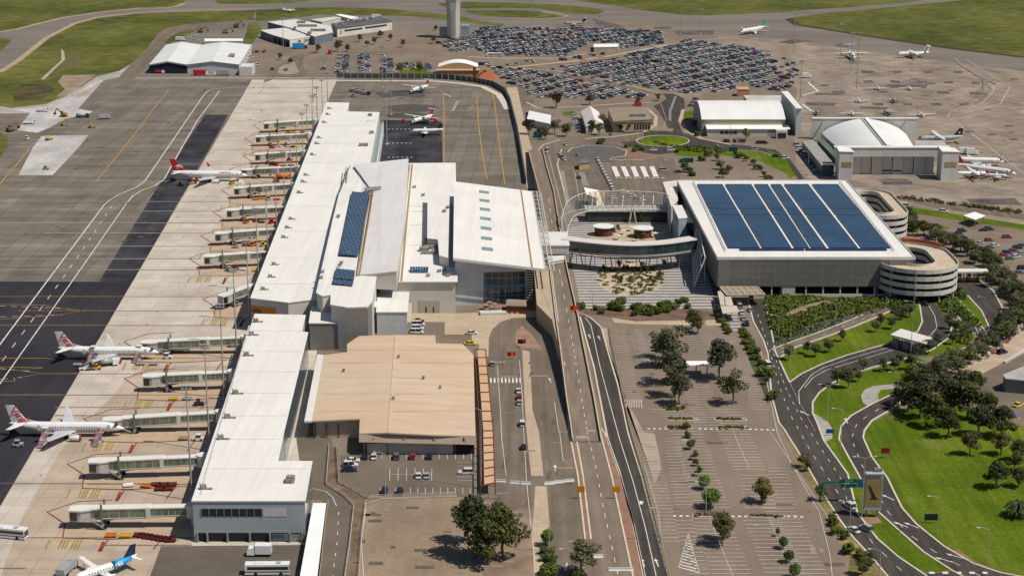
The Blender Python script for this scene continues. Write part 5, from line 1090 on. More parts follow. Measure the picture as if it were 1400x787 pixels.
t=bldg('office_block','flat brown-roofed office with beige walls beside the roundabout','building',UL([(831.5,147.5),(886,146.5),(890,163),(839,165.5)],7.),mat('office_beige',(.40,.32,.245),.8,.1),mat('brown_flat_roof',(.27,.22,.165),.85,.12,.2))
so_=[Vector((p.x,p.y,0))for p in UL([(839,165.5),(890,163)],7.)]
q=MB();q.box(((so_[0].x+so_[1].x)/2,so_[0].y-.6,5.9),(so_[1].x-so_[0].x+.8,1.5,1.5));t.part('fascia',q,mat('brown_fascia',(.16,.12,.085),.8))
for i in range(6):wallstrip(t,'window',so_[0].lerp(so_[1],.55+i*.075),so_[0].lerp(so_[1],.60+i*.075),1.,4.6,DGLASS,.1)
p=U(872,159,7);q=MB();q.box((p.x,p.y,7.8),(9,3,1.4));t.part('roof_unit',q,MECH)
t=bldg('shelter','grey flat bus shelter roof with orange ends beside the taxi loop','shelter',Zm(0,0,1,[])or UL([(791,219),(800,217.5),(806,222),(792,223.5)],3.6),mat('shelter_orange',(.45,.3,.16),.8),mat('shelter_grey',(.14,.15,.18),.7))
t=bldg('store_shed','long white shed with small rooftop boxes inside the crowded car park','building',UL([(812,60.5),(845,60),(845,64),(812,64.5)],4.),mat('shed_beige',(.42,.36,.29),.8),ROOFB)
t=bldg('store_shed','small orange-tan block among parked cars behind the barrel-roofed hangar','building',UL([(1008,119),(1022,118.5),(1025,122),(1008,122)],5.),TERRA,mat('tan_flat',(.5,.35,.2),.8))
t=bldg('store_shed','grey flat-roofed shed among the works beside the far car park edge','building',UL([(1372,512),(1425,490),(1450,512),(1430,522),(1376,517)],5.),mat('shed_grey',(.2,.19,.18),.8),mat('shed_grey_roof',(.37,.35,.32),.8))
# ================= APRON: BRIDGES, MASTS, AIRCRAFT, VEHICLES =================
PW=paint('paint_white',(.74,.73,.71),.3);PGREY=paint('paint_grey',(.34,.345,.35),.35);PRED=paint('paint_red',(.48,.018,.03),.35)
PNAVY=paint('paint_navy',(.015,.025,.07),.35);PTEAL=paint('paint_teal',(.02,.24,.22),.35);PBLUE=paint('paint_blue',(.025,.30,.62),.35)
PYEL=paint('paint_yellow',(.58,.36,.03),.4);PORG=paint('paint_orange',(.55,.16,.02),.4);PBLK=paint('paint_black',(.02,.02,.022),.4)
PDGREEN=paint('paint_dark_green',(.03,.06,.05),.4);RUB=mat('rubber',(.022,.022,.022),.85,.1);METAL=paint('bare_metal',(.35,.35,.36),.35,.6)
PMAG=paint('paint_magenta_red',(.52,.012,.06),.4);WINB=paint('cabin_window',(.03,.035,.05),.15)
BRG=slabs('bridge_side_glass',(.13,.155,.105),(.19,.205,.135),(.30,.32,.27),1.5,9,.06,0,.2,.3,axes='XZY',spec=.6,streak=(.25,.5,.3,0))
BRW=mat('bridge_white',(.66,.65,.60),.5,.06,.2);BRG2=mat('bridge_grey',(.28,.28,.27),.6,.15,.5)
BRIDGES=[((95,693),(263,689),1),((121,628),(277,621),1),((141,571),(302,561),1),((195,512),(318,506),1),((193,466),(336,459),1),((299,404),(359,383),1),((278,349),(374,342),1),((293,318),(384,311),1),((309,286),(394,281),1),((319,256),(402,250),1),((330,231),(408,227),1),((348,210),(415,206),1),((349,186),(422,182),1),((360,168),(431,163),1)]
BL=['empty jet bridge at the very end of the near pier, over the hatched stand','empty jet bridge, second from the closed end of the near pier','jet bridge reaching the nose of the airliner parked at the lower near-pier stand','empty jet bridge between the two white airliners with red tail lettering','jet bridge reaching the nose of the airliner parked at the upper near-pier stand','jet bridge swung at an angle at the corner where the two piers meet','empty jet bridge, first straight one along the far pier from the angled bridge','empty jet bridge, second straight one along the far pier from the angled bridge','empty jet bridge, third straight one along the far pier from the angled bridge','empty jet bridge just before the red-tailed jet along the far pier','jet bridge docked at the nose of the red-tailed jet','empty jet bridge just beyond the red-tailed jet','empty jet bridge, last but one along the far pier','empty jet bridge, last one along the far pier']
gm,gy=MB(),MB()
for bi,((ax,ay),(bx,by),_)in enumerate(BRIDGES):
 zr0=4.7 if bi in(2,4,10)else 5.8;A,B=U(ax,ay,zr0),U(bx,by,6.6);d=B-A;d.z=0;Lb=d.length;d.normalize();n=Vector((-d.y,d.x,0))
 g0=Vector((B.x,B.y,0));t=Thing('jet_bridge',g0,BL[bi],'jet bridge','jet bridges along the two piers')
 at=lambda s,o=0.,z=0.:Vector((A.x+d.x*s+n.x*o,A.y+d.y*s+n.y*o,z));up_=lambda s,z:z-7.0+zr0+(6.6-zr0)*s/Lb
 def seg(s0,s1,w,z0,z1,name):
  q=MB();za=0.0
  a_,b_=up_(s0,0),up_(s1,0);q.bar(at(s0,0,(z0+z1)/2+a_),at(s1,0,(z0+z1)/2+b_),w,z1-z0);tn=t.part(name,q,BRG)
  q=MB();q.bar(at(s0-.1,0,z1+.16+a_),at(s1+.1,0,z1+.16+b_),w+.25,.32);t.part('roof',q,BRW,parent=tn)
  q=MB();q.bar(at(s0-.1,0,z0-.16+a_),at(s1+.1,0,z0-.16+b_),w+.2,.32);t.part('floor',q,BRG2,parent=tn)
  for sd in(-1,1):
   q=MB()
   for k in range(7):s=s0+(s1-s0)*k/6;q.bar(at(s,sd*(w/2+.03),up_(s,z0)),at(s,sd*(w/2+.03),up_(s,z1)),.07,.07)
   for z in(z0,z1):q.bar(at(s0,sd*(w/2+.04),z+a_),at(s1,sd*(w/2+.04),z+b_),.14,.14)
   t.part('side_lattice',q,BRW,parent=tn)
 m0=4.6;sj=Lb*.64
 seg(m0+1.2,sj,3.0,4.1,6.6,'outer_tunnel');seg(sj,Lb-.8,2.5,4.35,6.45,'inner_tunnel')
 q=MB();q.bar(at(sj-.5,0,up_(sj,5.3)),at(sj+.7,0,up_(sj,5.3)),3.3,3.3);t.part('tunnel_frame',q,BRW)
 cab=MB();sg=-1
 pts=[at(.3,-2.1),at(3.4,-2.4),at(m0+1.4,-1.6),at(m0+1.4,1.6),at(2.6,1.7),at(.2,.9)]
 cab.prism([p+Vector((0,0,zr0-.3))for p in pts],zr0-3.4,bottom=True);c_=t.part('cab',cab,mat('cab_grey',(.44,.43,.41),.6,.15,.8))
 q=MB();q.prism(outset([p+Vector((0,0,zr0))for p in pts],.25),zr0-.4,bottom=True);t.part('cab_roof',q,BRW,parent=c_)
 q=MB();a,b=pts[0],pts[1];q.prism([a.lerp(b,.08)+d*0-n*.12+Vector((0,0,zr0-.8)),a.lerp(b,.7)-n*.12+Vector((0,0,zr0-.8)),a.lerp(b,.7)+n*.1+Vector((0,0,zr0-.8)),a.lerp(b,.08)+n*.1+Vector((0,0,zr0-.8))],zr0-3.);t.part('cab_window',q,DGLASS,parent=c_)
 s=Lb*.27
 for sd in(-1,1):
  q=MB();q.bar(at(s,sd*2.0,.5),at(s,sd*2.0,up_(s,8.4)),.45,.55);t.part('lift_column',q,mat('lift_green',(.16,.19,.18),.6))
 q=MB();q.bar(at(s,-2.6,1.0),at(s,2.6,1.0),.8,.7);t.part('axle',q,BRG2)
 for sd in(-1,1):
  for e_ in(-.7,.7):q=MB();c=at(s+e_,sd*2.1,.55);q.tube([c-n*.3,c+n*.3],.55,10);t.part('wheel',q,RUB)
 q=MB();q.bar(at(s+.8,0,2.0),at(s+7,0,up_(s+7,3.9)),.4,.4);t.part('drive_arm',q,BRG2)
 q=MB();p=at(Lb);q.tube([(p.x,p.y,3.2),(p.x,p.y,6.7)],2.0,12);q.tube([(p.x,p.y,0),(p.x,p.y,3.3)],.55,8);t.part('rotunda',q,BRW)
 q=MB()
 for i in range(9):q.bar(at(6.2+i*.45,-2.2,(zr0-3)*(1-i/9)),at(6.6+i*.45,-2.2,(zr0-3)*(1-i/9)),1.0,.1)
 t.part('stair',q,BRG2)
 yb=ay+zr0*S(ay)*.97;k=S(yb)/4.85;P_=lambda dx,dy:U(ax+dx*k,yb+dy*k)
 hz=[(-8,-6),(-12,6),(-8,14),(52,16),(bx-ax)/k and((bx-ax)/k-40,13),((bx-ax)/k-14,2),((bx-ax)/k-4,-18),(20,-16)]
 q=MB();q.poly([P_(*p)+Vector((0,0,.118+bi*.0005))for p in hz]);tag(q.build('stand_hatching',HATCH),kind='structure')
 e_=(bx-ax)/k
 for pts in([(e_-20,12),(52,17),(-9,15),(-6,-4),(-30,-20),(12,-34),(58,-36)],[(52,17),(42,33)],[(e_-40,14),(e_-52,30)]):
  gm.strip([P_(*p)+Vector((0,0,.172))for p in pts],.42 if k>.75 else .34)
 gm.strip([P_(46,20)+Vector((0,0,.172)),P_(40,33)+Vector((0,0,.172))],.9)
 for i,x in enumerate((-32,-15,-10.5,-6,2,6.5,11)):
  gy.strip([P_(x,29)+Vector((0,0,.172)),P_(x+6,17)+Vector((0,0,.172))],.48)
tag(gm.build('stand_markings',LINER),kind='structure');tag(gy.build('stand_markings',LINEY),kind='structure')
# ---- floodlight masts
def mast(px,py,pty,label,kind=0):
 p=U(px,py);h=max(6,zat(px,py,pty));t=Thing('floodlight_mast',p,label,'light mast','floodlight masts on the aprons')
 q=MB();q.tube([p,p+Vector((0,0,h))],[.30,.15],8);t.part('pole',q,mat('mast_steel',(.33,.335,.33),.5,.1))
 q=MB();q.bar(p+Vector((-1.4,0,h-.4)),p+Vector((1.4,0,h-.4)),.18,.18);q.bar(p+Vector((-1.4,0,h-1.3)),p+Vector((1.4,0,h-1.3)),.18,.18);cr=t.part('crossbar',q,MATS['mast_steel'])
 for i in range(3):
  for j in range(2):q=MB();q.box(p+Vector((-1.1+i*1.1,-.25,h-.2-j*.9)),(.7,.45,.5),0,0,.5);t.part('floodlight',q,PGREY,parent=cr)
 q=MB();q.box(p+Vector((0,0,.35)),(1.5,1.5,.7));t.part('base',q,KERBM)
for i,(x,y,ty)in enumerate([(262.5,684,526),(286.5,616,470),(306.5,546,415),(324,491,367),(341,440,328),(354,398,284),(367,365,257),(379,332,230),(390,300,205),(399,275,185),(407,253,170),(415,230,154),(421,212,142),(428,190,130),(434,172,118),(441,156,108),(448,139,98)]):
 mast(x,y,ty,'tall floodlight mast beside the pier edge, %s counting up from the closed pier end'%nth(i))
for x,y,ty,lab in((428,140,105,'slim floodlight mast on pale concrete off the far pier end'),(535,157,107,'tall floodlight mast standing at the turboprop stands'),(529,198,125,'floodlight mast at the near edge of the turboprop stands'),(523,120,62,'tall floodlight mast at the concrete block by the far apron'),(1085,73,17,'tall floodlight mast by the crowded car park corner with a dark ground patch'),(1148.5,88,32,'floodlight mast standing just ahead of the high-wing jet seen nose-on'),(1163,101,45,'floodlight mast nose-on in front of the high-wing jet, further out'),(1171,124,52,'floodlight mast with a yellow foot among the light aircraft'),(930,55,0,'tall floodlight mast on the far edge of the crowded car park'),(726,52,0,'tall thin floodlight mast beyond the control tower side lot'),(819,58,20,'tall thin floodlight mast by the white shed in the crowded car park'),(958,47,12,'floodlight mast beside the dark patch near the teal-tailed jet'),(388,80,25,'tall floodlight mast in front of the freight loading doors'),(455,78,45,'floodlight mast between freight office trees and parked cars'),(1024,137,85,'floodlight mast beside the orange-tan block'),(1094,138,82,'floodlight mast beside the tall hangar door pocket')):mast(x,y,ty,lab)
# ---- aircraft
def ringx(x,r,zc,n=16,ry=None):return[Vector((x,(ry or r)*math.cos(2*math.pi*i/n),zc+r*math.sin(2*math.pi*i/n)))for i in range(n)]
def slabwing(q,root,tip,cr,ct,thr,tht,sweep,dih,mi=0,mid=None):
 def sec(p,c,th,up):
  pr=[(0,0),(-.08,.45),(-.3,.6),(-.65,.4),(-1,.03),(-1,-.03),(-.65,-.3),(-.3,-.4),(-.08,-.35)]
  return[Vector(p)+Vector((a*c,0,0))+up*(b*th)for a,b in pr]
 up=Vector((0,0,1))if abs(tip[1]-root[1])>abs(tip[2]-root[2])else Vector((0,1,0))
 rs=[sec(root,cr,thr,up)]
 if mid:rs.append(sec(mid[0],mid[1],mid[2],up))
 rs.append(sec(tip,ct,tht,up));q.rings(rs,mi)
class Plane:
 def __init__(s,name,label,loc,rz,cat='airliner',group=None):
  s.o=empty(name,loc,label,cat,rz,group);s.N=name
 def part(s,name,q,m,smooth=False,parent=None,fix=True,label=None):
  o=q.build(name,m,parent or s.o,smooth,fix)
  if label:o['label']=label
  return o
def fuselage(P,L,D,zc,m,nose=.16,tail=.34,up=.28,dn=.0):
 r=D/2;h=L/2;rs=[]
 for f_,k,dz in((0,.03,-.22),(.012,.2,-.2),(.035,.42,-.15),(.07,.66,-.09),(.11,.85,-.03),(.16,.97,0),(.2,1,0)):
  rs.append(ringx(h-f_/.16*nose*L,r*k,zc+dz*D))
 for f_,k,dz in((0,1,0),(.25,.95,.04),(.5,.78,.13),(.75,.5,.23),(.93,.22,.33),(1,.1,.36)):
  rs.append(ringx(-h+tail*L*(1-f_),r*k,zc+dz*D*up/.28))
 return P.part('fuselage',(lambda q:(q.rings(rs),q)[1])(MB()),m,True)
def windows(P,x0,x1,step,r,zc,z_off,fus):
 q=MB();n=int((x1-x0)/step);y=math.sqrt(max(.01,r*r-z_off*z_off))+.012
 for sd in(-1,1):
  for i in range(n):
   x=x0+i*step;w=.17;tilt=.06
   q.add([(x-w,sd*(y+tilt*-.4*0),zc+z_off-.22),(x+w,sd*y,zc+z_off-.22),(x+w,sd*(y-.05),zc+z_off+.22),(x-w,sd*(y-.05),zc+z_off+.22)],[[0,1,2,3]if sd<0 else[3,2,1,0]])
 P.part('window_pane',q,WINB,parent=fus,fix=False)
def gear(P,x,ys,z,r=.5,two=True):
 for y in ys:
  q=MB();q.tube([(x,y,r),(x,y,z)],.14,6);lg=P.part('landing_gear',q,METAL)
  for dy in((-.3,.3)if two else(0,)):q=MB();q.tube([(x,y+dy-.13,r),(x,y+dy+.13,r)],r,12);P.part('wheel',q,RUB,parent=lg)
def jet(label,loc,rz,L=36.2,span=28.7,D=3.2,finm=PW,fus=PW,eng=PW,winglet=1.6,lower=None,group=None,flavour='',name='airliner'):
 P=Plane(name,label,loc,rz,group=group);k=L/36.2;zc=3.25*k**.5+(.25 if D>3.5 else 0);h=L/2;r=D/2
 f_=fuselage(P,L,D,zc,fus);windows(P,-h+.30*L,h-.16*L,.82,r,zc,.28,f_)
 q=MB()
 for sd in(-1,1):q.add([(h-.048*L,sd*.12,zc+.23*D),(h-.058*L,sd*.62*r,zc+.14*D),(h-.088*L,sd*.86*r,zc+.17*D),(h-.078*L,sd*.45*r,zc+.335*D),(h-.072*L,sd*.1,zc+.36*D)],[[0,1,2,3,4]])
 for i,v in enumerate(q.v):c=Vector((h-.09*L,0,zc));w_=c+(Vector(v)-c)*1.06;q.v[i]=tuple(w_)
 P.part('windscreen',q,WINB,parent=f_,fix=False)
 if lower:q=MB();q.rings([ringx(x,r*.985*kk,zc-.12*D,16,r*.93*kk)for x,kk in((h-.2*L,.8),(h-.24*L,1),(-h+.4*L,1),(-h+.3*L,.8))]);P.part('belly',q,lower,True)
 wz=zc-.34*D;xr=.10*L;S2=span/2
 for sd in(-1,1):
  q=MB();slabwing(q,(xr,sd*r*.6,wz),(xr-.155*L,sd*(S2-.2),wz+.075*S2+.3),.2*L,.045*L,.62*k,.16,0,0,mid=((xr-.065*L,sd*S2*.38,wz+.3),.115*L,.36*k));wg=P.part('wing',q,mat('wing_grey',(.50,.505,.51),.4,.05,.3,obj=True),False)
  if winglet:q=MB();slabwing(q,(xr-.155*L,sd*(S2-.25),wz+.075*S2+.3),(xr-.195*L,sd*(S2+.35),wz+.075*S2+.3+winglet),.045*L,.018*L,.14,.08,0,0);P.part('winglet',q,PW if flavour!='roo' else PRED,parent=wg)
  ex,ey,ez=xr+.035*L,sd*S2*.335,wz-.42*D*.72;er=.27*D*(1.05 if D<3.5 else .92)
  q=MB();q.rings([ringx(ex+a*k,er*b,ez)for a,b in((.55,.86),(.4,.98),(-.4,1.03),(-1.6,.98),(-2.6,.72),(-3.2,.5))])
  for i,v in enumerate(q.v):q.v[i]=(v[0],v[1]+ey,v[2])
  en=P.part('engine',q,eng,True)
  q=MB();q.rings([ringx(ex+a*k,er*b,ez)for a,b in((.60,.9),(.57,1.0),(.2,1.05),(.2,1.0))])
  for i,v in enumerate(q.v):q.v[i]=(v[0],v[1]+ey,v[2])
  P.part('engine_lip',q,PMAG if flavour=='red' and False else PMAG if flavour=='red' else METAL,True,parent=en)
  q=MB();q.tube([(ex+.5*k,ey,ez),(ex+.62*k,ey,ez)],er*.8,14);P.part('fan',q,DARKM,parent=en)
  q=MB();q.bar((ex-.2,ey,ez+er*.8),(ex-3.2*k,ey,ez+er*1.25),.3,.8);P.part('pylon',q,PW,parent=en)
  q=MB();slabwing(q,(-h+.155*L,sd*.2,zc+.3*D),(-h+.055*L,sd*.17*L,zc+.36*D),.105*L,.04*L,.3,.12,0,0);P.part('tailplane',q,PW)
 tipz=zc+.5*D+.152*L
 fx0,fx1=-h+.185*L,-h+.055*L
 q=MB();slabwing(q,(fx0,0,zc+.3*D),(fx1,0,tipz),.165*L,.075*L,.42,.22,0,0,mid=((fx0-.022*L,0,zc+.62*D),.142*L,.38));slabwing(q,(fx0+.10*L,0,zc+.43*D),(fx0-.018*L,0,zc+.75*D),.09*L,.02*L,.3,.22,0,0);fin=P.part('tail_fin',q,finm)
 gear(P,h-.14*L,(0,),zc-.3*D,.36);gear(P,xr-.09*L,(-.085*span,.085*span),wz,.55)
 for sd in(-1,1):
  for x,hh in((h-.125*L,1.9),(-h+.27*L,1.8)):
   q=MB();q.add([(x-.4,sd*(r+.008),zc-.75),(x+.4,sd*(r+.008),zc-.75),(x+.4,sd*(r*.955),zc-.75+hh),(x-.4,sd*(r*.955),zc-.75+hh)],[[0,1,2,3]if sd<0 else[3,2,1,0]])
   P.part('door_panel',q,mat('door_outline',(.55,.54,.53),.4),parent=f_,fix=False)
 return P,dict(zc=zc,h=h,r=r,L=L,D=D,fx0=fx0,fx1=fx1,tipz=tipz,fin=fin,fus=f_)
def scripted(P,g,body,m,size,cxz,ang,off,sx=1.,**kw):
 for sd in(-1,1):
  rd=Vector((math.cos(ang),0,math.sin(ang)))*(1 if sd<0 else 1)
  if sd>0:rd=Vector((-math.cos(ang),0,-math.sin(ang)))
  upv=Vector((-math.sin(ang),0,math.cos(ang)))*(1 if sd<0 else 1)
  if sd>0:upv=Vector((0,1,0)).cross(rd);upv=upv if upv.z>=0 or abs(math.sin(ang))>.7 else-upv
  z=rd.cross(upv)
  if sd>0 and z.y<0:upv=-upv
  M=frame((cxz[0],sd*off,cxz[1]),rd,upv)
  lettering(body,size,M,m,P,**kw)
def redletter(P,g):
 ang=math.radians(-47);L,h,zc=g['L'],g['h'],g['zc']
 scripted(g['fin'],g,'Virgin',PMAG,3.5,(-h+.110*L,zc+3.15),ang,.40,extrude=.05,shear=.15,bold=.035)
for(cx,gy_,lab)in((92,596,'white airliner with red script on its tail at the lower stand of the near pier'),(149,491,'white airliner with red script on its tail at the upper stand of the near pier')):
 P,g=jet(lab,U(cx,gy_),0,eng=PW,lower=mat('belly_grey',(.48,.48,.48),.4),group='white airliners with red tail script',flavour='red');redletter(P,g)
 M=frame((g['h']-.2*g['L'],-g['r']-.02,g['zc']+.75),(1,0,0),(0,.25,1))
P,g=jet('red-tailed white airliner with a leaping kangaroo emblem docked at the far pier',U(287,247.5),0,39.5,35.8,3.9,PRED,PW,PW,2.2,mat('belly_grey',(.48,.48,.48),.4),flavour='roo')
ROO=[(1.9,-.1),(1.45,.35),(1.55,.75),(1.25,.5),(.7,.55),(.1,.95),(-.5,1.05),(-1.1,.75),(-1.5,.3),(-2.0,-.25),(-2.7,-.65),(-1.9,-.5),(-1.35,-.15),(-1.0,-.1),(-1.3,-.6),(-.95,-1.25),(-.2,-1.5),(-.75,-1.15),(-.85,-.75),(-.35,-.25),(.2,0),(.55,-.05),(.45,-.6),(.75,-.35),(.85,.05),(1.3,-.15)]
for sd in(-1,1):
 q=MB();q.add([(-g['h']+.11*g['L']+a*1.0+b*.2,sd*.36,g['zc']+.5*g['D']+2.1+b*1.05-a*.28)for a,b in ROO],[list(range(len(ROO)))]);q.build('emblem',PW,g['fin'])
scripted(g['fus'],g,'QANTAS',paint('paint_dull_red',(.5,.09,.07)),1.5,(g['h']-.29*g['L'],g['zc']+1.05),0,g['r']*.9,extrude=.03,bold=.03)
q=MB();q.rings([ringx(x,1.965*0+.05,0)for x in(0,1)])if False else None
def turboprop(label,loc,rz,L=22.,span=26.,D=2.6,finm=PRED,fus=PW,ttail=True,name='turboprop',cat='airliner',high=True,eng=2,nac=PW,group=None):
 P=Plane(name,label,loc,rz,cat,group);zc=1.15+D*.5+(.3 if high else .5);h=L/2;r=D/2
 f_=fuselage(P,L,D,zc,fus,.15,.4,.34);windows(P,-h+.33*L,h-.17*L,.85,r,zc,.2,f_)
 q=MB()
 for sd in(-1,1):q.add([(h-.04*L,sd*.1,zc+.2*D),(h-.055*L,sd*.7*r,zc+.12*D),(h-.09*L,sd*.9*r,zc+.16*D),(h-.08*L,sd*.4*r,zc+.36*D)],[[0,1,2,3]])
 for i,v in enumerate(q.v):c=Vector((h-.1*L,0,zc));q.v[i]=tuple(c+(Vector(v)-c)*1.08)
 P.part('windscreen',q,WINB,parent=f_,fix=False)
 wz=zc+(r*.95 if high else-.36*D);xr=.1*L
 for sd in(-1,1):
  q=MB();slabwing(q,(xr,sd*.0 if high else sd*r*.5,wz),(xr-.03*L,sd*span/2,wz+(.35 if high else .9)),.115*L,.055*L,.42,.16,0,0);P.part('wing',q,PW)
  ys=(.17,)if eng==2 else(.16,.3)
  for fy in ys:
   ey=sd*span*fy;ez=wz-(.45 if high else-.15);er=.42 if eng==2 else .5
   q=MB();q.rings([[Vector((v.x,v.y+ey,v.z))for v in ringx(xr+a,er*b,ez)]for a,b in((1.5,.3),(1.35,.8),(.5,1.05),(-1.2,1.0),(-3.0,.35))]);en=P.part('engine',q,nac,True)
   q=MB()
   for i in range(4):a=i*math.pi/2+.4;q.bar((xr+1.55,ey,ez),(xr+1.55,ey+1.75*math.cos(a),ez+1.75*math.sin(a)),.2,.06)
   P.part('propeller',q,PBLK,parent=en)
  tz=zc+r+.145*L if ttail else zc+.25*D
  q=MB();slabwing(q,(-h+.10*L,sd*.05,tz),(-h+.06*L,sd*.155*L,tz+.1),.075*L,.045*L,.2,.1,0,0);P.part('tailplane',q,PW if ttail else fus)
 q=MB();slabwing(q,(-h+.24*L,0,zc+.3*D),(-h+.105*L,0,zc+r+.15*L),.2*L,.09*L,.4,.2,0,0);fin=P.part('tail_fin',q,finm)
 gear(P,h-.12*L,(0,),zc-.3*D,.3);gear(P,xr-.05*L,(-1.9,1.9),zc if not high else wz-.4,.42)
 return P,dict(zc=zc,h=h,r=r,L=L,fin=fin,fus=f_)
def heading(a,b):A,B=U(*a),U(*b);d=B-A;return(A+B)/2,math.atan2(d.y,d.x)
def place(tailpx,nosepx):return heading(tailpx,nosepx)
P0_,a0_=place((591,122),(557,130.5));P,g=turboprop('white turboprop with a red tail standing nearest the curved apron fence',P0_,a0_,22.3,25.9)
ql=(g['fin'],)
P1_,a1_=place((595,164),(561,172.5));P,g=turboprop('white turboprop with a red tail ringed by service carts, middle turboprop stand',P1_,a1_,22.3,25.9)
P2_,a2_=place((604,183),(563,187));P,g=turboprop('slim white turboprop with a dark navy tail beside the terminal hall roof',P2_,math.pi+.06,19.7,21.4,2.3,PNAVY,PW,False,high=False)
P,g=turboprop('white and sky blue turboprop with a navy tail fin, nose towards the bottom edge',U(144,790),math.atan2(-.69,-.73),19.7,21.4,2.3,PNAVY,PW,False,high=False,nac=PW)
q=MB();h,zc,r=g['h'],g['zc'],g['r']
q.rings([ringx(x,(r*k)*1.012,zc+dz*2.3,16)for x,k,dz in((-1.4,.2,.3),(-2.2,1,0),(-h+.4*19.7,1,0),(-h+.3*19.7,.95,.05),(-h+.2*19.7,.78,.16),(-h+.1*19.7,.5,.28))]);P.part('blue_band',q,PBLUE,True,parent=g['fus'])
M=frame((-3.6,r*.96,zc+.55),(-1,0,0),(0,-.4,1));lettering('rex',1.6,M,PW,g['fus'],extrude=.03,bold=.04)
P3_,a3_=place((1048,43),(1010,49));jet('white airliner with a teal tail fin parked beyond the crowded car park',P3_,a3_,33.,29.,3.7,PTEAL,PW,PW,0)
def highjet(label,loc,rz,grp=None):
 P=Plane('high_wing_jet',label,loc,rz,group=grp);L,D=26.,3.5;zc=2.9;h=L/2;r=D/2
 f_=fuselage(P,L,D,zc,PW,.15,.36,.28);windows(P,-h+.34*L,h-.2*L,.9,r,zc,.2,f_)
 for sd in(-1,1):
  q=MB();slabwing(q,(2.6,0,zc+r),(-.2,sd*13.1,zc+r-.6),4.6,1.5,.6,.2,0,0);P.part('wing',q,PW)
  for fy,fx in((4.2,2.6),(7.4,2.0)):
   q=MB();q.rings([[Vector((v.x,v.y+sd*fy,v.z))for v in ringx(fx+a,.72*b,zc+r-1.15)]for a,b in((.9,.8),(.7,1),(-1,1),(-2.4,.55))]);en=P.part('engine',q,mat('engine_gold',(.35,.27,.13),.5),True)
  q=MB();slabwing(q,(-h+2.2,sd*.05,zc+r+4.4),(-h+1.0,sd*5.2,zc+r+4.3),2.4,1.1,.25,.1,0,0);P.part('tailplane',q,PW)
 q=MB();slabwing(q,(-h+5.5,0,zc+.3*D),(-h+2.6,0,zc+r+4.4),4.6,2.8,.45,.25,0,0);P.part('tail_fin',q,PW)
 q=MB()
 for sd in(-1,1):q.add([(h-.045*L,sd*.1,zc+.2*D),(h-.06*L,sd*.7*r,zc+.12*D),(h-.09*L,sd*.9*r,zc+.16*D),(h-.08*L,sd*.4*r,zc+.36*D)],[[0,1,2,3]])
 for i,v in enumerate(q.v):c=Vector((h-.1*L,0,zc));q.v[i]=tuple(c+(Vector(v)-c)*1.06)
 P.part('windscreen',q,WINB,parent=f_,fix=False);gear(P,h-3.2,(0,),zc-1,.35);gear(P,.4,(-2.2,2.2),zc-1,.5)
highjet('white high-wing jet standing nose-on on the brown apron',U(1164,80),-math.pi/2);highjet('white high-wing jet side-on at the edge of the airfield grass',U(1247,79),math.pi+.05)
P,g=turboprop('grey transport aircraft with a black tail beside the arched hangar',U(1285,196),math.pi+.03,27.,28.7,3.2,PBLK,paint('paint_light_grey',(.36,.37,.39),.4),False,high=True,nac=PGREY,name='transport_aircraft')
q=MB();star=[(math.cos(math.pi/2+i*math.pi/5)*(1.0 if i%2==0 else .42),math.sin(math.pi/2+i*math.pi/5)*(1.0 if i%2==0 else .42))for i in range(10)]
q.add([(-g['h']+2.6+a*.8,s*.24,g['zc']+3.2+b*.8)for s in(1,)for a,b in star],[list(range(10))]);q.build('emblem',PW,g['fin'])
jet('white airliner with a white tail, parked beyond the hangar next to two service trucks',U(1334,226.5),-.10,30.,28.,3.3,PW,PW,PW,0)
jet('white airliner with a dark red tail, parked nearest the hangar door tower',U(1346,239),-.62,34.,28.,3.3,PRED,PW,PW,0)
turboprop('small white turboprop with a red tail tucked against the hangar door tower',U(1328,244),0.05,20.,22.,2.4,PORG,PW)
turboprop('small white twin with red wing tips in front of the parked airliners',U(1362,246),-.2,12.,14.,1.6,PRED,PW,False,high=False)
turboprop('pale executive jet at the far edge of the crowded car park',U(786,36),math.pi+.1,20.,18.,2.2,PNAVY,PGREY,True,high=False,name='business_jet')
def light_aircraft(label,loc,rz,body,L=10.5,span=12.5):
 P=Plane('light_aircraft',label,loc,rz,'aircraft','light aircraft on the brown apron');zc=1.5;h=L/2
 fuselage(P,L,1.5,zc,body,.2,.5,.2)
 for sd in(-1,1):
  q=MB();slabwing(q,(1.3,0,zc-.35),(.9,sd*span/2,zc+.15),1.9,1.0,.25,.1,0,0);P.part('wing',q,PW if body is PW else body)
  q=MB();q.rings([[Vector((v.x,v.y+sd*2.1,v.z))for v in ringx(1.6+a,.42*b,zc-.1)]for a,b in((.9,.4),(.6,.9),(-.6,1),(-1.8,.4))]);P.part('engine',q,body,True)
  q=MB();slabwing(q,(-h+1.3,0,zc+.2),(-h+1.0,sd*2.2,zc+.25),1.0,.6,.12,.06,0,0);P.part('tailplane',q,PW)
 q=MB();slabwing(q,(-h+1.9,0,zc+.2),(-h+.9,0,zc+2.2),1.7,.8,.16,.1,0,0);P.part('tail_fin',q,PW if body is PW else body)
 gear(P,h-1.4,(0,),zc,.2,False);gear(P,.3,(-1.8,1.8),zc,.25,False)
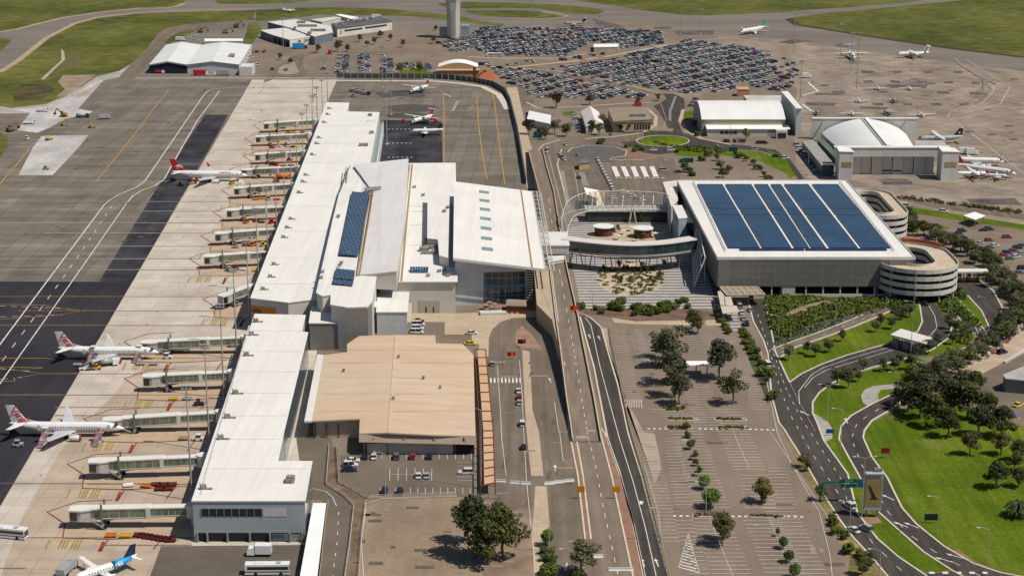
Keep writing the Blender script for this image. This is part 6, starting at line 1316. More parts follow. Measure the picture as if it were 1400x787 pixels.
LA=[((1200,123),PW,'white light aircraft in the farthest row, closer to the masts'),((1243,123),PW,'white light aircraft in the farthest row, farther from the masts'),((1173,140),PW,'white light aircraft in the middle row above the hangar, slim wings'),((1221,140.5),PDGREEN,'light aircraft with a green nose in the middle row behind the arched hangar'),((1116,157),PDGREEN,'dark green light aircraft at the end of the nearest row by the door pocket'),((1164,157.5),PW,'white light aircraft in the nearest row just behind the hangar back wall'),((1212,157.5),PDGREEN,'dark green light aircraft between two white ones behind the hangar back wall'),((1259,159),PW,'larger white light aircraft off the corner of the hangar back wall')]
for(x,y),m,lab in LA:light_aircraft(lab,U(x,y),-math.pi/2+random.uniform(-.15,.15),m,13 if x==1259 else 11,18 if x==1259 else 15.5)
turboprop('small white aircraft on the far grass edge behind the freight building',U(395,17.5),.1,12,12,1.5,PW,PW,False,high=False,name='light_aircraft',cat='aircraft')
# ---- ground vehicles
class Veh(Plane):
 def box(s,name,c,d,m,parent=None,rz=0.,ry=0.):
  q=MB();q.box(c,d,rz,0,0,ry);return s.part(name,q,m,parent=parent,fix=False)
 def wheels(s,xs,y,r):
  for x in xs:
   for sd in(-1,1):q=MB();q.tube([(x,sd*y-.12,r),(x,sd*y+.12,r)],r,10);s.part('wheel',q,RUB,fix=False)
def truck(label,loc,rz,L,Hc,body,cab,name='box_truck',cat='truck',W=2.4,tank=False):
 v=Veh(name,label,loc,rz,cat);cl=2.0
 v.box('chassis',(0,0,.75),(L,1.2,.3),PBLK)
 if tank:q=MB();q.tube([(-L/2,0,1.9),(L/2-cl-.2,0,1.9)],1.05,14);v.part('tank',q,body,True,fix=False)
 else:v.box('cargo_box',(-cl/2-.1,0,.9+Hc/2),(L-cl-.2,W,Hc),body)
 q=MB();x0,x1=L/2-cl,L/2;q.add([(x0,-W/2,.6),(x1,-W/2,.6),(x1,W/2,.6),(x0,W/2,.6),(x0,-W/2+.1,2.5),(x1-.4,-W/2+.1,2.5),(x1-.4,W/2-.1,2.5),(x0,W/2-.1,2.5),(x1,-W/2,1.5),(x1,W/2,1.5)],[[0,1,8,5,4],[1,2,9,8],[2,3,7,6,9],[3,0,4,7],[4,5,6,7]])
 c=v.part('cab',q,cab,fix=False);q=MB();q.add([(x1+.01,-W/2+.15,1.55),(x1+.01,W/2-.15,1.55),(x1-.37,W/2-.2,2.4),(x1-.37,-W/2+.2,2.4)],[[0,1,2,3]]);v.part('windscreen',q,DGLASS,parent=c,fix=False)
 v.wheels((L/2-1.0,-L/2+1.2,-L/2+2.3)if L>7 else(L/2-1.,-L/2+1.),W/2-.2,.5);return v
def bus(label,loc,rz,body=PW,L=11.5):
 v=Veh('bus',label,loc,rz,'bus');v.box('body',(0,0,1.75),(L,2.5,2.7),body)
 v.box('window_band',(.2,0,2.15),(L-.9,2.54,.85),DGLASS);v.box('windscreen',(L/2,0,1.95),(.06,2.2,1.3),DGLASS);v.box('rear_window',(-L/2,0,2.2),(.06,1.9,.8),DGLASS)
 v.box('roof_unit',(-L*.15,0,3.2),(2.4,1.6,.25),PW);v.box('roof_unit',(L*.25,0,3.2),(1.2,1.2,.2),PGREY);v.box('stripe',(0,0,1.15),(L+.02,2.53,.3),PNAVY);v.wheels((L/2-2.2,-L/2+2.8),1.15,.5);return v
def tug(label,loc,rz,m=PW,name='baggage_tug',cat='tug'):
 v=Veh(name,label,loc,rz,cat);v.box('body',(0,0,.75),(3.2,1.7,.8),m);v.box('cab',(-.2,0,1.6),(1.3,1.5,1.),DGLASS);v.box('roof',(-.2,0,2.15),(1.5,1.6,.12),m);v.wheels((1.,-1.),.8,.4);return v
def dolly(label,loc,rz,m,grp='empty container dollies'):
 v=Veh('container_dolly',label,loc,rz,'dolly',grp);v.box('deck',(0,0,.55),(3.0,1.9,.15),m);v.box('rail',(0,.9,.75),(3.0,.08,.35),m);v.box('rail',(0,-.9,.75),(3.0,.08,.35),m);v.box('drawbar',(1.9,0,.5),(.9,.15,.1),m);v.wheels((1.,-1.),.7,.3);return v
def loader(label,loc,rz,m,h=3.0):
 v=Veh('belt_loader',label,loc,rz,'belt loader');v.box('body',(0,0,.7),(5.,1.8,.7),m);v.box('cab',(1.6,-.6,1.5),(1.2,.7,.9),DGLASS);q=MB();q.bar((-3.2,.2,.9),(4.,.2,h),.9,.25);v.part('belt',q,PBLK,fix=False);v.wheels((1.6,-1.6),.8,.4);return v
def stairs(label,loc,rz,m,h=3.):
 v=Veh('boarding_stair',label,loc,rz,'stairs');v.box('chassis',(0,0,.5),(5.5,1.8,.3),PGREY);q=MB()
 for i in range(10):q.box((-2.2+i*.42,0,.7+i*h/10),(.42,1.5,.12))
 v.part('steps',q,PGREY,fix=False);v.box('platform',(2.5,0,h),(1.8,1.8,.15),PGREY)
 for sd in(-1,1):q=MB();q.bar((-2.4,sd*.8,1.2),(2.2,sd*.8,h+.8),.08,.35);q.bar((2.2,sd*.8,h+.7),(3.4,sd*.8,h+.7),.08,.6);v.part('handrail',q,m,fix=False)
 v.box('canopy',(2.5,0,h+2.2),(1.9,1.9,.12),PW);v.box('post',(1.7,.8,h+1.1),(.1,.1,2.2),PW);v.box('post',(1.7,-.8,h+1.1),(.1,.1,2.2),PW)
 v.box('support',(1.8,0,h/2+.3),(.3,1.2,h-.4),PGREY);v.wheels((1.8,-1.8),.8,.35);return v
def excavator(label,loc,rz,m):
 v=Veh('excavator',label,loc,rz,'excavator')
 for sd in(-1,1):v.box('track',(0,sd*1.2,.5),(4.,.7,1.),PBLK)
 b=v.box('body',(-.4,0,1.9),(3.4,2.6,1.5),m);v.box('cab',(.6,.8,2.9),(1.4,1.0,1.5),DGLASS,parent=b)
 q=MB();q.bar((1.2,-.3,2.2),(4.6,-.3,5.2),.5,.7);bo=v.part('boom',q,m,fix=False);q=MB();q.bar((4.6,-.3,5.2),(6.4,-.3,2.4),.4,.5);v.part('stick',q,m,parent=bo,fix=False);q=MB();q.box((6.4,-.3,1.7),(1.2,1.3,1.2));v.part('bucket',q,PBLK,parent=bo,fix=False);return v
def roller(label,loc,rz,m):
 v=Veh('road_roller',label,loc,rz,'roller');q=MB();q.tube([(1.6,-1,.7),(1.6,1,.7)],.7,14);v.part('drum',q,METAL,fix=False);v.box('body',(-.7,0,1.3),(2.8,1.7,1.),m);v.box('canopy',(-.5,0,2.8),(1.8,1.7,.12),m);v.box('post',(-1.2,.6,2.2),(.1,.1,1.2),PBLK);v.box('post',(.2,-.6,2.2),(.1,.1,1.2),PBLK);v.wheels((-1.4,),.8,.7);return v
bus('white airport bus with tinted windows at the picture edge on the concrete apron',U(10,734),-.22)
truck('white box truck parked by the closed pier end',U(355,759),math.pi,6.5,2.4,PW,PW)
bus('white bus with dark windows behind the white covered walkway',U(366,784),0.02)
truck('grey-decked high-lift truck parked beside the blue and white turboprop',U(92,782),1.35,8,1.6,PGREY,PGREY,'service_truck')
truck('white catering truck raised at the red-tailed jet',U(330,256),math.pi/2,7,2.6,PW,PW)
loader('belt loader in orange beside the tail of the red-tailed jet',U(263,252),.7,PORG);tug('yellow tug beside the red-tailed jet engine',U(317,252),1.,PYEL)
tug('dark tug with a trailer just off the red-tailed jet wing',U(247,254.5),0,PBLK)
for(x,y),lab in(((59,609),'boarding stair at the rear door of the lower near-pier airliner'),((134,607),'boarding stair at the front door of the lower near-pier airliner'),((125,495),'boarding stair at the rear door of the upper near-pier airliner'),((188,494),'boarding stair at the front door of the upper near-pier airliner')):
 stairs(lab,U(x,y),math.pi/2-.15,PMAG if y>600 else PRED)
tug('dark tug behind the tail of the lower near-pier airliner',U(25,610),.2,PGREY);tug('white pushback tug at the nose of the upper near-pier airliner',U(229,490),0,PW,'pushback_tug');tug('white tug parked between gates under the near pier wall',U(271,602),math.pi,PW)
loader('white belt loader under the wing of the upper near-pier airliner',U(118,505),.3,PW);tug('yellow tug under the wing of the upper near-pier airliner',U(132,505),.2,PYEL)
truck('grey fuel truck under the wing of the upper near-pier airliner',U(148,500),.35,7,2,PGREY,PW,'fuel_truck',tank=True)
dolly('low dark dolly behind the stair of the upper near-pier airliner',U(106,500),0,PGREY);dolly('low dark dolly near the front stair of the upper near-pier airliner, first of two',U(192,499),0,PGREY);dolly('low dark dolly near the front stair of the upper near-pier airliner, second of two',U(210,499),0,PGREY)
truck('white service van parked below the jet bridge of the upper near-pier airliner',U(246,481),0,7,2,PW,PW,'service_truck');tug('orange tug beside the near pier wall close to the rotunda',U(318,474),.1,PORG)
tug('small dark tug alone on the stand between the near-pier jet bridges',U(272,554),.2,PBLK)
dolly('tan cargo trailer on the marked bay beside the near pier',U(251,601),0,mat('trailer_tan',(.4,.27,.13),.7))
for i in range(8):dolly('red container dolly in the jumbled row beside the last stand of the near pier',U(190+i*6.2,733+i*1.0),.1*(i%3),mat('dolly_red',(.13,.032,.028),.7),'red dollies parked by the end stand')
for i in range(5):dolly('red container dolly in the pair of rows beside the second stand',U(213+i*5.5,664+(i%2)*6),.15,mat('dolly_red',(.13,.032,.028),.7),'red dollies parked by the second stand')
for(x,y),lab in(((345,326),'white tug under the second far-pier jet bridge'),((352,266),'white tug under the jet bridge ahead of the red-tailed jet'),((378,249),'red tug among pallets under the docked far-pier jet bridge'),((392,200),'red tug between the upper far-pier jet bridges'),((396,220),'red cart beside the far pier wall'),((387,176),'red cart under the last far-pier jet bridge')):tug(lab,U(x,y),random.uniform(-.2,.2),PW if 'white' in lab else PRED)
truck('orange fuel truck beside the docked jet bridge of the far pier',U(388,245),.1,8,1.6,PORG,PORG,'fuel_truck',tank=True)
for(x,y),lab in(((483,133),'orange cart at the apron corner beyond the far pier'),((431,133),'white tug below the far end of the pier on pale concrete')):tug(lab,U(x,y),.4,PORG if 'orange' in lab else PW)
for i,(x,y)in enumerate(((484,126),(492,128),(500,130))):truck('dark service truck in the short row beyond the far pier, %s of three'%nth(i),U(x,y),-.3,6.5,1.6,PGREY,PNAVY,'service_truck')
for(x,y),lab in(((552,168),'red cart at the nose of the middle turboprop'),((592,164),'red cart behind the wing of the middle turboprop'),((596,168),'second red cart behind the wing of the middle turboprop'),((582,170),'dark cart below the wing of the middle turboprop')):tug(lab,U(x,y),.3,PRED if 'red' in lab else PBLK)
cr_=random.Random(9)
for bi,((ax,ay),(bx,by),_)in enumerate(BRIDGES):
 if bi in(2,4,5,10):continue
 kk=(bx-ax)/100
 for j in range(4 if bi>5 else 2):
  x,y=ax+(34+j*13+cr_.uniform(-4,4))*kk,ay+(19.5 if bi>5 else 40)*S(ay)/2.9*(1 if bi>5 else .62)+cr_.uniform(-1.5,1.5)
  m=cr_.choice((PRED,PORG,PGREY,PW,PYEL,MATS['dolly_red']));g='service carts left between the far pier bridges' if bi>5 else 'service carts left between the near pier bridges'
  lab='small service cart left standing between the %s pier bridges'%('far' if bi>5 else 'near')
  if cr_.random()<.5:dolly(lab,U(x,y),cr_.uniform(-.3,.3),m,g)
  else:v=tug(lab,U(x,y),cr_.uniform(0,6),m,'service_cart','cart');v.o['group']=g
excavator('orange excavator at the repaired concrete by the old asphalt apron',U(87,160),2.8,PORG);truck('grey tanker truck reversing at the works on the apron',U(113,161),.2,8,2,PGREY,PBLK,'tanker_truck',tank=True);truck('dark tipper truck at the end of the works row on the apron',U(143,163),.4,7.5,2.,PGREY,PGREY,'tipper_truck')
roller('lime yellow roller on the fresh patch at the apron works',U(88,172),.1,paint('paint_lime',(.45,.5,.02)));roller('yellow roller at the edge of the fresh patch nearest the old asphalt',U(126,175),.1,PYEL)
truck('white flat truck on the pale repaired concrete',U(40,170),.05,7,.8,PW,PW);truck('white truck on the gravel strip beside the grass',U(58,153),0,7,1.4,PW,PW);roller('yellow and dark machine on the lower works patch',U(67,192),.9,PYEL);tug('white utility on the lower works patch',U(37,191),1.2,PW);tug('dark utility crossing the white concrete patch',U(63,232),0,PGREY)
excavator('rust-coloured excavator at the picture edge by the works',U(14,180),1.,mat('rust',(.25,.12,.06),.8))
truck('red container truck in front of the twin-gabled hangar',U(275,103.5),0,11,3.2,PRED,PW);truck('silver container truck in front of the twin-gabled hangar',U(303,103.5),math.pi,11,3.2,PGREY,PW);truck('white truck inside the dark bay of the twin-gabled hangar',U(247,99.5),0,8,2.2,PW,PW);truck('small white and red truck in the mouth of the dark hangar bay',U(219,100.5),0,7,1.6,PRED,PW)
truck('white truck behind the yard of the twin-gabled hangar',U(247,56),0,8,2.4,PW,PW);excavator('muddy excavator in the yard behind the twin-gabled hangar',U(274,45),0,mat('rust',(.25,.12,.06),.8));excavator('rust-coloured digger in the equipment row behind the yard',U(308,46),.4,MATS['rust']);excavator('dark green digger at the end of the equipment row behind the yard',U(323,38),.4,PDGREEN)
truck('bright blue curtain-sided trailer by the freight loading doors',U(410,67),.05,11.5,3.6,PBLUE,PBLK);truck('red van parked beside the freight office trees',U(451,74),1.57,6,2.4,PRED,PRED)
truck('white truck on the dark roof road beyond the freight office',U(515,25),0,9,2.4,PW,PW);truck('white and red truck behind the parked airliners by the hangar',U(1319,211),0,7,3.,PW,PW);truck('white truck beside the white and red truck by the hangar',U(1329,212),0,7,3,PW,PW)
truck('white van crossing the brown apron beside the masts',U(1103,107),0,7,2.8,PW,PW)
bus('white bus parked among cars near the control tower',U(676,78),.05)
# ================= TREES AND SHRUBS =================
LG=leafmat('gum_leaves',(.062,.070,.036),(.120,.124,.070));LO=leafmat('olive_leaves',(.075,.09,.042),(.135,.15,.078))
LD=leafmat('dark_leaves',(.038,.048,.016),(.085,.094,.032));LB=leafmat('ball_leaves',(.045,.085,.014),(.095,.15,.03))
LY=leafmat('olive_brown_leaves',(.085,.082,.025),(.15,.13,.045));LR=leafmat('brown_red_leaves',(.075,.038,.024),(.13,.075,.045));LS=leafmat('shrub_leaves',(.050,.075,.014),(.115,.145,.030));LP=leafmat('palm_leaves',(.045,.06,.02),(.10,.12,.045))
BARK=mat('bark',(.17,.13,.10),.9,.25,.6,.25,3,obj=True)
def leaves(q,c,rad,n,size,rnd,flat=1.0):
 for _ in range(n):
  while True:
   u=Vector((rnd.uniform(-1,1),rnd.uniform(-1,1),rnd.uniform(-1,1)))
   if .25<u.length<1:break
  u=u*(.55+.45*rnd.random()**.5)/max(u.length,.35)*u.length**.35
  p=Vector((c[0]+u.x*rad[0],c[1]+u.y*rad[1],c[2]+u.z*rad[2]))
  nrm=(u+Vector((rnd.uniform(-.8,.8),rnd.uniform(-.8,.8),rnd.uniform(-.4,.9)))).normalized()
  a=nrm.orthogonal().normalized();a.rotate(Matrix.Rotation(rnd.uniform(0,6.3),3,nrm));b=nrm.cross(a)
  s=size*rnd.uniform(.6,1.35);k=rnd.uniform(.45,.8)
  q.add([p-a*s-b*s*k,p+a*s-b*s*k*.6,p+a*s*.8+b*s*k,p-a*s*.7+b*s*k],[[0,1,2,3]])
def tree_proto(kind,seed):
 r=random.Random(seed);tq,cq=MB(),MB()
 def limb(a,b,r0,r1):m_=(Vector(a)+Vector(b))/2+Vector((r.uniform(-.03,.03),r.uniform(-.03,.03),0));tq.tube([a,m_,b],[r0,(r0+r1)/2,r1],6)
 if kind in('gum','dark','red','oliveb'):
  nb=10 if kind!='red' else 8;lo=.30 if kind=='dark' else .36;limb((0,0,0),(r.uniform(-.03,.03),r.uniform(-.03,.03),.42),.028,.018)
  for i in range(nb):
   a=2*math.pi*i/nb+r.uniform(-.4,.4);rr=r.uniform(.12,.27)if i%3 else r.uniform(0,.08);z=r.uniform(lo,.84)if i%3 else r.uniform(.6,.86)
   c=(rr*math.cos(a),rr*math.sin(a),z);limb((0,0,min(.42,z-.08)),c,.014,.005)
   s=r.uniform(.12,.19);leaves(cq,c,(s,s,s*.82),125,.024,r)
  leaves(cq,(0,0,.58),(.25,.25,.30),300,.026,r)
 elif kind=='olive':
  limb((0,0,0),(0,0,.35),.03,.02)
  for i in range(7):
   a=2*math.pi*i/7+r.uniform(-.4,.4);rr=r.uniform(.1,.24);c=(rr*math.cos(a),rr*math.sin(a),r.uniform(.4,.82));limb((0,0,.25),c,.013,.005);s=r.uniform(.15,.22);leaves(cq,c,(s,s,s),120,.032,r)
  leaves(cq,(0,0,.66),(.26,.26,.3),170,.034,r)
 elif kind=='ball':
  limb((0,0,0),(0,0,.4),.035,.025);leaves(cq,(0,0,.6),(.42,.42,.4),620,.04,r)
  for i in range(6):leaves(cq,(r.uniform(-.25,.25),r.uniform(-.25,.25),r.uniform(.45,.85)),(.2,.2,.18),60,.04,r)
 elif kind=='shrub':
  limb((0,0,0),(0,0,.3),.04,.02)
  for i in range(7):leaves(cq,(r.uniform(-.35,.35),r.uniform(-.35,.35),r.uniform(.25,.62)),(.28,.28,.3),75,.07,r)
 elif kind=='palm':
  limb((0,0,0),(0,0,.55),.07,.055)
  for i in range(60):
   a=r.uniform(0,6.3);up=r.uniform(-.35,1.0);L=r.uniform(.5,.62);d=Vector((math.cos(a),math.sin(a),0));sd=Vector((-d.y,d.x,0));pts=[]
   for k in range(6):s=k/5;pts.append(Vector((0,0,.55))+d*(L*s*(1-.15*up))+Vector((0,0,up*.42*s-.5*s*s*(.6+.2*up))))
   for k in range(5):
    w0,w1=.045*math.sin(math.pi*(k+.4)/5.6),.045*math.sin(math.pi*(k+1.4)/5.6)if k<4 else .004
    dz=Vector((0,0,.028));cq.add([pts[k]-sd*w0-dz,pts[k],pts[k+1],pts[k+1]-sd*w1-dz,pts[k]+sd*w0-dz,pts[k+1]+sd*w1-dz],[[0,1,2,3],[1,4,5,2]])
 m=dict(gum=LG,dark=LD,red=LR,oliveb=LY,olive=LO,ball=LB,shrub=LS,palm=LP)[kind]
 return tq.mesh('trunk',BARK),cq.mesh('crown',m)
PROTO={}
TREECAT=dict(gum='tree',dark='tree',red='tree',oliveb='tree',olive='tree',ball='tree',shrub='shrub',palm='palm')
TREENAME=dict(gum='gum_tree',dark='spreading_tree',red='purple_leaf_tree',oliveb='gum_tree',olive='olive_tree',ball='clipped_tree',shrub='shrub',palm='palm_tree')
rt_=random.Random(11)
def tree(kind,px,py,h,label,group=None,wide=1.0):
 v=rt_.randrange(3 if kind not in('palm',)else 1)
 if(kind,v)not in PROTO:PROTO[(kind,v)]=tree_proto(kind,100+v*17+len(kind))
 tm,cm=PROTO[(kind,v)]
 o=empty(TREENAME[kind],U(px,py),label,TREECAT[kind],rt_.uniform(0,6.28),group);k=h*rt_.uniform(.80,.98);o.scale=(k*wide,k*wide,k)
 for n_,me in(('trunk',tm),('crown',cm)):c=bpy.data.objects.new(n_,me);COL.objects.link(c);c.parent=o
 return o
for x,y,h,lab in((913,503,17,'tall grey-green gum tree, farthest of the cluster in the empty car park'),(918,525,16,'tall grey-green gum tree, second of the cluster in the empty car park'),(922,542,15,'tall grey-green gum tree, third of the cluster in the empty car park'),(929,553,14,'tall grey-green gum tree at the island end of the car park cluster'),(906,490,14,'grey-green gum tree leaning out behind the car park cluster'),(984,519,17.5,'big round grey-green gum tree beside the white shade canopy'),(1001,553,13.5,'grey-green gum tree on its own island beyond the shade canopy')):tree('gum',x,y,h,lab,'gum trees in the empty car park',1.08)
tree('shrub',988,524,3.5,'low round shrub at the foot of the big round gum tree')
tree('oliveb',946,451,11,'brownish olive gum tree by the garden bed at the plaza edge',None,1.1);tree('oliveb',953,456,8,'smaller brownish olive tree beside the garden bed at the plaza edge',None,1.2)
for x,y,h,lab,k in((650,762,19,'tall dark tree over the brown yard, shading its corner','dark'),(668,772,18,'tall dark tree in the middle of the clump beside the brown yard','dark'),(688,764,19,'tall dark tree of the clump closest to the ramp roads','dark'),(640,742,15,'dark tree at the back of the clump beside the brown yard','dark'),(683,740,15,'dark tree behind the clump close to the covered walkway end','dark')):tree(k,x,y,h,lab,'dark trees beside the brown yard',1.05)
tree('gum',796,785,12,'grey-green tree on the island beside the white road barrier',None,1.35);tree('ball',748,746,5.5,'round dark green tree on the narrow island by the ramp roads');tree('shrub',750,757,3,'wide green shrub below the round tree on the narrow island',None,1.3);tree('shrub',750,768,3.4,'broad dark shrub, second below the round tree on the narrow island',None,1.5);tree('shrub',753,785,4,'dark shrub at the picture edge on the narrow island',None,1.4);tree('shrub',790,788,3,'shrub at the foot of the grey-green island tree',None,1.4)
for i,(x,y,h,k,w_)in enumerate(((939,598,3.4,'shrub',.8),(944,614,4.2,'ball',1.),(950,629,4.2,'oliveb',1.2),(951.5,637,3.2,'oliveb',1.3),(955.5,651,4.5,'oliveb',1.),(962,669,5.2,'ball',1.05),(972,694,7.,'ball',1.2),(939,586,3,'shrub',1.),(988,746,10.5,'oliveb',1.),(990,738,9,'gum',1.),(1042,687,8.5,'oliveb',1.15),(1043,689,5,'oliveb',1.),(1063,733,3.4,'oliveb',.8),(1070.5,750,4.4,'ball',.95),(1078.5,769,4.6,'ball',1.),(1086,790,4.8,'ball',1.))):
 tree(k,x,y,h,['small %s tree in the bay rows, ','round clipped tree in the bay rows, ','loose olive tree in the bay rows, '][0 if k=='shrub' else 1 if k=='ball' else 2].replace('%s','thin')+'%s below the barred crossing'%nth(i),None,w_)
for i,(x,y,h,k)in enumerate(((1098,639,6.5,'oliveb'),(1104,644,4.5,'oliveb'),(1121,684,6.5,'oliveb'),(1136,711,3,'shrub'),(1139,719,3.4,'shrub'),(1143,730,3,'shrub'),(1153,735,3.2,'shrub'),(1159,757,4.2,'shrub'),(1179,762,3.2,'shrub'),(1178,786,6,'dark'),(1191,768,4,'oliveb'),(1187,780,5,'dark'),(1055,545,4,'shrub'),(1046,515,5.5,'shrub'),(1040,500,4,'shrub'),(1047,526,4.5,'oliveb'),(1035,485,4,'shrub'))):
 tree(k,x,y,h,'%s on the dry main road verge, %s of the verge planting'%({'oliveb':'brown-green tree','shrub':'round green shrub','dark':'dark bushy tree'}[k],nth(i)),None,1.15)
for i,(x,y)in enumerate(((1103,484),(1115,488),(1133,482),(1151,467),(1078,492),(1197,454),(1204,446),(1219,450),(1226,437),(1235,437),(1243,434),(1144,528),(1159,531),(1173,522),(1180,506),(1207,508),(1223,507),(1230,499),(1245,506),(1257,485),(1269,484),(1281,474),(1302,471),(1306,456),(1297,450),(1317,461))):
 tree('olive' if i%3 else 'gum',x,y,6.2 if i not in(11,12,18)else 8.5,'grey-green young tree on the lawns between the curved roads','young trees on the lawns between the curved roads',1.05)
path=[U(*p)for p in((1232,297),(1243,318),(1271,327),(1294,340),(1325,348),(1349,370),(1366,398),(1388,410))]
def along(path,step):
 out=[];acc=0
 for a,b in zip(path,path[1:]):
  L=(b-a).length;t=acc
  while t<L:out.append(a.lerp(b,t/L));t+=step
  acc=t-L
 return out
def pixel(p):f_=p.y*CP+H*SP;return(CX+F*p.x/f_,CY-F*(p.y*SP-H*CP)/f_)
for path_,n_,lab in((path,2,'bushy grey-green tree in the dense belt behind the car park ramps'),([U(*p)for p in((1385,403),(1392,436),(1368,466),(1333,486),(1297,502),(1268,518),(1246,532))],2,'bushy dark tree in the dense belt along the outer curved road')):
 for p in along(path_,5.2):
  for k in range(n_):
   x,y=pixel(p+Vector((rt_.uniform(-2.5,2.5)+k*3.5,rt_.uniform(-3,3),0)));tree(rt_.choice(('olive','olive','gum','dark')),x,y,rt_.uniform(6,8.6),lab,lab.replace('tree in','trees in'),1.25)
for i,(x,y,h,k)in enumerate(((1241,562,12,'dark'),(1258,572,14,'dark'),(1278,585,15,'dark'),(1296,598,12,'dark'),(1300,566,15,'dark'),(1322,572,16,'dark'),(1312,552,14,'gum'),(1338,596,15,'dark'),(1348,576,14,'dark'),(1368,598,14,'dark'),(1288,550,13,'gum'),(1266,549,12,'gum'),(1326,622,9,'oliveb'),(1368,622,9,'oliveb'),(1391,630,9,'dark'),(1362,668,11,'dark'),(1388,645,8,'oliveb'),(1332,545,11,'dark'),(1228,553,9,'gum'),(1392,666,8,'dark'))):
 tree(k,x,y,h,'broad dark park tree on the big lawn, %s counted from the curved road'%nth(i),'park trees on the big lawn',1.15)
tree('palm',1392,706,9.5,'thick spreading date palm at the lawn edge by the picture border',None,1.0)
FT=[(761,148,13,'red','big purple-brown tree at the corner of the crowded car park'),(806,144,9,'red','smaller purple-brown tree beside the crowded car park road'),(758,184,10,'gum','grey-green tree in front of the white pavilion, middle'),(774,187,10,'olive','bright olive tree at the pavilion corner by the taxi loop'),(723,184,10,'red','dark reddish tree between the curved apron wall and the pavilion'),(738,188,8,'red','low reddish tree in front of the white pavilion'),(745,191,7,'oliveb','yellow-green low tree in front of the white pavilion'),(809,182,9,'dark','dark tree at the foot of the white gabled hall'),(819,185,8.5,'gum','round tree beside the white gabled hall'),(824,174,9,'gum','tree between the gabled hall and the brown-roofed office'),(859,180,7,'gum','slim tree in front of the brown-roofed office'),(848,181,7,'red','reddish tree in front of the brown-roofed office'),(875,178,6,'olive','tree at the roundabout side of the brown-roofed office'),(888,172,6,'dark','dark tree at the corner of the brown-roofed office'),(900,138,6.5,'oliveb','small round tree on the island above the roundabout'),(872,144,6.5,'oliveb','small tree by the red sign above the roundabout'),(1019,191,8,'oliveb','round olive tree in front of the barrel-roofed hangar'),(950,177,7.5,'gum','tree in the shade at the arched end of the barrel-roofed hangar'),(955,186,4,'shrub','shrub at the arched end of the barrel-roofed hangar'),(435,73,9,'dark','broad dark tree in front of the lettered freight wall'),(397,88,6.5,'dark','small tree on the traffic island by the freight yard'),(383,82,7,'dark','small dark tree beside the freight loading doors'),(462,71,10,'gum','palm-like grey tree below the red drop emblem'),(475,71,8,'dark','dark hedge tree below the freight office windows'),(492,58,8,'gum','grey-green tree along the freight office, second'),(502,64,6,'olive','olive tree on the freight office forecourt'),(512,61,8,'gum','grey-green tree along the freight office, third'),(520,52,7.5,'dark','dark tree beside the freight office far window'),(534,56,7,'dark','dark tree at the end of the freight office'),(551,65,7.5,'gum','grey tree standing at the corner of the staff parking'),(593,60,9,'gum','tall grey tree beside the control tower'),(547,101,10,'oliveb','broad brownish tree behind the curved apron fence'),(574,102,12,'oliveb','larger brownish tree beside the arched tan hall'),(596,42,6,'dark','dark bushy tree at the control tower foot')]
for x,y,h,k,lab in FT:tree(k,x,y,h,lab,None,1.15)
for i,(x,y,h,k)in enumerate(((988,243,7,'dark'),(996,238,6,'gum'),(985,232,6,'olive'),(1020,221,5,'dark'),(1030,226,5,'dark'),(1036,232,4,'shrub'),(937,229,4,'shrub'),(940,236,4,'shrub'),(945,241,4,'shrub'),(965,218,5,'dark'),(958,220,4,'shrub'),(972,214,4,'oliveb'),(980,220,5,'dark'),(933,222,3,'shrub'),(1044,242,4,'oliveb'),(1050,246,3.5,'shrub'),(925,209,3,'shrub'),(1012,216,4,'shrub'),(1005,213,4,'dark'))):
 tree(k,x,y,h,'dark bushy planting behind the solar car park, beside the curving road','planting behind the solar car park',1.4)
for i,(x,y)in enumerate(((820,197),(858,202),(871,203),(875,206),(868,207),(822,194))):tree('shrub',x,y,3.2,'dark rounded bush around the taxi loop','bushes around the taxi loop',1.5)
for i,(x,y)in enumerate(((372,96),(391,97),(345,73),(352,72),(361,72))):tree('shrub',x,y,2.4,'low bush near the freight yard road','bushes near the freight yard',1.4)
for a,b in((265,408),(430,412),(480,445),(620,365),(690,350),(655,415),(595,410),(805,392),(870,408),(885,440),(965,405),(1030,415),(1070,455),(1110,405),(1160,385),(1170,435),(1200,400),(1250,400),(1290,345),(1330,330),(1370,400),(960,465),(820,465)):tree('shrub',760+a/7.64,370+b/7.64,rt_.uniform(2.6,4.2),'rounded green shrub in the garden bed at the plaza edge','shrubs in the plaza garden bed',1.25)
for x,y in((842,384),(849,390),(862,389),(858,372),(889,386),(893,391),(902,380),(907,373),(853,371),(846,368),(825,370),(877,367),(908,367),(900,386)):tree('oliveb' if x%3 else 'dark',x,y,rt_.uniform(3.6,5.2),'thin young tree growing in the round sand garden','young trees in the round sand garden',.8)
for x,y in((828,303),(839,322),(838,302),(881,328),(876,304),(870,330),(845,318)):tree('oliveb' if x%2 else 'dark',x,y,4.6,'small tree among the round plaza kiosks','small trees among the round plaza kiosks',.9)
tree('dark',982,432,6,'dark bushy tree beside the entry canopy in shadow');
for x,y in((990,447),(994,451),(997,456),(989,441),(1020,470),(1024,478),(1028,484),(1032,492),(1018,462)):tree('shrub',x,y,2.6,'low green shrub beside the crossing at the car park entry','shrubs by the car park entry',1.4)
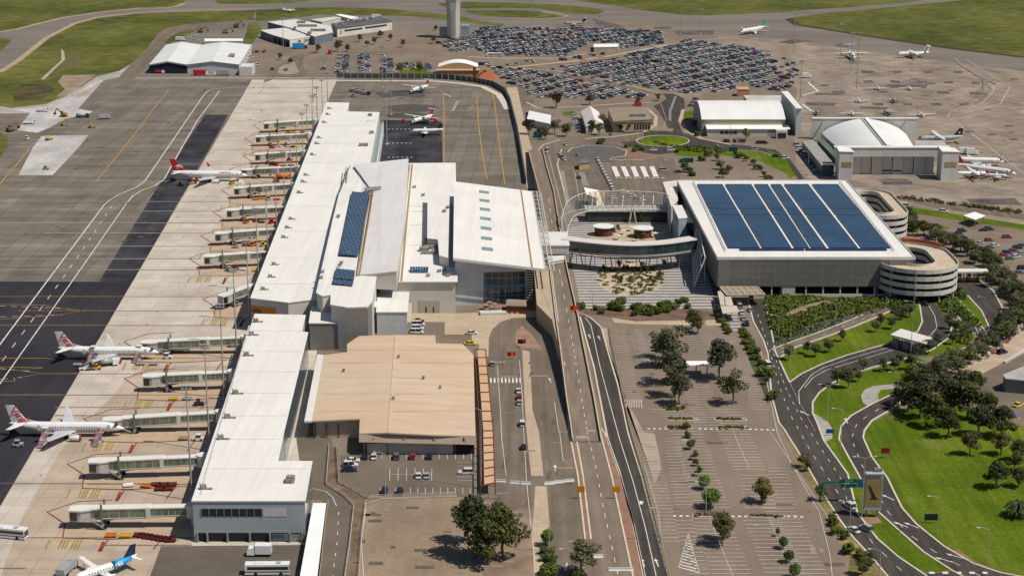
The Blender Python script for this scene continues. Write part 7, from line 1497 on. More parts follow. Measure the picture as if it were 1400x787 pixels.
def cover(name,poly,n,size,hgt,m,seed=3,sc=1.):
 r=random.Random(seed);P=UL(poly);xs=[p.x for p in P];ys=[p.y for p in P];q=MB();k=0
 def inside(x,y):
  c=False
  for i in range(len(P)):
   a,b=P[i],P[i-1]
   if(a.y>y)!=(b.y>y)and x<(b.x-a.x)*(y-a.y)/(b.y-a.y)+a.x:c=not c
  return c
 while k<n:
  x,y=r.uniform(min(xs),max(xs)),r.uniform(min(ys),max(ys))
  if not inside(x,y):continue
  h=hgt*r.uniform(.5,1.2);leaves(q,(x,y,h*.45),(sc*r.uniform(.9,1.7),sc*r.uniform(.9,1.7),h*.55),22,size,r);k+=1
 return tag(q.build(name,m),kind='stuff')
ground('bare_earth',TL(3,2,[(80,118),(180,72),(300,42),(370,38),(340,55),(240,85),(130,122)]),DIRT,7)
cover('shrub_cover',TL(3,2,[(0,22),(270,26),(300,40),(180,68),(80,112),(0,108),(-15,60)]),300,.42,1.6,LS,3)
cover('shrub_cover',TL(3,2,[(0,125),(130,125),(300,65),(380,42),(640,28),(640,78),(560,95),(450,115),(300,150),(200,180),(130,235),(60,240),(10,190)]),620,.42,1.7,LS,4)
cover('shrub_cover',TL(3,2,[(60,262),(130,250),(210,195),(310,165),(450,125),(560,100),(600,88),(590,98),(450,138),(300,196),(140,252),(40,292)]),150,.35,.9,leafmat('pale_leaves',(.13,.15,.08),(.21,.23,.14)),4)
cover('shrub_cover',[(1272,404),(1290,400),(1308,412),(1330,436),(1345,447),(1330,446),(1310,432),(1300,438),(1288,422)],210,.38,1.4,LB,5)
cover('shrub_cover',[(1288,392),(1306,390),(1318,402),(1322,412),(1306,404)],80,.4,1.6,LS,6)
cover('shrub_cover',[(1218,408),(1238,407),(1240,412),(1228,424),(1224,430),(1216,424)],60,.4,1.7,LS,7)
cover('shrub_cover',[(1300,446),(1312,440),(1328,456),(1325,470),(1308,470)],60,.4,1.4,LS,17)
cover('shrub_cover',[(1012,450),(1022,452),(1032,480),(1040,496),(1034,494),(1020,470)],60,.35,1.1,LS,8)
for poly,n in(([(1228,269),(1300,277),(1400,291),(1400,294),(1300,280.5),(1228,272)],90),):cover('hedge_growth',poly,n,.4,1.5,LY,9)
cover('shrub_cover',[(878,190),(920,203),(940,208),(985,210),(1000,205),(960,201),(920,200)],90,.4,1.4,LS,10)
for poly,n in(([(912,583),(944,583),(944,586),(912,586)],24),([(915,571),(952,571.5),(952,574.5),(915,574)],24),([(980,571.5),(1018,572),(1018,575),(981,574.5)],24),([(984,583.5),(1022,584),(1022,587),(984,586.5)],24),([(905,555),(935,556),(937,562),(908,561)],26),([(950,703),(985,703),(985,706),(950,706)],20),([(1028,704),(1070,704.5),(1070,707),(1028,706.5)],20)):cover('bed_planting',poly,n,.3,.7,LY if n!=26 else LS,20+n,.45)
cover('garden_tufts',gcirc,100,.35,.9,LS,12,.8);cover('garden_tufts',gcirc,50,.3,.7,LR,13,.7)
# ================= CARS =================
CARCOL=dict(white=(.62,.62,.60),silver=(.36,.37,.38),grey=(.12,.125,.13),black=(.018,.018,.02),red=(.32,.02,.022),blue=(.03,.09,.24),navy=(.012,.02,.05),green=(.05,.11,.07),gold=(.33,.27,.17),yellow=(.6,.5,.03))
CP_={k:paint('car_paint_'+k,v,.25)for k,v in CARCOL.items()}
CGL=paint('car_glass',(.018,.022,.028),.08,0,.8);LAMP=paint('head_lamp',(.6,.6,.58),.1);TAIL=paint('tail_lamp',(.3,.01,.01),.2)
PROF=dict(sedan=(4.6,1.78,1.44,(1.15,.45,-1.0,-1.75)),hatch=(4.1,1.74,1.5,(1.05,.4,-1.45,-1.95)),suv=(4.75,1.9,1.78,(1.2,.6,-1.9,-2.25)),van=(4.95,1.95,2.0,(1.75,1.15,-2.3,-2.42)))
def carbody(kind,q,mb=0,mg=None):
 L,W,Hh,(w0,r0,r1,w1)=PROF[kind];h=L/2;z0,zb=.25,.86 if kind!='van' else 1.1;w=W/2
 st=[(h,.78,.42,.62),(h-.25,.95,.3,zb-.12),(w0,1,.25,zb),(w1,1,.25,zb),(-h+.25,.97,.28,zb-.05),(-h,.82,.42,zb-.14)]
 q.rings([[(x,-w*a,lo),(x,-w*a,lo+(hi-lo)*.6),(x,-w*a*.9,hi),(x,w*a*.9,hi),(x,w*a,lo+(hi-lo)*.6),(x,w*a,lo)]for x,a,lo,hi in st],mb)
 g=w*.80;b=w*.93
 base=[(w0,-b,zb-.02),(w0,b,zb-.02),(w1,b,zb-.02),(w1,-b,zb-.02)];top=[(r0,-g,Hh-.05),(r0,g,Hh-.05),(r1,g,Hh-.05),(r1,-g,Hh-.05)]
 return base,top,L,W,Hh
def car_meshes(kind,col):
 q=MB();base,top,L,W,Hh=carbody(kind,q)
 r=MB();T=[Vector(p)for p in top];r.add(T+[p+Vector((0,0,.06))for p in T],[[4,5,6,7],[0,1,5,4],[1,2,6,5],[2,3,7,6],[3,0,4,7]])
 for i,k in((0,.5),(1,.5)):pass
 q.v+=[tuple(v)for v in r.v];o=len(q.v)-len(r.v);q.f+=[[o+i for i in f]for f in r.f];q.m+=[0]*len(r.f)
 for sd in(0,1):
  a=Vector(base[sd]).lerp(Vector(base[3-sd]),.5);b=Vector(top[sd]).lerp(Vector(top[3-sd]),.5);q.bar(a,b,.12,.06)
 g=MB();g.add(base+top,[[0,1,5,4],[1,2,6,5],[2,3,7,6],[3,0,4,7]])
 wl=MB();wl.tube([(0,-.11,0),(0,.11,0)],.32,12);wl.tube([(0,-.125,0),(0,.125,0)],.19,8,1)
 hl=MB()
 for sd in(-1,1):hl.box((L/2-.1,sd*W*.34,.64),(.16,.36,.14))
 tl=MB()
 for sd in(-1,1):tl.box((-L/2+.06,sd*W*.36,.72),(.12,.34,.16))
 bm=q.mesh('body',CP_[col]);
 return bm,g.mesh('window_glass',CGL),wl.mesh('wheel',[RUB,METAL]),hl.mesh('head_lamp',LAMP),tl.mesh('tail_lamp',TAIL),L,W
CM,SM={},{}
def car(kind,col,p,rz,label,group=None):
 if(kind,col)not in CM:CM[(kind,col)]=car_meshes(kind,col)
 b,g,wm,hl,tl,L,W=CM[(kind,col)]
 o=empty('parked_car',p,label,'car',rz,group)
 def ch(n,me,par,loc=(0,0,0)):c=bpy.data.objects.new(n,me);COL.objects.link(c);c.parent=par;c.location=loc;return c
 ch('body',b,o);ch('window_glass',g,o);ch('head_lamp',hl,o);ch('tail_lamp',tl,o)
 for x in(L*.31,-L*.30):
  for s in(-1,1):ch('wheel',wm,o,(x,s*(W/2-.1),.32))
 return o
def simple_mesh(kind,col):
 q=MB();base,top,L,W,Hh=carbody(kind,q);q.add(base+top,[[0,1,5,4],[1,2,6,5],[2,3,7,6],[3,0,4,7]],1)
 T=[Vector(p)for p in top];q.add([p+Vector((0,0,.03))for p in T],[[0,1,2,3]],0)
 q.box((0,0,.18),(L*.75,W*.96,.3),0,2);return q.mesh('parked_car',[CP_[col],CGL,RUB])
def simple_car(kind,col,p,rz,label,group):
 if(kind,col)not in SM:SM[(kind,col)]=simple_mesh(kind,col)
 o=bpy.data.objects.new('parked_car',SM[(kind,col)]);COL.objects.link(o);o.location=p;o.rotation_euler=(0,0,rz);return tag(o,label,'car',group)
rc=random.Random(5)
KN=dict(sedan='sedan',hatch='hatchback',suv='four-wheel drive',van='van')
V=math.pi/2
for x,y,a,k,c,lab in((482,631,.1,'sedan','white','farther of the three at the yard fence'),(479,637,.1,'suv','white','middle of the three at the yard fence'),(478,644,0,'suv','navy','nearest the bottom of the three at the yard fence'),(499,626,V,'hatch','black','at the end of the row facing the tan building'),(511,626,V,'sedan','white','in the row facing the tan building'),(542,626,V,'suv','grey','in the row facing the tan building'),(564,626,V,'hatch','red','in the row facing the tan building'),(587,626,V,'hatch','navy','last along the row facing the tan building'),(572,652,V,'sedan','white','in the middle bays of the staff car park'),(583,652,V,'sedan','silver','in the middle bays of the staff car park'),(526,673,V,'suv','black','in the bays by the brown yard, first'),(547,674,V,'suv','black','in the bays by the brown yard, second'),(637,647,math.pi,'suv','white','beside the covered walkway in the staff car park'),(572,440,0,'sedan','black','beside the pale panelled block, at the back of the stack'),(572,445,0,'van','white','beside the pale panelled block, second of the stack'),(571,450,0,'suv','white','beside the pale panelled block, third of the stack'),(570,455.5,0,'van','white','beside the pale panelled block, front of the stack'),(645,456.5,0,'sedan','white','on the tan forecourt by the kerb'),(643,471,0,'sedan','yellow','with dark roof beside the covered walkway end'),(709,536,V,'sedan','white','at the head of the pick-up lane'),(709.5,545,V,'hatch','red','second in the pick-up lane'),(710,552,V,'sedan','silver','third in the pick-up lane'),(714,581,V,'suv','white','alone lower down the pick-up lane'),(716,613,V,'hatch','black','alone at the bottom of the pick-up lane'),(673,499,V,'hatch','silver','at the kerb of the covered walkway'),(1161,693,V+.45,'suv','white','driving under the sign gantry'),(1167,726,V+.5,'sedan','white','driving beside the white four-wheel drive below the billboard'),(1184,724,V+.5,'suv','silver','driving nearest the median below the billboard'),(1189,742,V+.4,'hatch','red','tiny dark red, stopped on the brick median')if False else(1049,500,V+.2,'van','white','driving on the main road beside the shade trees'),(1219,553,.8,'suv','black','entering the curved road below the dense trees'),(1010,416,V,'sedan','white','farthest in the kerb queue at the car park entry'),(1011,420,V,'suv','silver','second in the kerb queue at the car park entry'),(1014,429,V,'sedan','white','third in the kerb queue at the car park entry'),(1016,437,V,'sedan','silver','fourth in the kerb queue at the car park entry'),(1020,444,V,'suv','navy','last in the kerb queue at the car park entry'),(1025.5,425,V,'sedan','silver','driving out past the kerb queue'),(1027,408,V,'hatch','white','emerging from under the brown pergola'),(1258,406,V+.5,'suv','red','entering the ramp road under the car park'),(1263,417,V+.5,'hatch','black','on the ramp road behind the red one'),(1258,403,V,'sedan','black','in the shadow under the ramp')if False else(1238,283,-.15,'van','white','on the airport road behind the tree belt'),(1290,290,-.12,'suv','white','on the airport road opposite the lawn'),(1222,284,-.15,'van','white','behind the first one on the airport road')):
 car(k,c,U(x,y),a+rc.uniform(-.05,.05),'%s %s %s'%(c,KN[k],lab))
for i in range(11):x,y=816.5+i*2.05,219+i*4.0;car('sedan','white',U(x,y),V+.25,'white taxi, %s in the long taxi queue beside the crossings'%nth(i),'white taxis in the queue')
for x,y,k,c,lab in((748,206,'suv','white','at the head of the arrivals road'),(747,211,'hatch','white','just behind at the head of the arrivals road'),(765,212,'sedan','white','first at the curve beside the taxi loop'),(767,216,'suv','grey','second at the curve beside the taxi loop'),(771,219,'sedan','white','third at the curve beside the taxi loop'),(790,213,'sedan','silver','parked inside the taxi loop'),(791,244,'sedan','navy','alone in the short-stay lane'),(773,199,'sedan','white','entering above the taxi loop'),(853,264,'suv','white','behind the space frame, first'),(864,269,'hatch','white','behind the space frame, second'),(872,273,'hatch','silver','behind the space frame, third'),(877,275,'hatch','white','behind the space frame, fourth'),(838,272,'hatch','white','close behind the sail canopy'),(928,236,'sedan','black','on the road bend behind the solar car park'),(907,234,'van','silver','blue-grey at the end of the crossings'),(893,206,'sedan','white','on the roundabout exit'),(917,206,'van','white','long on the roundabout exit'),(1031,205,'suv','silver','on the road past the barrel-roofed hangar'),(1073,217,'suv','white','on the curve towards the arched hangar'),(1061,215,'suv','black','ahead on the curve towards the arched hangar')):
 car(k,c,U(x,y),V+.3 if x<800 else .2,'%s %s %s'%(c,KN[k],lab))
for i,(x,y,a,k,c)in enumerate(((1303,324,.3,'sedan','navy'),(1310,320.5,.3,'sedan','navy'),(1315,317,.3,'suv','black'),(1317,326,.3,'sedan','black'),(1352,329.5,.1,'hatch','red'),(1377,325.5,.1,'suv','red'),(1340,334,.2,'sedan','silver'),(1353,339.5,.1,'sedan','grey'),(1360,337,.1,'hatch','white'),(1371,350,.1,'sedan','red'),(1377,347,.1,'suv','blue'),(1385,344,.1,'hatch','red'),(1391,340,.1,'suv','black'),(1397,337,.1,'sedan','blue'),(1381,355,.1,'hatch','grey'),(1389,352,.1,'hatch','white'),(1396,348,.1,'sedan','silver'),(1398,368,.1,'suv','navy'),(1393,374,.1,'sedan','grey'),(1345,316,.1,'sedan','navy'),(1352,314.5,.1,'suv','navy'),(1393,390,.1,'hatch','grey'),(1375,378,.4,'suv','silver'),(1380,385,.4,'sedan','white'))):car(k,c,U(x,y),a,'%s %s, %s in the brown car park beyond the tree belt'%(c,KN[k],nth(i)))
for i,(x,y,a,k,c)in enumerate(((1355,549,.9,'suv','navy'),(1392,555,.7,'sedan','yellow'),(1363,564,0,'sedan','white'),(1381,570,0,'sedan','blue'),(1308,534,.1,'suv','white'),(1318,538,.1,'sedan','white'),(1370,483,.6,'suv','black'))):car(k,c,U(x,y),a,'%s %s in the works yard behind the park trees, %s there'%(c,KN[k],nth(i)))
for i in range(6):car(rc.choice(('sedan','suv','hatch')),('white','silver','white','navy','grey','black')[i],U(786+i*1.6,160+i*4.2),.1,'%s car in the short row beside the white gabled hall, %s from its far end'%(('white','silver','white','navy','grey','black')[i],nth(i)))
for i in range(7):c=('black','grey','white','navy','silver','grey','red')[i];car(rc.choice(('sedan','suv')),c,U(991+i*4.2,194),V,'%s car in the bays in front of the barrel-roofed hangar, %s from the arched end'%(c,nth(i)))
for i in range(3):c=('navy','grey','black')[i];car('sedan',c,U(951-i*3.2,136.5+i*4.5),.3,'%s car of three beside the island behind the barrel-roofed hangar, %s'%(c,nth(i)))
for i in range(9):c=('silver','white','grey','white','navy','white','grey','silver','white')[i];car(rc.choice(('sedan','suv','hatch')),c,U(1090+i*3.4,199+i*4.4),.1,'%s car beside the blue office wall by the arched hangar, %s from its far end'%(c,nth(i)))
for i in range(2):car('suv','black',U(1039+i*6,196.5),.1,'black car on the paving by the hangar porch, %s of two'%nth(i))
for i,(x,y)in enumerate(((343,72),(347,87),(351,90),(343,79),(266,48),(268,56),(258,51))):car('suv' if i%2 else 'van','white',U(x,y),.1,'white vehicle in the yards around the twin-gabled hangar, %s'%nth(i))
WT=['white']*50+['silver']*32+['grey']*13+['black']*12+['navy']*8+['red']*8+['blue']*6+['gold']*3+['green']*2
kept=[]
LOTS=[('block beside the tall hangar',[(769,92),(838,80),(913,65),(940,55),(1039,68),(1060,100),(1030,118),(979,126.5),(934,128),(880,119),(832,108.5),(781,99.5)],.93,.46),('front block by the purple trees',[(679,92),(739,98),(886,127.5),(886,132),(832,136.5),(784,135),(727,134),(718,122),(691,113),(673,96.5)],.93,.58),('block around the white shed',[(640,65),(658,38),(808,39.5),(850,41),(901,44),(910,59),(847,68),(811,69.5),(808,59),(772,77),(694,77),(670,74)],.88,.30),('tower side block',[(600,60),(612,53),(640,51),(654,42),(656,64),(640,75),(615,70)],.8,.58),('lane edge of the lot roads',[(700,96),(760,84),(830,80),(900,64),(905,60),(850,70),(770,78),(690,88)],.16,.5),('lane edge of the front block',[(735,98),(800,112),(890,130),(900,126),(830,108),(770,93)],.14,.58),('tower side block',[(655,87),(668,86),(672,92),(658,93)],.8,.58),('sparse corner by the light masts',[(1040,68),(1090,72),(1092,100),(1060,100)],.3,.58),('corner behind the tall hangar',[(1030,118),(1062,100),(1090,105),(1078,125),(1050,124)],.6,.58),('freight staff block',[(430,100),(440,84),(470,74),(520,76),(548,88),(590,88),(588,99),(560,95),(530,100)],.62,1.25)]
def inpoly(P,x,y):
 c=False
 for i in range(len(P)):
  a,b=P[i],P[i-1]
  if(a.y>y)!=(b.y>y)and x<(b.x-a.x)*(y-a.y)/(b.y-a.y)+a.x:c=not c
 return c
def blocked(p):
 x,y=pixel(p)
 return(806<x<850 and 59<y<67)or(1004<x<1028 and 114<y<124)or(665<x<688 and 74<y<80)or abs((y-93)-(x-720)*.215)<2.2 and 700<x<890 or abs((x-761)/9)+abs((y-148)/3)<1 or abs(y-(77-(x-838)*.19))<1.6 and 800<x<915
for name,poly,fill,ang in LOTS:
 P=UL(poly);O=P[0];u=Vector((math.cos(ang+.4),math.sin(ang+.4),0));v=Vector((u.y,-u.x,0));ha=math.atan2(v.y,v.x)
 for ri in range(-60,60):
  k=0
  for side in(0,1):
   for ci in range(-140,140):
    p=O+v*(ri*16.4+side*5.3)+u*(ci*2.62)
    if not inpoly(P,p.x,p.y)or blocked(p):continue
    if rc.random()>fill-.3*(math.sin(p.x*.05+p.y*.021)>.75):continue
    kept.append((p+Vector((rc.uniform(-.4,.4),rc.uniform(-.4,.4),0)),ha+rc.choice((0,math.pi))+rc.uniform(-.08,.08),rc.choice(('sedan','sedan','sedan','hatch','hatch','suv','suv','suv','van')),rc.choice(WT),name,ri*2+side,k))
kept.sort(key=lambda f_:f_[0].y)
rowid={}
for f_ in kept:rowid.setdefault(f_[4],{}).setdefault(f_[5],len(rowid[f_[4]]))
n_ind=300-sum(1 for o in COL.objects if o.get('category')=='car');cnt={}
mass={}
for i,(p,a,k,c,name,ri,ki)in enumerate(kept):
 if i<n_ind:
  key=(name,ri);cnt[key]=cnt.get(key,0)+1
  simple_car(k,c,p,a,'%s %s, %s along the %s row of the %s'%(c,KN[k],nth(cnt[key]-1),nth(rowid[name][ri]),name),'cars in the crowded far car park')
 else:mass.setdefault(c,[]).append((p,a,k))
q=MB();cl=list(mass);mats_=[CGL,RUB]+[CP_[c]for c in cl]
for ci,c in enumerate(cl):
 for p,a,k in mass[c]:
  m=MB();base,top,L,W,Hh=carbody(k,m,ci+2);m.add(base+top,[[0,1,5,4],[1,2,6,5],[2,3,7,6],[3,0,4,7]],0);m.add([Vector(t_)+Vector((0,0,.03))for t_ in top],[[0,1,2,3]],ci+2);m.box((0,0,.18),(L*.75,W*.96,.3),0,1)
  M=Matrix.Translation(p)@Matrix.Rotation(a,4,'Z');o=len(q.v);q.v+=[tuple(M@Vector(v))for v in m.v];q.f+=[[o+i for i in f_]for f_ in m.f];q.m+=m.m
tag(q.build('parked_cars',mats_),'hundreds of mixed cars filling the far rows of the crowded car park','cars',None,'stuff')
# ================= STREET FURNITURE, SIGNS, FENCES, FLAGS =================
def lamp(px,py,pty,label,arms=1,out=2.6,ang=0.):
 p=U(px,py);h=max(5,zat(px,py,pty));t=Thing('street_lamp',p,label,'street lamp','street lamps along the roads')
 q=MB();q.tube([p,p+Vector((0,0,h))],[.13,.08],8);t.part('pole',q,mat('lamp_steel',(.40,.41,.40),.4,.08))
 for s in((-1,1)if arms==2 else(-1,)):
  d=Vector((math.cos(ang)*s,math.sin(ang)*s,0));e=p+d*out+Vector((0,0,h+.5));q=MB();q.tube([p+Vector((0,0,h-.1)),p+d*out*.5+Vector((0,0,h+.45)),e],.06,6);ar=t.part('arm',q,MATS['lamp_steel'])
  q=MB();q.box(e+d*.3,(.9,.35,.18),math.atan2(d.y,d.x));t.part('lamp_head',q,STEELW,parent=ar)
for x,y,ty,ar,lab in((1131,574,527,2,'double-armed street lamp on the lawn beside the curved merge road'),(1178,708,626,2,'tall double-armed street lamp rising behind the billboard'),(1281,731,680,1,'single-armed street lamp at the kerb beside the small dark sign'),(1349,771,723,1,'single-armed street lamp on the lawn near the brick kerb'),(1161,729,686,1,'street lamp at the dry verge below the sign gantry'),(1202,787,752,1,'street lamp at the bottom of the main road verge'),(1064,465,432,2,'double-armed street lamp among the dense shrubs'),(1142,447,415,1,'single-armed street lamp at the shrub edge on the inner road'),(1080,514,477,1,'thin street lamp at the tip of the tree lawn'),(1149,616,560,1,'street lamp on the narrow lawn beside the curved road'),(1226,548,510,1,'street lamp near the gravel lay-by'),(1245,484,413,1,'tall street lamp passing in front of the toll canopy'),(1346,440,407,1,'street lamp where the toll lanes meet the curved road'),(905,741,696,1,'street lamp at the yellow-edged fence of the empty car park'),(903,655,630,1,'street lamp with a cross arm at the car park fence corner'),(782,787,752,1,'street lamp on the island beside the grey-green tree'),(751,755,716,1,'street lamp rising from the round tree on the narrow island'),(658,668,560,1,'very tall lamp mast at the end of the covered walkway'),(527,678,620,1,'thin lamp mast in the staff car park'),(810,427,400,1,'lamp at the plaza garden bed'),(917,262,220,1,'lamp behind the stair tower'),(987,243,200,1,'lamp beside the bushy planting behind the solar car park'),(757,205,175,1,'lamp at the curve of the arrivals road'),(805,226,200,1,'lamp beside the taxi queue'),(858,212,185,1,'lamp on the brown verge of the taxi loop'),(998,203,172,1,'lamp in front of the barrel-roofed hangar'),(944,165,135,1,'lamp on the small lawn at the arched hangar end'),(1353,285,262,1,'lamp on the verge of the airport road'),(1105,228,208,1,'lamp beside the office with the blue wall'),(1296,438,405,1,'lamp among the hedges below the red-coped ramp'),(698,740,705,1,'lamp at the dark trees beside the ramp roads'),(965,700,660,1,'thin lamp in the empty car park bays'),(1020,560,520,1,'thin lamp near the dark hedged islands')):lamp(x,y,ty,lab,ar)
SG=mat('sign_green',(.008,.10,.075),.5,.05);SB=mat('sign_blue',(.02,.08,.25),.5,.05)
p=U(1121,686);hg=zat(1121,686,658);t=Thing('sign_gantry',p,'green cantilever sign gantry reaching over the main road with white lettering','road sign')
e=p+Vector((13.5,0,0));q=MB();q.tube([p,p+Vector((0,0,hg-1.6)),p+Vector((.7,0,hg-.5)),p+Vector((2.2,0,hg)),p+Vector((11,0,hg))],.28,8);t.part('post',q,mat('gantry_green',(.01,.12,.08),.5))
bx=p+Vector((7.9,-.4,hg-.3));q=MB();q.box(bx,(4.6,.15,2.6));s1=t.part('sign_panel',q,SG);q=MB();q.box(bx+Vector((4.6,0,0)),(4.2,.15,2.5));s2=t.part('sign_panel',q,SB)
q=MB();q.box(bx+Vector((0,-.09,0)),(4.3,.03,.08));q.box(bx+Vector((-1.0,-.09,-.6)),(.09,.03,1.));q.tube([bx+Vector((-.6+.6*math.cos(a),-.1,-.6+.6*math.sin(a)))for a in[i*.4 for i in range(1,8)]],.06,4);t.part('arrow_line',q,LINEW)
t2=local(t.o,[bx])[0]
lettering('Airport',.75,frame(t2+Vector((0,-.1,.75)),(1,0,0),(0,0,1)),LINEW,s1);lettering('Car Park',.6,frame(t2+Vector((4.6,-.1,.55)),(1,0,0),(0,0,1)),LINEW,s2)
p0,p1=U(1184,706),U(1199,706);hb=zat(1190,706,643);c=(p0+p1)/2
t=Thing('billboard',c,'tall portrait billboard on two posts showing a dark slanted shape on gold','billboard');w_=U(1203,706).x-U(1179,706).x
for x in(p0.x,p1.x):q=MB();q.box((x,c.y,hb*.5-.2),(.5,.5,hb-.6));t.part('post',q,STEELG)
q=MB();q.box((c.x,c.y-.2,hb*.57),(w_,1.4,hb*.80));t.part('cabinet',q,mat('billboard_frame',(.33,.36,.40),.5,.08))
q=MB();q.box((c.x,c.y-.95,hb*.565),(w_*.9,.08,hb*.60));fc=t.part('poster',q,mat('poster_gold',(.30,.21,.09),.6,.15,.8))
q=MB();W2,z0,z1=w_*.9,hb*.30,hb*.82;X=lambda u:c.x-W2/2+u*W2;Zc=lambda v:z0+v*(z1-z0)
q.add([(X(a),c.y-1.0,Zc(b))for a,b in((.10,.80),(.30,.74),(.68,.28),(.78,.24),(.78,.20),(.28,.20),(.28,.24),(.40,.28))],[list(range(8))[::-1]]);t.part('printed_shape',q,PBLK,parent=fc)
q=MB();q.box((c.x+1.2,c.y+.5,hb+.2),(2.2,1.,.7));t.part('control_box',q,STEELG)
q=MB();q.bar((c.x-w_/2,c.y-1.2,hb*.97),(c.x+w_/2,c.y-1.2,hb*.97),.3,.3);t.part('light_rail',q,STEELW)
def sign(px,py,w,h,m,label,z=1.6,text=None,ts=.5,posts=2,name='road_sign'):
 p=U(px,py);t=Thing(name,p,label,'sign');q=MB();q.box(p+Vector((0,-.1,z+h/2)),(w,.1,h));b=t.part('sign_panel',q,m)
 for s in((-1,1)if posts==2 else(0,)):q=MB();q.tube([p+Vector((s*w*.35,0,0)),p+Vector((s*w*.35,0,z+h*.6))],.07,6);t.part('post',q,STEELG)
 if text:lettering(text,ts,frame(Vector((0,-.17,z+h/2)),(1,0,0),(0,0,1)),LINEW,b)
 return t
sign(1210,626,2.6,1.8,mat('sign_maroon',(.2,.02,.03),.5),'maroon sign with small white marks on the big lawn beside the curved road',1.6)
sign(1273,715,4.0,1.9,mat('sign_black',(.02,.025,.035),.4),'small dark sign board on the lawn beside the curved road kerb',1.0)
sign(1134,595,2.4,1.4,SB,'small blue sign on the narrow lawn between the two main roads',.8)
sign(794,682,2.2,1.9,mat('sign_orange',(.55,.24,.02),.5),'square orange warning sign on the brick island by the ramp, with a white plate',2.2)
sign(842,682,2.2,1.9,MATS['sign_orange'],'square orange warning sign on the brick island beside the dark road',2.2)
sign(735,191,5,3.4,SG,'big green direction sign among the trees before the pavilion',1.2);sign(941,226,5.5,2.6,SG,'green direction sign on the lawn behind the solar car park, lower',1.5);sign(1002,211,5,2.6,SG,'green direction sign on the grass strip before the barrel-roofed hangar',1.5);sign(834,187.5,1.6,1.2,SG,'tiny green sign at the kerb above the taxi loop',1.)
sign(872,146,4.5,2.6,PRED,'bright red board behind the brown-roofed office',.3);sign(801,148,2,4,PNAVY,'tall dark panel sign')if False else None
sign(1062,468,2.0,1.2,SG,'small green sign under the shrub-bed street lamp',.8);sign(722,166,3.2,5.5,PNAVY,'tall dark navy panel beside the curved apron wall',.2,None,.5,2,'panel_sign')
def flag(px,py,z,w,h,m,label,m2=None):
 p=U(px,py,0);t=Thing('flag',p,label,'flag');q=MB();q.tube([p,p+Vector((0,0,z))],.06,6);t.part('pole',q,STEELW)
 q=MB();n=8;up=[(p+Vector((-w*i/n,.25*math.sin(i*1.1),z-.1-.05*i*w/n)))for i in range(n+1)];q.add(up+[v-Vector((0,0,h))for v in up],[[i,i+1,n+2+i,n+1+i]for i in range(n)]);c=t.part('cloth',q,m)
 if m2:q=MB();q.add([up[0]+Vector((0,-.12,-.05)),up[3]+Vector((0,-.12,-.05)),up[3]+Vector((0,-.12,-h*.5)),up[0]+Vector((0,-.12,-h*.5))],[[0,1,2,3]]);t.part('canton',q,m2,parent=c)
flag(719,475,3.4,3.,1.7,PNAVY,'navy flag with a red corner on the brick island',PRED);flag(705,491,3.,3.2,1.6,mat('flag_red',(.6,.06,.02),.7),'red flag at the head of the pick-up lane kerb')
flag(791,450,9.4,3.4,1.7,MATS['flag_red'],'orange-red flag on the elevated road parapet')
def barrier(px,py,a,L,label,grp=None):
 p=U(px,py);t=Thing('road_barrier',p,label,'barrier',grp);q=MB();M=Matrix.Translation(p)@Matrix.Rotation(a,4,'Z')
 pr=[(-.3,0),(.3,0),(.28,.3),(.1,.5),(.1,1.),(-.1,1.),(-.1,.5),(-.28,.3)]
 q.rings([[M@Vector((x,y,z))for y,z in pr]for x in(-L/2,L/2)]);t.part('body',q,mat('barrier_plastic',(.70,.69,.66),.5,.06))
for i,(x,y,a)in enumerate(((685,659,-.2),(704,661,-.15),(719,662,-.1),(751,662,.18),(764,660,.2),(778,658.5,.2))):barrier(x,y,a,3.0,'white plastic barrier in the line closing the lower road, %s from the trees'%nth(i),'barriers closing the lower road')
barrier(795,600,0,3.2,'white barrier at the foot of the ramp, nearer the brick island');barrier(808,598-6,0,3.,'white barrier at the foot of the ramp, higher one');barrier(849,780,0,6.5,'long white barrier across the ramp road near the picture edge');barrier(818,762,.1,2.6,'short white barrier beside the grey-green island tree');barrier(741,210,0,3.,'white barrier at the far ramp mouth')
def fence(path,h,label,m,w=.12,rails=False,posts=6.,mp=None,name='fence',step=None):
 P=[U(*p)if not hasattr(p,'x')else p for p in path];c=P[len(P)//2];t=Thing(name,c,label,'fence' if name=='fence' else 'wall')
 q=MB()
 if rails:
  for k in(.3,.65,1.):q.tube([p+Vector((0,0,h*k))for p in P],w,4)
 else:q.strip(P,w,None,0,h)
 if posts:
  for p in along(P,posts):q.box(p+Vector((0,0,h/2+.1)),(w*2+.06,w*2+.06,h+.2),0,1)
 t.part('rail' if rails else 'panel',q,[m,mp or m])
 return t
AW=[(460,107),(520,107.5),(595,108),(625,110),(650,113),(674,118),(690,127),(697,140),(702,160),(707,180),(713,215),(719,252)]
fence(AW,3.6,'tall dark screen wall curving round the turboprop apron',mat('screen_wall',(.085,.10,.10),.6,.15,.3),.4,False,5,STEELG,'screen_wall')
b=MB();b.strip([U(*p)for p in[(460,110.5),(595,111.5),(630,114.5),(660,119),(682,130),(690,142),(694,150)]],4.5,.19);tag(b.build('concrete_edge',KERBM),kind='structure')
b=MB();b.strip([U(*p)for p in[(185,107.3),(300,107.3),(470,107.3)]],2.2,.19);tag(b.build('concrete_edge',KERBM),kind='structure')
b=MB();b.strip([U(*p)for p in[(700,120),(706,150),(712,180),(722,215),(730,258)]],7,.15);tag(b.build('footpath',TANP),kind='structure')
yf_=mat('fence_straw',(.48,.38,.2),.8,.15)
fence([(833,449),(836,470),(848,525),(862,590),(880,650),(896,712),(912,775),(918,800)],1.2,'straw-coloured rail fence between the dark two-lane road and the empty car park',yf_,.09,True,4)
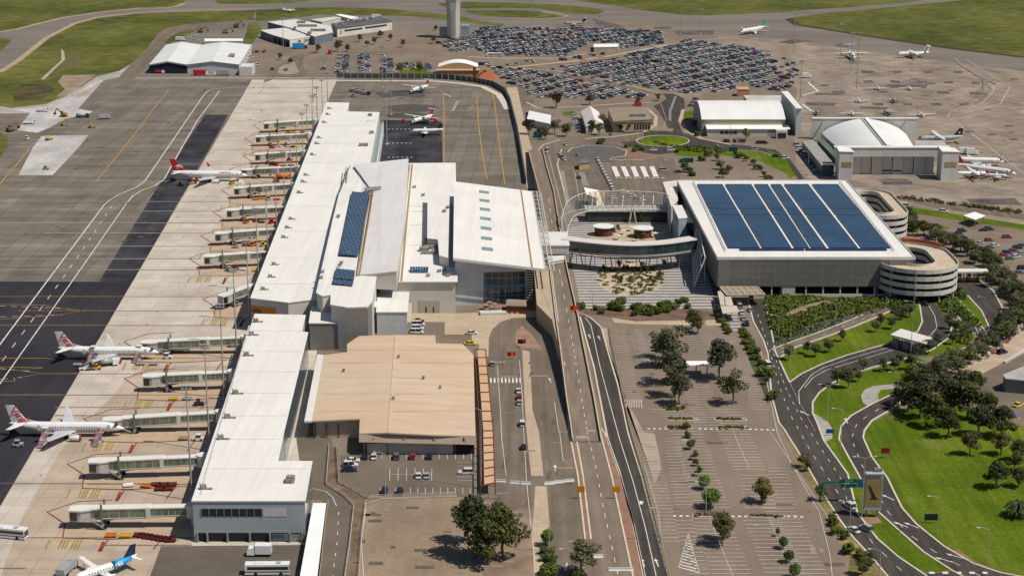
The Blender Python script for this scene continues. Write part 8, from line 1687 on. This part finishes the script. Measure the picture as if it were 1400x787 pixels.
fence([(881,640),(898,700),(905,740),(905,742)],1.8,'thin wire fence at the corner of the empty car park',STEELW,.04,True,5)
fence([(797,463),(803,492),(813,540),(822,590)],1.1,'straw-coloured rail along the foot of the ramp wall',yf_,.09,True,4)
fence([(640,680),(690,682)],1.4,'low grey fence between staff car park and covered walkway',STEELG,.05,True,3)
fence([(460,612),(463,660),(505,682),(622,678)],1.3,'pale rail fence round the staff car park',mat('fence_pale',(.45,.41,.35),.8),.07,True,4)
fence([(450,610),(446,663),(470,678),(484,692),(478,745),(470,800)],1.2,'pale rail fence along the service road bend',MATS['fence_pale'],.07,True,4)
fence([(500,690),(494,740),(490,800)],1.4,'pale wire fence along the brown yard',MATS['fence_pale'],.06,True,4)
fence([(1390,452),(1366,475),(1330,497),(1296,510)],1.8,'wire fence between the tree belt and the sandy works',STEELG,.04,True,5)
for i in range(16):
 x=1342+i*3.2+random.random();y=494-i*2.6+random.uniform(-1,1);p=U(x,y);q=MB()
 for k in range(3):q.box(p+Vector((random.uniform(-.6,.6),random.uniform(-.6,.6),.4+k*.5)),(random.uniform(1,2.2),random.uniform(.8,1.6),.6),random.random())
 o=q.build('building_material',[mat('pallet_pale',(.5,.47,.42),.8,.2),mat('pallet_rust',(.25,.12,.07),.8,.2),MECH][i%3]);tag(o,'heap of building material on the sandy works strip','material heap','material heaps on the sandy works strip')
q=MB();q.bar(U(1373,497)+Vector((0,0,.5)),U(1402,480)+Vector((0,0,.5)),.6,1.);tag(q.build('barrier_wall',WALLL),'long low white concrete barrier beside the grey works shed','barrier')
for i,(x,y)in enumerate(((840,381),(872,377),(893,383),(852,395),(880,397),(866,372))):
 p=U(x,y);t=Thing('garden_bench',p,'dark curved bench in the round sand garden','bench','benches in the round sand garden');q=MB();q.tube([p+Vector((1.6*math.cos(a),.9*math.sin(a),.45))for a in[k*.35+i for k in range(7)]],.22,6);t.part('seat',q,mat('bench_dark',(.1,.08,.07),.8));q=MB();q.box(p+Vector((1.6*math.cos(i+1.),.9*math.sin(i+1.),.2)),(.3,.3,.4));t.part('leg',q,KERBM)
for i,(x,y)in enumerate(((852,321),(836,318),(862,316),(870,324),(895,325),(845,328))):
 p=U(x,y);t=Thing('cafe_umbrella',p,'cream umbrella over a table between the round plaza kiosks','umbrella','umbrellas between the round plaza kiosks');q=MB();q.tube([p,p+Vector((0,0,2.4))],.06,6);t.part('pole',q,STEELG);q=MB();q.tube([p+Vector((0,0,2.2)),p+Vector((0,0,2.8))],[1.5,.05],8);t.part('canopy',q,mat('umbrella_cream',(.58,.5,.36),.8))
for i in range(7):
 p=U(664+i*7.2,429);t=Thing('planter',p,'pale planter tub in the row below the entrance hall glazing','planter','planters below the entrance hall glazing');q=MB();q.box(p+Vector((0,0,.35)),(1.1,.8,.7));t.part('tub',q,KERBM);q=MB();leaves(q,(p.x,p.y,.9),(.5,.4,.3),24,.16,random.Random(i));t.part('foliage',q,LR if i<4 else LS)
